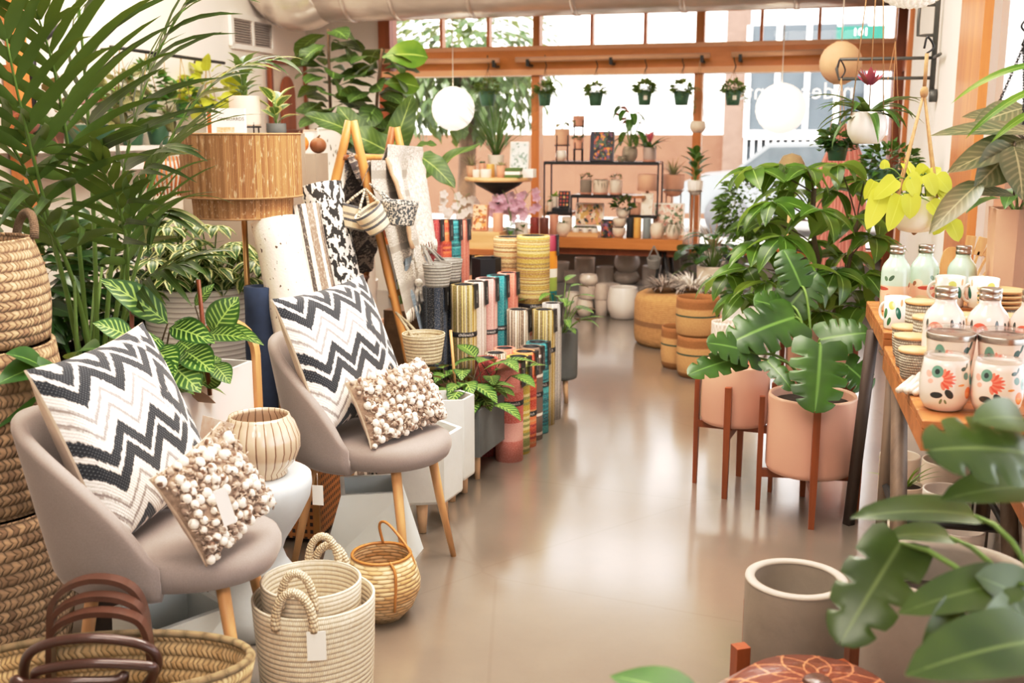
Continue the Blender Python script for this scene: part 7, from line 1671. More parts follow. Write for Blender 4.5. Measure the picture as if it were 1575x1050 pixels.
for px, Y, lb, a in ((1374, 3.80, 'mint green bottle with succulent print at the far left corner of the tables', -80), (1418, 3.84, 'mint green bottle with a red band print, middle of the three', -10), (1475, 3.80, 'mint green bottle behind the leaf print mugs, rightmost of the three', 60)): bottle(lb, PZ(px, Y, TZ2), .235, .050, M_mfl, 'mint bottles', R(a))
t = NT('leaf_mug'); u, v = t.uv(); v = t.mt('MULTIPLY_ADD', v, 1.15, -.15); uu = t.mt('FRACT', t.mt('MULTIPLY', u, 3.0)); c = hx('#f4ece3')
for (x, y, rx, ry, ro, k) in ((.25, .22, .13, .07, .3, '#2f6b3e'), (.55, .34, .14, .06, 0, '#c4c26a'), (.80, .24, .12, .07, -.5, '#1f6b5a'), (.45, .12, .1, .05, .4, '#3f7a4a'), (.9, .38, .05, .05, 0, '#e0a07a')): c = t.mix(t.blob(uu, v, x, y, rx, ry, ro), c, hx(k))
t.col(c); t.props(Roughness=.25, Coat_Weight=.5); M_lmug = t.m
def lmug(label, loc, r, h_, rz):
    o = thing('leaf_mug', label, 'mug', loc, rz, 'leaf print mugs'); mb = MB(); mb.lathe([(1e-7, 0), (r * .88, 0), (r * .95, .006), (r, h_), (r * .93, h_), (r * .88, .01), (1e-7, .008)], 32); mb.build('mug_body', M_lmug, o)
    mb = MB(); mb.tube([V((0, r * .9 + .024 * sin(q), h_ * .5 + .03 * cos(q))) for q in [PI * k / 12 for k in range(13)]], .005, 7); mb.build('handle', M_whitec, o)
mb = MB(); mb.box((0, 0, .03), (.24, .16, .06)); solo('display_riser', mb, M_plank, 'small wooden riser under the two leaf print mugs', 'riser', PZ(1487, 3.56, TZ2), AT)
lmug('leaf print mug in front of the leftmost mint bottle', PZ(1378, 3.45, TZ2), .042, .105, R(40))
lmug('leaf print mug, left of the pair on the riser', PZ(1459, 3.54, TZ2 + .06), .048, .10, R(70))
lmug('leaf print mug, right of the pair on the riser', PZ(1510, 3.50, TZ2 + .06), .048, .10, R(90))
W_ctex = weave('ceramic_texture', '#cfc4b2', '#a39a86', 40, 20, st=.8)
def jar(label, loc, r, h_, m, grp):
    o = thing('lidded_jar', label, 'jar', loc, 0, grp); mb = MB(); mb.lathe([(1e-7, 0), (r * .75, 0), (r * .85, .006), (r * .98, h_ * .6), (r, h_), (1e-7, h_ - .001)], 32); mb.build('jar_body', m, o)
    mb = MB(); mb.lathe([(1e-7, h_), (r * 1.06, h_), (r * 1.08, h_ + .004), (r * 1.06, h_ + .010), (1e-7, h_ + .011)], 32); mb.build('wood_lid', M_oakx, o)
g1, g2 = 'grey jars with wooden lids', 'yellow jars with wooden lids'
for px, Y, z, r, h_, m, g, lb in ((1392, 3.20, TZ1, .042, .085, W_ctex, g1, 'speckled grey jar with wooden lid, back left of the group'), (1398, 3.05, TZ1, .044, .085, W_ctex, g1, 'speckled grey jar with wooden lid, front of the left pair'), (1412, 3.28, TZ1, .046, .15, W_ctex, g1, 'taller speckled grey jar with wooden lid, behind the left pair'), (1424, 3.14, TZ1, .044, .125, W_ctex, g1, 'speckled grey jar partly hidden by the first blush bottle'),
                                 (1405, 2.90, TZ1, .042, .075, W_ctex, g1, 'lowest speckled grey jar, nearest to the paper bundle'),
                                 (1487, 3.22, TZ1, .058, .115, M_yel, g2, 'yellow jar with wooden lid between the first two blush bottles'), (1548, 3.20, TZ1, .058, .115, M_yel, g2, 'yellow jar with wooden lid between the right two blush bottles')):
    jar(lb, PZ(px, Y, z), r, h_, m, g)
for k in range(4):
    mb = MB(); mb.lathe([(1e-7, 0), (.055, 0), (.072, .008), (.074, .012), (.055, .011), (1e-7, .009)], 36); solo('wooden_dish', mb, M_oakx, ('pale wooden dish at the bottom of the stack at the right', 'pale wooden dish, second from the bottom of the stack at the right', 'pale wooden dish, third in the stack at the right', 'pale wooden dish on top of the stack at the right')[k], 'dish', PZ(1540, 3.42, TZ2 + .075 + .016 * k), 0, 'stacked wooden dishes')
mb = MB(); mb.lathe([(1e-7, 0), (.05, 0), (.052, .01), (.052, .073), (1e-7, .074)], 30); solo('drum_jar', mb, W_ctex, 'speckled drum jar carrying the stacked wooden dishes', 'jar', PZ(1540, 3.42, TZ2))
bd_ = thing('paper_bundle', 'small bundle of rolled paper sheets lying by the grey jars', 'bundle', PZ(1405, 2.74, TZ1), R(50))
for k in range(5): mb = MB(); mb.tube([(-.045, -.02 + .011 * k, .009 + .004 * (k % 2)), (.06, -.012 + .009 * k, .012 + .012 * (k % 3))], .0085, 7); mb.build('sheet_roll', M_cream, bd_)
# utensils in a crock
uc = thing('utensil_crock', 'crock of pale wooden spatulas and a round board behind the mint bottles', 'crock', PZ(1487, 4.02, TZ2), 0)
pot_mb(.055, .10, 'cyl').build('crock', M_sand, uc)
for k in range(6):
    a = R(6 + 9 * k); T = Matrix.Translation(V((-.025 + .012 * k, .0, .03))) @ Matrix.Rotation(a, 4, 'Y'); mb = MB(); mb.box((0, 0, .085), (.008, .006, .16), M=T); mb.box((0, 0, .185), (.036, .006, .07), M=T, bev=.002); mb.build('spatula', M_oak, uc)
mb = MB(); mb.prism([(.045 * (1.1 if abs(sin(q)) > .7 else 1) * cos(q), .085 * sin(q)) for q in [2 * PI * k / 28 for k in range(28)]], 0, .012, M=Matrix.Translation(V((-.04, .07, .115))) @ Matrix.Rotation(R(80), 4, 'X')); mb.build('paddle_board', M_oak, uc)
# tan square planter and small mirror frame at the right edge
bp = PZ(1562, 3.72, TZ2); bxp = thing('square_planter', 'tall tan square planter at the right edge of the tables', 'planter', V((bp.x - .02, bp.y, TZ2)), -YAW); mb = MB(); hb2 = P(1545, 322, 3.66).z - TZ2
mb.ring([[V((x * s_, y * s_, z)) for x, y in ((-.085, -.085), (.085, -.085), (.085, .085), (-.085, .085))] for s_, z in ((.9, 0), (1, hb2), (.9, hb2), (.85, hb2 - .05))], False, None, True, True, True); mb.build('planter_body', M_terra, bxp)
f, s_ = MB(), MB()
for k in range(9): a = k * 2.4; stemleaf(f, s_, (0, 0, hb2 - .04), (.05 * cos(a), .05 * sin(a), hb2 + .03 + .01 * (k % 4)), .16, .07, 'lance', 1.0, out=(cos(a), sin(a) - .3, .3), rs=.004)
f.build('foliage', L_mon, bxp); s_.build('stem', M_stem, bxp)

# pots on the low shelf under the tables
ls = thing('low_shelf', 'low wooden shelf under the plank tables', 'shelf', tl(.30, .04, 0), AT); mb = MB(); mb.box((.15, .60, .15), (.22, 1.15, .03)); mb.build('shelf_board', M_plank, ls)
for x in (.06, .24):
    for y in (.06, 1.14): mb = MB(); mb.box((x, y, .0675), (.03, .03, .135)); mb.build('foot', M_leg, ls)
for k, (a, c_, r, h_, st_, m, lb) in enumerate(((1.30, .10, .07, .15, 'cyl', M_cream, 'cream cylinder pot on the low shelf, furthest left under the tables'), (1.05, .09, .062, .12, 'cyl', M_sand, 'beige cylinder pot on the low shelf behind the trestle post'), (1.20, .24, .08, .17, 'cyl', M_cream, 'tall cream pot at the back of the low shelf'), (.90, .20, .075, .16, 'cyl', M_whitec, 'white ridged pot on the low shelf under the near table'), (.78, .07, .06, .09, 'bowl', M_cream, 'small cream bowl on the low shelf under the near table'), (.66, .20, .075, .12, 'bowl', M_whitec, 'white bowl on the low shelf near the table end'), (.52, .08, .055, .10, 'tum', M_cream, 'rounded cream pot on the low shelf, nearest to the big concrete pot'))):
    potted('shelf_pot', lb, 'pot', tl(a, c_ + .02, .166), r, h_, st_, m, (lambda f, s, z: (grassy(14, .13, .008, L_bright)(f, s, z), L_bright)[1]) if k in (1,) else None, 'spare pots on the low shelf')

# ================================================================ foreground right: concrete pots, leather pouf, monstera leaves
bcp = PZ(1431, 2.10, 0); big = thing('concrete_planter', 'large pale concrete planter in front of the near plank table', 'planter', (bcp.x, 2.10, 0))
pot_mb(.168, .56, 'cyl', .02, 48).build('planter_body', mat('concrete_warm', '#958a7e', .75, var=.10, sc=8, bump=.2, bsc=80), big); soil_part(big, .145, .47)
GPp = PZ(1211, 2.36, 0); gpz = P(1211, 888, 2.36).z
gst = thing('pot_stand', 'low wooden stand under the grey concrete pot in the right foreground', 'plant stand', (GPp.x, 2.36, 0))
for px, Y, zt in ((1131, 2.25, .31), (1283, 2.22, .285), (1303, 2.45, .35), (1150, 2.49, .31)):
    q = PZ(px, Y, 0) - gst.location; mb = MB(); mb.box((q.x, q.y, zt / 2), (.034, .03, zt), rz=.3); mb.build('leg', M_stand, gst)
for a in (.2, .2 + PI / 2): mb = MB(); mb.box((0, 0, .11), (.28, .026, .03), rz=a); mb.build('cross_bar', M_stand, gst)
gpt = thing('concrete_pot', 'grey concrete cylinder pot on a low wooden stand, right foreground', 'pot', (GPp.x, 2.36, .126)); pot_mb(.117, gpz - .126, 'cyl', .021, 48).build('pot_body', M_conc, gpt)
mb = MB(); mb.lathe([(.0955, gpz - .131), (.096, gpz - .1255), (.1085, gpz - .1235), (.1165, gpz - .1255), (.1175, gpz - .130)], 48); mb.build('rim', mat('pale_concrete_rim', '#b5aa9e', .7, var=.06), gpt)
t = NT('quilt_leather'); u, v = t.uv(); a = t.mt('ABSOLUTE', t.mt('SUBTRACT', t.mt('FRACT', t.mt('ADD', t.mt('MULTIPLY', u, 12.0), t.mt('MULTIPLY', v, 9.0))), .5)); b_ = t.mt('ABSOLUTE', t.mt('SUBTRACT', t.mt('FRACT', t.mt('SUBTRACT', t.mt('MULTIPLY', u, 12.0), t.mt('MULTIPLY', v, 9.0))), .5)); h_ = t.mt('MAXIMUM', a, b_)
t.col(t.mix(t.step(h_, .46, .03), t.mix(t.noise(t.obj(), 8, 3), hx('#7c3f28'), hx('#5a2818')), hx('#c8875f'))); t.props(Roughness=.3, Coat_Weight=.4); t.bump(t.mt('POWER', h_, 3.0), -.5, .01)
lpz = P(1240, 1012, 1.93).z; lpc = PZ(1238, 1.84, 0); lpf = thing('leather_pouf', 'brown quilted leather pouf at the bottom of the picture', 'pouf', (lpc.x, 1.84, 0)); mb = MB(); mb.lathe([(1e-7, 0), (.17, 0), (.21, .03), (.235, lpz * .35), (.235, lpz * .6), (.21, lpz * .82), (.14, lpz * .96), (.05, lpz), (1e-7, lpz)], 56); mb.build('pouf_cover', t.m, lpf)
mb = MB(); mb.lathe([(1e-7, lpz - .001), (.028, lpz), (.022, lpz + .006), (1e-7, lpz + .007)], 20); mb.build('button', M_lea, lpf)
fm = thing('foreground_monstera', 'blurred monstera in the right foreground with big leaves over the concrete planter', 'plant', (.86, 1.38, 0)); pot_mb(.14, .36, 'taper').build('pot', M_terra, fm); soil_part(fm, .12, .33)
f, s_ = MB(), MB(); o0 = V(fm.location); rt = (0, 0, .33)
for a, up, kd in ((((1385, 835), (1310, 985), 1.58, 1.48, .125), (-.35, -.8, .4), 'mon'), (((1500, 793), (1325, 798), 1.62, 1.55, .085), (-.05, -.35, .95), 'heart'), (((1462, 826), (1375, 828), 1.66, 1.6, .06), (0, -.4, .9), 'heart'), (((1590, 700), (1456, 705), 1.55, 1.45, .15), (-.1, -.6, .75), 'mon'), (((1600, 750), (1470, 775), 1.6, 1.5, .09), (0, -.5, .85), 'heart'), (((1560, 895), (1408, 955), 1.45, 1.35, .085), (-.1, -.6, .8), 'heart'), (((1480, 938), (1440, 1015), 1.4, 1.32, .075), (-.1, -.9, .4), 'heart'), (((1600, 985), (1425, 1050), 1.3, 1.18, .12), (-.1, -.55, .85), 'heart'), (((1590, 930), (1520, 900), 1.45, 1.4, .1), (0, -.7, .7), 'heart'), (((1570, 950), (1530, 1010), 1.4, 1.3, .10), (0, -.8, .6), 'heart'), (((1575, 645), (1520, 655), 1.6, 1.5, .08), (0, -.7, .7), 'heart')):
    lf_px(f, s_, rt, o0, *a, kind=kd, up=up, rs=.0045, lift=.2, lobes=4, cut=.55)
f.build('foliage', L_fmon, fm); s_.build('stem', M_stem, fm)
fl = thing('foreground_leaf_plant', 'leaf tip of a low plant at the bottom edge beside the leather pouf', 'plant', (.42, 1.30, 0)); pot_mb(.09, .24, 'taper').build('pot', M_terra, fl); soil_part(fl, .078, .22)
f, s_ = MB(), MB(); o0 = V(fl.location)
lf_px(f, s_, (0, 0, .22), o0, (1085, 1085), (938, 1034), 1.28, 1.36, .07, kind='ovate', up=(0, -.3, .95), lift=.15); lf_px(f, s_, (0, 0, .22), o0, (1180, 1120), (1260, 1130), 1.2, 1.2, .07, kind='ovate')
f.build('foliage', L_mid, fl); s_.build('stem', M_stem, fl)

# ================================================================ pipe rack on the right wall and hanging planters
rk0 = Rw(1438, 70, .03); pr_ = thing('pipe_rack', 'grey pipe rack with projecting arms on the white right wall', 'rack', rk0, -YAW)
zT, zB2 = 3.0, Rw(1436, 140, .03).z - rk0.z
mb = MB(); mb.tube([(0, 0, zB2), (0, 0, zT - rk0.z)], .014, 8); mb.build('upright', M_pipe, pr_)
mb = MB(); mb.tube([(.026, 0, zB2 - .02), (-.01, 0, zB2 - .02)], .034, 16); mb.build('flange', M_pipe, pr_)
def arm(y0, x1, y1=None):
    z0 = Rw(1438, y0, .03).z - rk0.z; k = (P(x1, y0, rk0.y + .1) - rk0).dot(UX); z1 = z0 if y1 is None else Rw(1438, y1, .03).z - rk0.z
    pts = [(0, 0, z0), (k * .5, 0, z0), (k * .97, 0, z0), (k, 0, (z0 + z1) / 2), (k * .97, 0, z1), (k * .5, 0, z1), (0, 0, z1)] if y1 is not None else [(0, 0, z0), (k, 0, z0)]
    mb = MB(); mb.tube(pts, .009, 7); mb.build('arm', M_pipe, pr_); return rk0 + UX * k + V((0, 0, z0))
arm(12, 1412, 55); a88 = arm(88, 1288, 118)
mb = MB(); mb.tube([(0, 0, Rw(1438, 88, .03).z - rk0.z), (.0, -.30, Rw(1438, 88, .03).z - rk0.z - .0)], .009, 7); mb.build('arm', M_pipe, pr_)
def hook(par, c, top, m=M_black): mb = MB(); mb.tube(spline([V(c), V(c).lerp(V(top), .5) + V((.015, 0, 0)), V(top) + V((-.012, 0, .01)), V(top) + V((-.02, 0, -.025))], 5), .0035, 6); mb.build('hook', m, par)
# bromeliad
c_ = P(1332, 221, 4.25); rB = mm(30, 4.25, 1.4); hB = P(1332, 172, 4.25).z - c_.z
def brom(f, s, z): rosette(f, (0, 0, z), 26, .24, .034, 'strap', (.1, 1.2), 1.4); return L_mon
br = potted('hanging_bromeliad', 'bromeliad with a dark pink flower in a glossy white hanging pot', 'hanging plant', c_, rB * .96, hB, 'tum', M_whitec, brom)
f = MB(); rosette(f, (0, 0, hB + .10), 16, .07, .03, 'lance', (.5, 1.4), -.2); f.build('flower', leafm('burgundy_bract', '#8a2f4a', '#c25a78', tr=.2), br); hang_cords(br, rB * .9, hB * .9, 1.0, M_cord, 3, .0025, 1.2)
mb = MB(); mb.tube([(0, 0, 1.0), (0, 0, CEIL - c_.z)], .003, 5); mb.build('cord', M_cord, br)
# small green pot
c_ = P(1287, 247, 5.1); rB = mm(17, 5.1, 1.3); hB = P(1287, 219, 5.1).z - c_.z
g2_ = potted('hanging_pot', 'dark green hanging pot with small leaves left of the bromeliad, below the pipe rack', 'hanging plant', c_, rB, hB, 'taper', M_green_pot, lambda f, s, z: (trailing(f, s, z, 14, rB, .05, .045, random.Random(3), .03), L_dark)[1]); hang_cords(g2_, rB, hB * .95, P(1293, 120, 5.1).z - c_.z, M_cord, 3, .002)
hook(g2_, (0, 0, P(1293, 120, 5.1).z - c_.z), (0, 0, P(1293, 95, 5.1).z - c_.z))
# bushy wall plant
c_ = Rw(1378, 300, .16); bw_ = P(1362, 298, 5.5); fw_ = potted('hanging_fern', 'bushy fine-leaved green plant hanging in front of the door frame', 'hanging plant', bw_, .10, .12, 'taper', M_green_pot, lambda f, s, z: (bush(f, (.02, 0, z + .05), (.17, .14, .10), 260, .05, .03, 'ovate', .5, seg=3), L_mid)[1])
hang_cords(fw_, .09, .11, .75, M_cord, 3, .002); mb = MB(); mb.tube([(0, 0, .75), (0, 0, CEIL - bw_.z)], .003, 5); mb.build('cord', M_cord, fw_)
# neon pothos in macrame
c_ = P(1406, 357, 3.5); rB = mm(37, 3.5, 1.2); hB = P(1406, 300, 3.5).z - c_.z; np_ = thing('neon_pothos', 'yellow-green pothos in a white bowl hung from a jute macrame', 'hanging plant', c_)
pot_mb(rB, hB, 'u').build('pot', M_whitec, np_); soil_part(np_, rB * .9, hB * .9); f, s_ = MB(), MB(); rr = random.Random(14)
for (b, e, Y0, Y1, W_) in (((1358, 292), (1340, 348), 3.42, 3.36, .085), ((1385, 300), (1372, 352), 3.40, 3.35, .075), ((1378, 275), (1350, 305), 3.42, 3.38, .07), ((1345, 278), (1333, 305), 3.48, 3.46, .05), ((1400, 298), (1402, 335), 3.38, 3.36, .075), ((1440, 270), (1462, 295), 3.42, 3.40, .07), ((1448, 285), (1462, 320), 3.42, 3.4, .06), ((1452, 325), (1440, 360), 3.42, 3.4, .07), ((1462, 340), (1476, 370), 3.42, 3.4, .07), ((1415, 270), (1392, 292), 3.42, 3.4, .06), ((1425, 268), (1440, 300), 3.4, 3.38, .06), ((1360, 260), (1362, 245), 3.5, 3.5, .04), ((1400, 275), (1412, 305), 3.38, 3.37, .06), ((1430, 310), (1450, 335), 3.4, 3.38, .065)):
    lf_px(f, s_, (rr.uniform(-.05, .05), rr.uniform(-.05, .0), hB * .92), c_, b, e, Y0, Y1, W_, kind='heart', up=(0, -.9, .35), lift=.1, rs=.0022, seg=7)
bush(f, (0, 0, hB + .03), (rB * .9, rB * .9, .04), 16, .07, .055, 'heart', .7, rr=rr)
f.build('foliage', L_neon, np_); s_.build('stem', M_bright if False else M_stem, np_)
zk = P(1410, 142, 3.5).z - c_.z
for k in range(4): a = .5 + k * PI / 2; mb = MB(); mb.tube([(0, 0, -.006), (rB * .8 * cos(a), rB * .8 * sin(a), hB * .35), (rB * 1.05 * cos(a), rB * 1.05 * sin(a), hB), (0, 0, zk)], .0042, 6); mb.build('cord', M_cord, np_)
mb = MB(); mb.ball((0, 0, zk), (.013, .013, .02), 10, 8); mb.tube([(0, 0, zk), (0, 0, zk + .12)], .006, 6); mb.build('knot', M_cord, np_); hook(np_, (0, 0, zk + .12), (.01, 0, P(1410, 62, 3.5).z - c_.z))
# chain-hung philodendron at the right edge
c_ = P(1555, 262, 2.95); ph = thing('chain_philodendron', 'large striped-leaf plant in a pale pot hung by chains at the right edge', 'hanging plant', c_); rB = .075; pot_mb(rB, .10, 'u').build('pot', M_cream, ph); soil_part(ph, rB * .85, .09)
f, s_ = MB(), MB()
for (b, e, Y0, Y1, W_, up) in (((1600, 205), (1447, 200), 2.85, 2.78, .075, (0, -.5, .85)), ((1575, 215), (1475, 262), 2.82, 2.72, .085, (0, -.75, .65)), ((1560, 225), (1515, 288), 2.8, 2.72, .11, (.2, -.9, .4)), ((1560, 225), (1578, 300), 2.78, 2.7, .12, (.1, -.95, .3)), ((1510, 278), (1437, 352), 2.75, 2.68, .075, (-.5, -.7, .4)), ((1560, 300), (1480, 295), 2.78, 2.75, .05, (0, -.5, .85)), ((1580, 165), (1505, 190), 2.95, 2.9, .09, (0, -.6, .8)), ((1590, 190), (1490, 175), 2.98, 2.95, .09, (0, -.5, .8))):
    lf_px(f, s_, (0, 0, .09), c_, b, e, Y0, Y1, W_, kind='lance', up=up, droop=.35, lift=.12, rs=.004, seg=9)
f.build('foliage', L_phil, ph); f = MB()
for (b, e, Y) in (((1590, 100), (1490, 170), 2.8), ((1585, 140), (1513, 222), 2.72), ((1585, 175), (1545, 225), 2.72)): lf_px(f, None, (0, 0, .09), c_, b, e, Y, Y - .05, .022, kind='strap', up=(0, -.7, .7), droop=1.1, lift=.5)
f.build('pale_blades', L_bright, ph); s_.build('stem', M_dstem, ph)
zc_ = P(1562, 70, 2.95).z - c_.z
for k in range(3):
    a = .4 + k * 2.1; p0, p1 = V((rB * cos(a), rB * sin(a), .09)), V((.005, 0, zc_)); mb = MB(); n = 34
    for i in range(n):
        q = p0.lerp(p1, (i + .5) / n); T = Matrix.Translation(q) @ (p1 - p0).to_track_quat('Z', 'Y').to_matrix().to_4x4() @ Matrix.Rotation(PI / 2 * (i % 2), 4, 'Z'); mb.tube([(.0035 * cos(w), 0, .0075 * sin(w)) for w in [2 * PI * j / 8 for j in range(9)]], .0011, 4, False, T)
    mb.build('chain', M_black, ph)
mb = MB(); mb.tube(spline([(0, 0, zc_), (.008, 0, zc_ + .03), (-.006, 0, zc_ + .05), (.01, 0, zc_ + .08), (.012, 0, zc_ + .14), (0, 0, zc_ + .3), (0, 0, CEIL - c_.z)], 5), .003, 6); mb.build('hook', M_black, ph)
# beaded pendant cut off at the top
t = NT('bead_white'); t.col(hx('#f7efe4')); t.props(Roughness=.35, Emission_Color=hx('#fff3e2'), Emission_Strength=.35); c_ = P(1402, 9, 3.1); bp_ = thing('beaded_pendant', 'white beaded pendant lamp cut off by the top edge', 'lamp', c_); mb = MB(); rp_ = .095
for j in range(9):
    e = PI / 2 * j / 8; n = max(1, int(34 * sin(e))); z = (1 - cos(e)) * .07
    for i in range(n): a = 2 * PI * (i + .5 * (j % 2)) / n; mb.ball((rp_ * sin(e) * cos(a), rp_ * sin(e) * sin(a), z), .0085, 7, 5)
o = mb.build('bead_bowl', t.m, bp_); mb = MB(); mb.lathe([(.085, .075), (.09, .075), (.09, .10), (.05, .2), (.012, .24), (1e-7, .24)], 30); mb.build('bead_crown', t.m, bp_); mb = MB(); mb.tube([(0, 0, .23), (0, 0, CEIL - c_.z)], .004, 6); mb.build('cord', M_wcord, bp_)

# ================================================================ left wall: shelf, hanging pots, moss balls
def wallrun(nm, label, cat, pa, pb, off, dep, th, m):
    A, B_ = Lw(*pa, off), Lw(*pb, off); z = (A.z + B_.z) / 2; L = (V((B_.x, B_.y, 0)) - V((A.x, A.y, 0))).length; mb = MB(); mb.box((L / 2, 0, 0), (L, dep, th)); return solo(nm, mb, m, label, cat, (A.x, A.y, z), math.atan2(VX.y, VX.x))
w1 = wallrun('wall_shelf', 'long pale wall shelf on the left wall under the hanging pots', 'shelf', (20, 232), (275, 225), .13, .24, .03, M_wallL)
w2 = wallrun('wall_shelf', 'lower white wall shelf behind the palm', 'shelf', (60, 262), (275, 250), .15, .26, .04, M_white)
A, B_ = Lw(170, 72, .18), Lw(345, 97, .18); rl = thing('wall_rail', 'black pipe rail on the left wall for hanging pots', 'rail', A); mb = MB(); mb.tube([V(), B_ - A], .012, 8); mb.build('rod', M_black, rl)
for k in (.1, .5, .9): mb = MB(); q = (B_ - A) * k; mb.tube([q, q - UX * .17], .009, 6); mb.build('bracket', M_black, rl)
def wpot(label, px, py, hw, leafy, y1=None, m=M_green_pot, off=.18, cat='hanging plant', name='hanging_pot', grp='green pots on the left wall rail'):
    c_ = Lw(px, py, off); r = mm(hw, c_.y, 1.6); h_ = r * 1.7; o = potted(name, label, cat, c_, r, h_, 'taper', m, leafy, grp); zr = A.z + (B_.z - A.z) * .5 - c_.z; hang_cords(o, r, h_ * .9, max(.3, zr), M_cord, 3, .003); return o
rr5 = lambda n: random.Random(n)
wpot('green pot with bushy plant on the left wall rail, left of the others', 190, 172, 13, lambda f, s, z: (bush(f, (0, 0, z + .08), (.16, .16, .12), 90, .09, .04, 'ovate', .6, rr=rr5(1)), L_dusk)[1])
wpot('green pot with trailing plant in the middle of the left wall rail', 230, 173, 14, lambda f, s, z: (bush(f, (0, 0, z + .1), (.15, .15, .14), 110, .08, .035, 'ovate', .6, rr=rr5(2)), L_mid)[1])
wpot('green pot beside the yellow pothos on the left wall rail', 283, 178, 12, lambda f, s, z: (bush(f, (0, 0, z + .06), (.12, .12, .10), 60, .08, .04, 'ovate', .6, rr=rr5(3)), L_mid)[1])
wpot('pot with yellow-green pothos at the right end of the left wall rail', 322, 180, 12, lambda f, s, z: (bush(f, (0, 0, z + .10), (.24, .2, .2), 90, .13, .10, 'heart', .8, rr=rr5(4)), L_neon)[1])
M_moss = mat('moss_ball', '#7d7a45', .95, var=.3, sc=26, bump=1.0, bsc=60, c2='#4c4a2a')
for px, py, hw, lb in ((181, 180, 15, 'brown moss ball hanging on the left wall, left one'), (258, 190, 13, 'brown moss ball hanging on the left wall, right one')):
    c_ = Lw(px, py, .2); r = mm(hw, c_.y, 1.6); o = thing('moss_ball', lb, 'hanging plant', c_, 0, 'moss balls on the left wall'); mb = MB(); mb.ball((0, 0, 0), r, 18, 12); mb.build('ball', M_moss, o); f = MB(); rosette(f, (0, 0, r * .8), 18, r * 1.8, r * .3, 'lance', (.5, 1.4), .7); f.build('foliage', L_dusk, o); mb = MB(); mb.tube([(0, 0, r), (0, 0, A.z + (B_.z - A.z) * .5 - c_.z)], .003, 4); mb.build('cord', M_cord, o)
zs1 = w1.location.z + .016
for k, (px, L, W_, m, n, lb) in enumerate(((72, .20, .11, leafm('burgundy_leaf', '#7a3f34', '#4f2a24', rib='#a5654f'), 16, 'burgundy-leaved plant at the left of the wall shelf'), (118, .16, .07, L_mid, 22, 'green leafy plant second from the left on the wall shelf'), (160, .13, .07, L_dusk, 26, 'olive leafy plant in the middle of the wall shelf'), (205, .12, .05, L_bright, 34, 'light green feathery plant right of the middle on the wall shelf'), (245, .12, .06, L_mid, 26, 'dark green plant at the right end of the wall shelf'))):
    q = Lw(px, 230, .14); r = .08; potted('shelf_plant', lb, 'plant', (q.x, q.y, zs1), r, .13, 'taper', M_green_pot, lambda f, s, z: (bush(f, (0, 0, z + .12), (.17, .16, .14), n, L, W_, 'ovate', .6, rr=rr5(k + 20)), m)[1], 'plants on the long wall shelf')
q = P(258, 300, 5.4); wb = thing('wicker_lantern', 'orange slatted wicker lantern behind the palm, left of the lamp', 'lantern', (q.x, q.y, 0)); zz = q.z; mb = MB()
for k in range(30): a = 2 * PI * k / 30; mb.tube([(.08 * cos(a), .08 * sin(a), zz), (.115 * cos(a), .115 * sin(a), zz + .09), (.09 * cos(a), .09 * sin(a), zz + .19)], .004, 4)
mb.build('slats', mat('orange_cane', '#c9783a', .5), wb)['kind'] = 'stuff'; mb = MB(); mb.lathe([(1e-7, 0), (.13, 0), (.13, zz - .01), (.085, zz), (1e-7, zz)], 28); mb.build('pillar', M_taupe, wb)
# wooden frame, pipe bracket and sign at the far left
q0, q1 = Lw(30, 240, .06), Lw(22, 50, .06); mb = MB(); mb.box((0, 0, 1.6), (.12, .08, 3.2)); solo('timber_post', mb, M_firv, 'orange timber post on the left wall behind the palm', 'post', (Lw(28, 150, .06).x, Lw(28, 150, .06).y, 0), math.atan2(VX.y, VX.x))
q = Lw(55, 150, .08); gb = thing('pipe_bracket', 'dark bent pipe bracket on the left wall behind the palm', 'bracket', q); a_, b_, c2_ = Lw(52, 240, .08) - q, Lw(50, 72, .08) - q, Lw(95, 40, .08) - q; mb = MB(); mb.tube([a_, b_, b_ + V((.0, 0, .03)) + VX * .05, c2_], .022, 8); mb.build('pipe', M_black, gb)
c_ = Lw(22, 68, .05); sg = thing('letter_sign', 'pale wall sign with grey letters at the far left', 'sign', c_, math.atan2(VX.y, VX.x)); mb = MB(); mb.box((0, .012, 0), (.62, .02, .24)); mb.build('panel', M_card, sg); text('lettering', 'S  S', mat('grey_letter', '#a7a29b', .7), .17, sg, (.0, -.002, 0), (PI / 2, 0, 0))
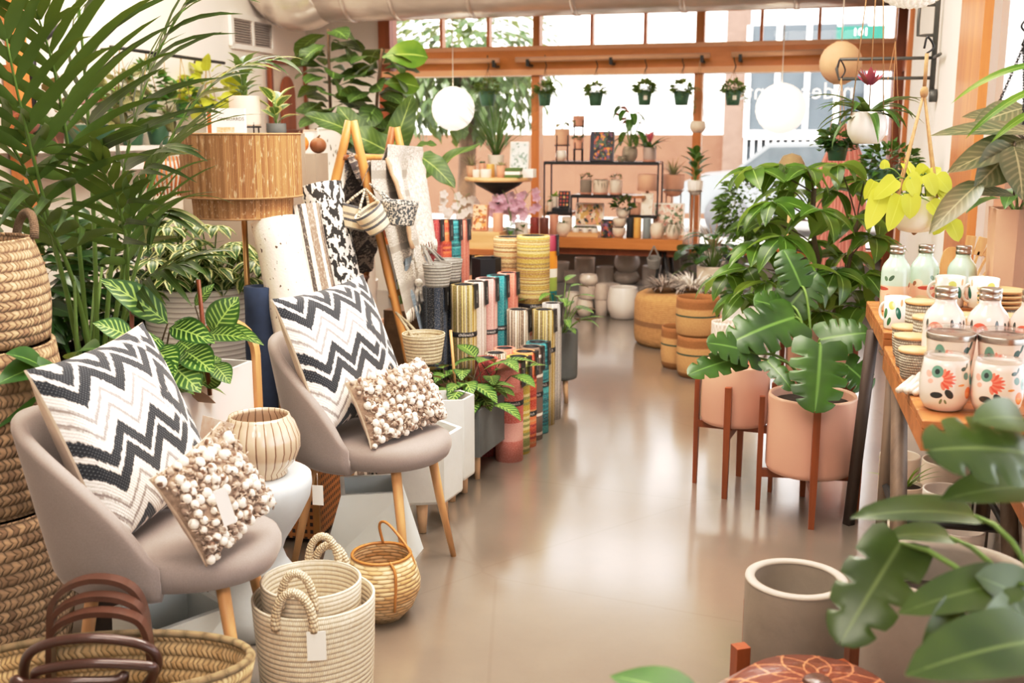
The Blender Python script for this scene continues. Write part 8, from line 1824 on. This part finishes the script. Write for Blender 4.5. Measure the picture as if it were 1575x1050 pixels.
# ================================================================ light, sky, camera
w = bpy.data.worlds.new('sky'); bpy.context.scene.world = w; w.use_nodes = True
bg = w.node_tree.nodes['Background']; bg.inputs[0].default_value = hx('#f7f9ff'); bg.inputs[1].default_value = 4.6
def area(name, loc, size, power, col, rot=(0, 0, 0), sy=None):
    l = bpy.data.lights.new(name, 'AREA'); l.energy = power; l.color = hx(col)[:3]; l.size = size
    if sy: l.shape = 'RECTANGLE'; l.size_y = sy
    o = bpy.data.objects.new(name, l); C.objects.link(o); o.location = loc; o.rotation_euler = rot; return o
area('fill_light_near', (-.4, 2.2, 3.6), 1.6, 110, '#fff3e6')  # unseen fill light added under the ceiling above the foreground
area('fill_light_mid', (.0, 5.0, 3.6), 1.8, 110, '#fff3e6')  # unseen fill added over the middle of the room
area('fill_light_left', (-2.0, 6.6, 3.6), 1.4, 110, '#fff3e6')  # added fill, brightens the left wall and the plants there
area('fill_light_rear', (-.3, -.9, 3.5), 1.8, 130, '#fff6ec', (R(35), 0, 0))  # fill added behind the camera, out of view
area('fill_light_right', (.85, 3.4, 3.45), 1.2, 130, '#fff6ec', (0, R(38), 0))  # added fill tilted left to brighten the white trough planter
s = bpy.data.lights.new('sun', 'SUN'); s.energy = 9; s.angle = R(3); s.color = (1, .95, .88)
so = bpy.data.objects.new('sun', s); C.objects.link(so); so.rotation_euler = (R(38), 0, R(-20))
cam = bpy.data.cameras.new('camera'); co = bpy.data.objects.new('camera', cam); C.objects.link(co)
co.location = (0, 0, H); co.rotation_euler = (PI / 2 - PITCH, 0, 0)
cam.sensor_width = 36; cam.lens = FP / 1575 * 36; cam.clip_end = 200
cam.dof.use_dof = True; cam.dof.focus_distance = 3.5; cam.dof.aperture_fstop = 3.6
S_ = bpy.context.scene; S_.camera = co
S_.view_settings.view_transform = 'Standard'; S_.view_settings.look = 'None'; S_.view_settings.exposure = -.24; S_.view_settings.gamma = 1.0
S_.cycles.max_bounces = 7; S_.cycles.diffuse_bounces = 4; S_.cycles.glossy_bounces = 3; S_.cycles.transparent_max_bounces = 12
S_.cycles.caustics_reflective = False; S_.cycles.caustics_refractive = False
S_.cycles.sample_clamp_indirect = 6

vs = S_.view_settings; vs.use_curve_mapping = True; cv = vs.curve_mapping.curves[3]
cv.points.new(.22, .205); cv.points.new(.70, .76); vs.curve_mapping.update()
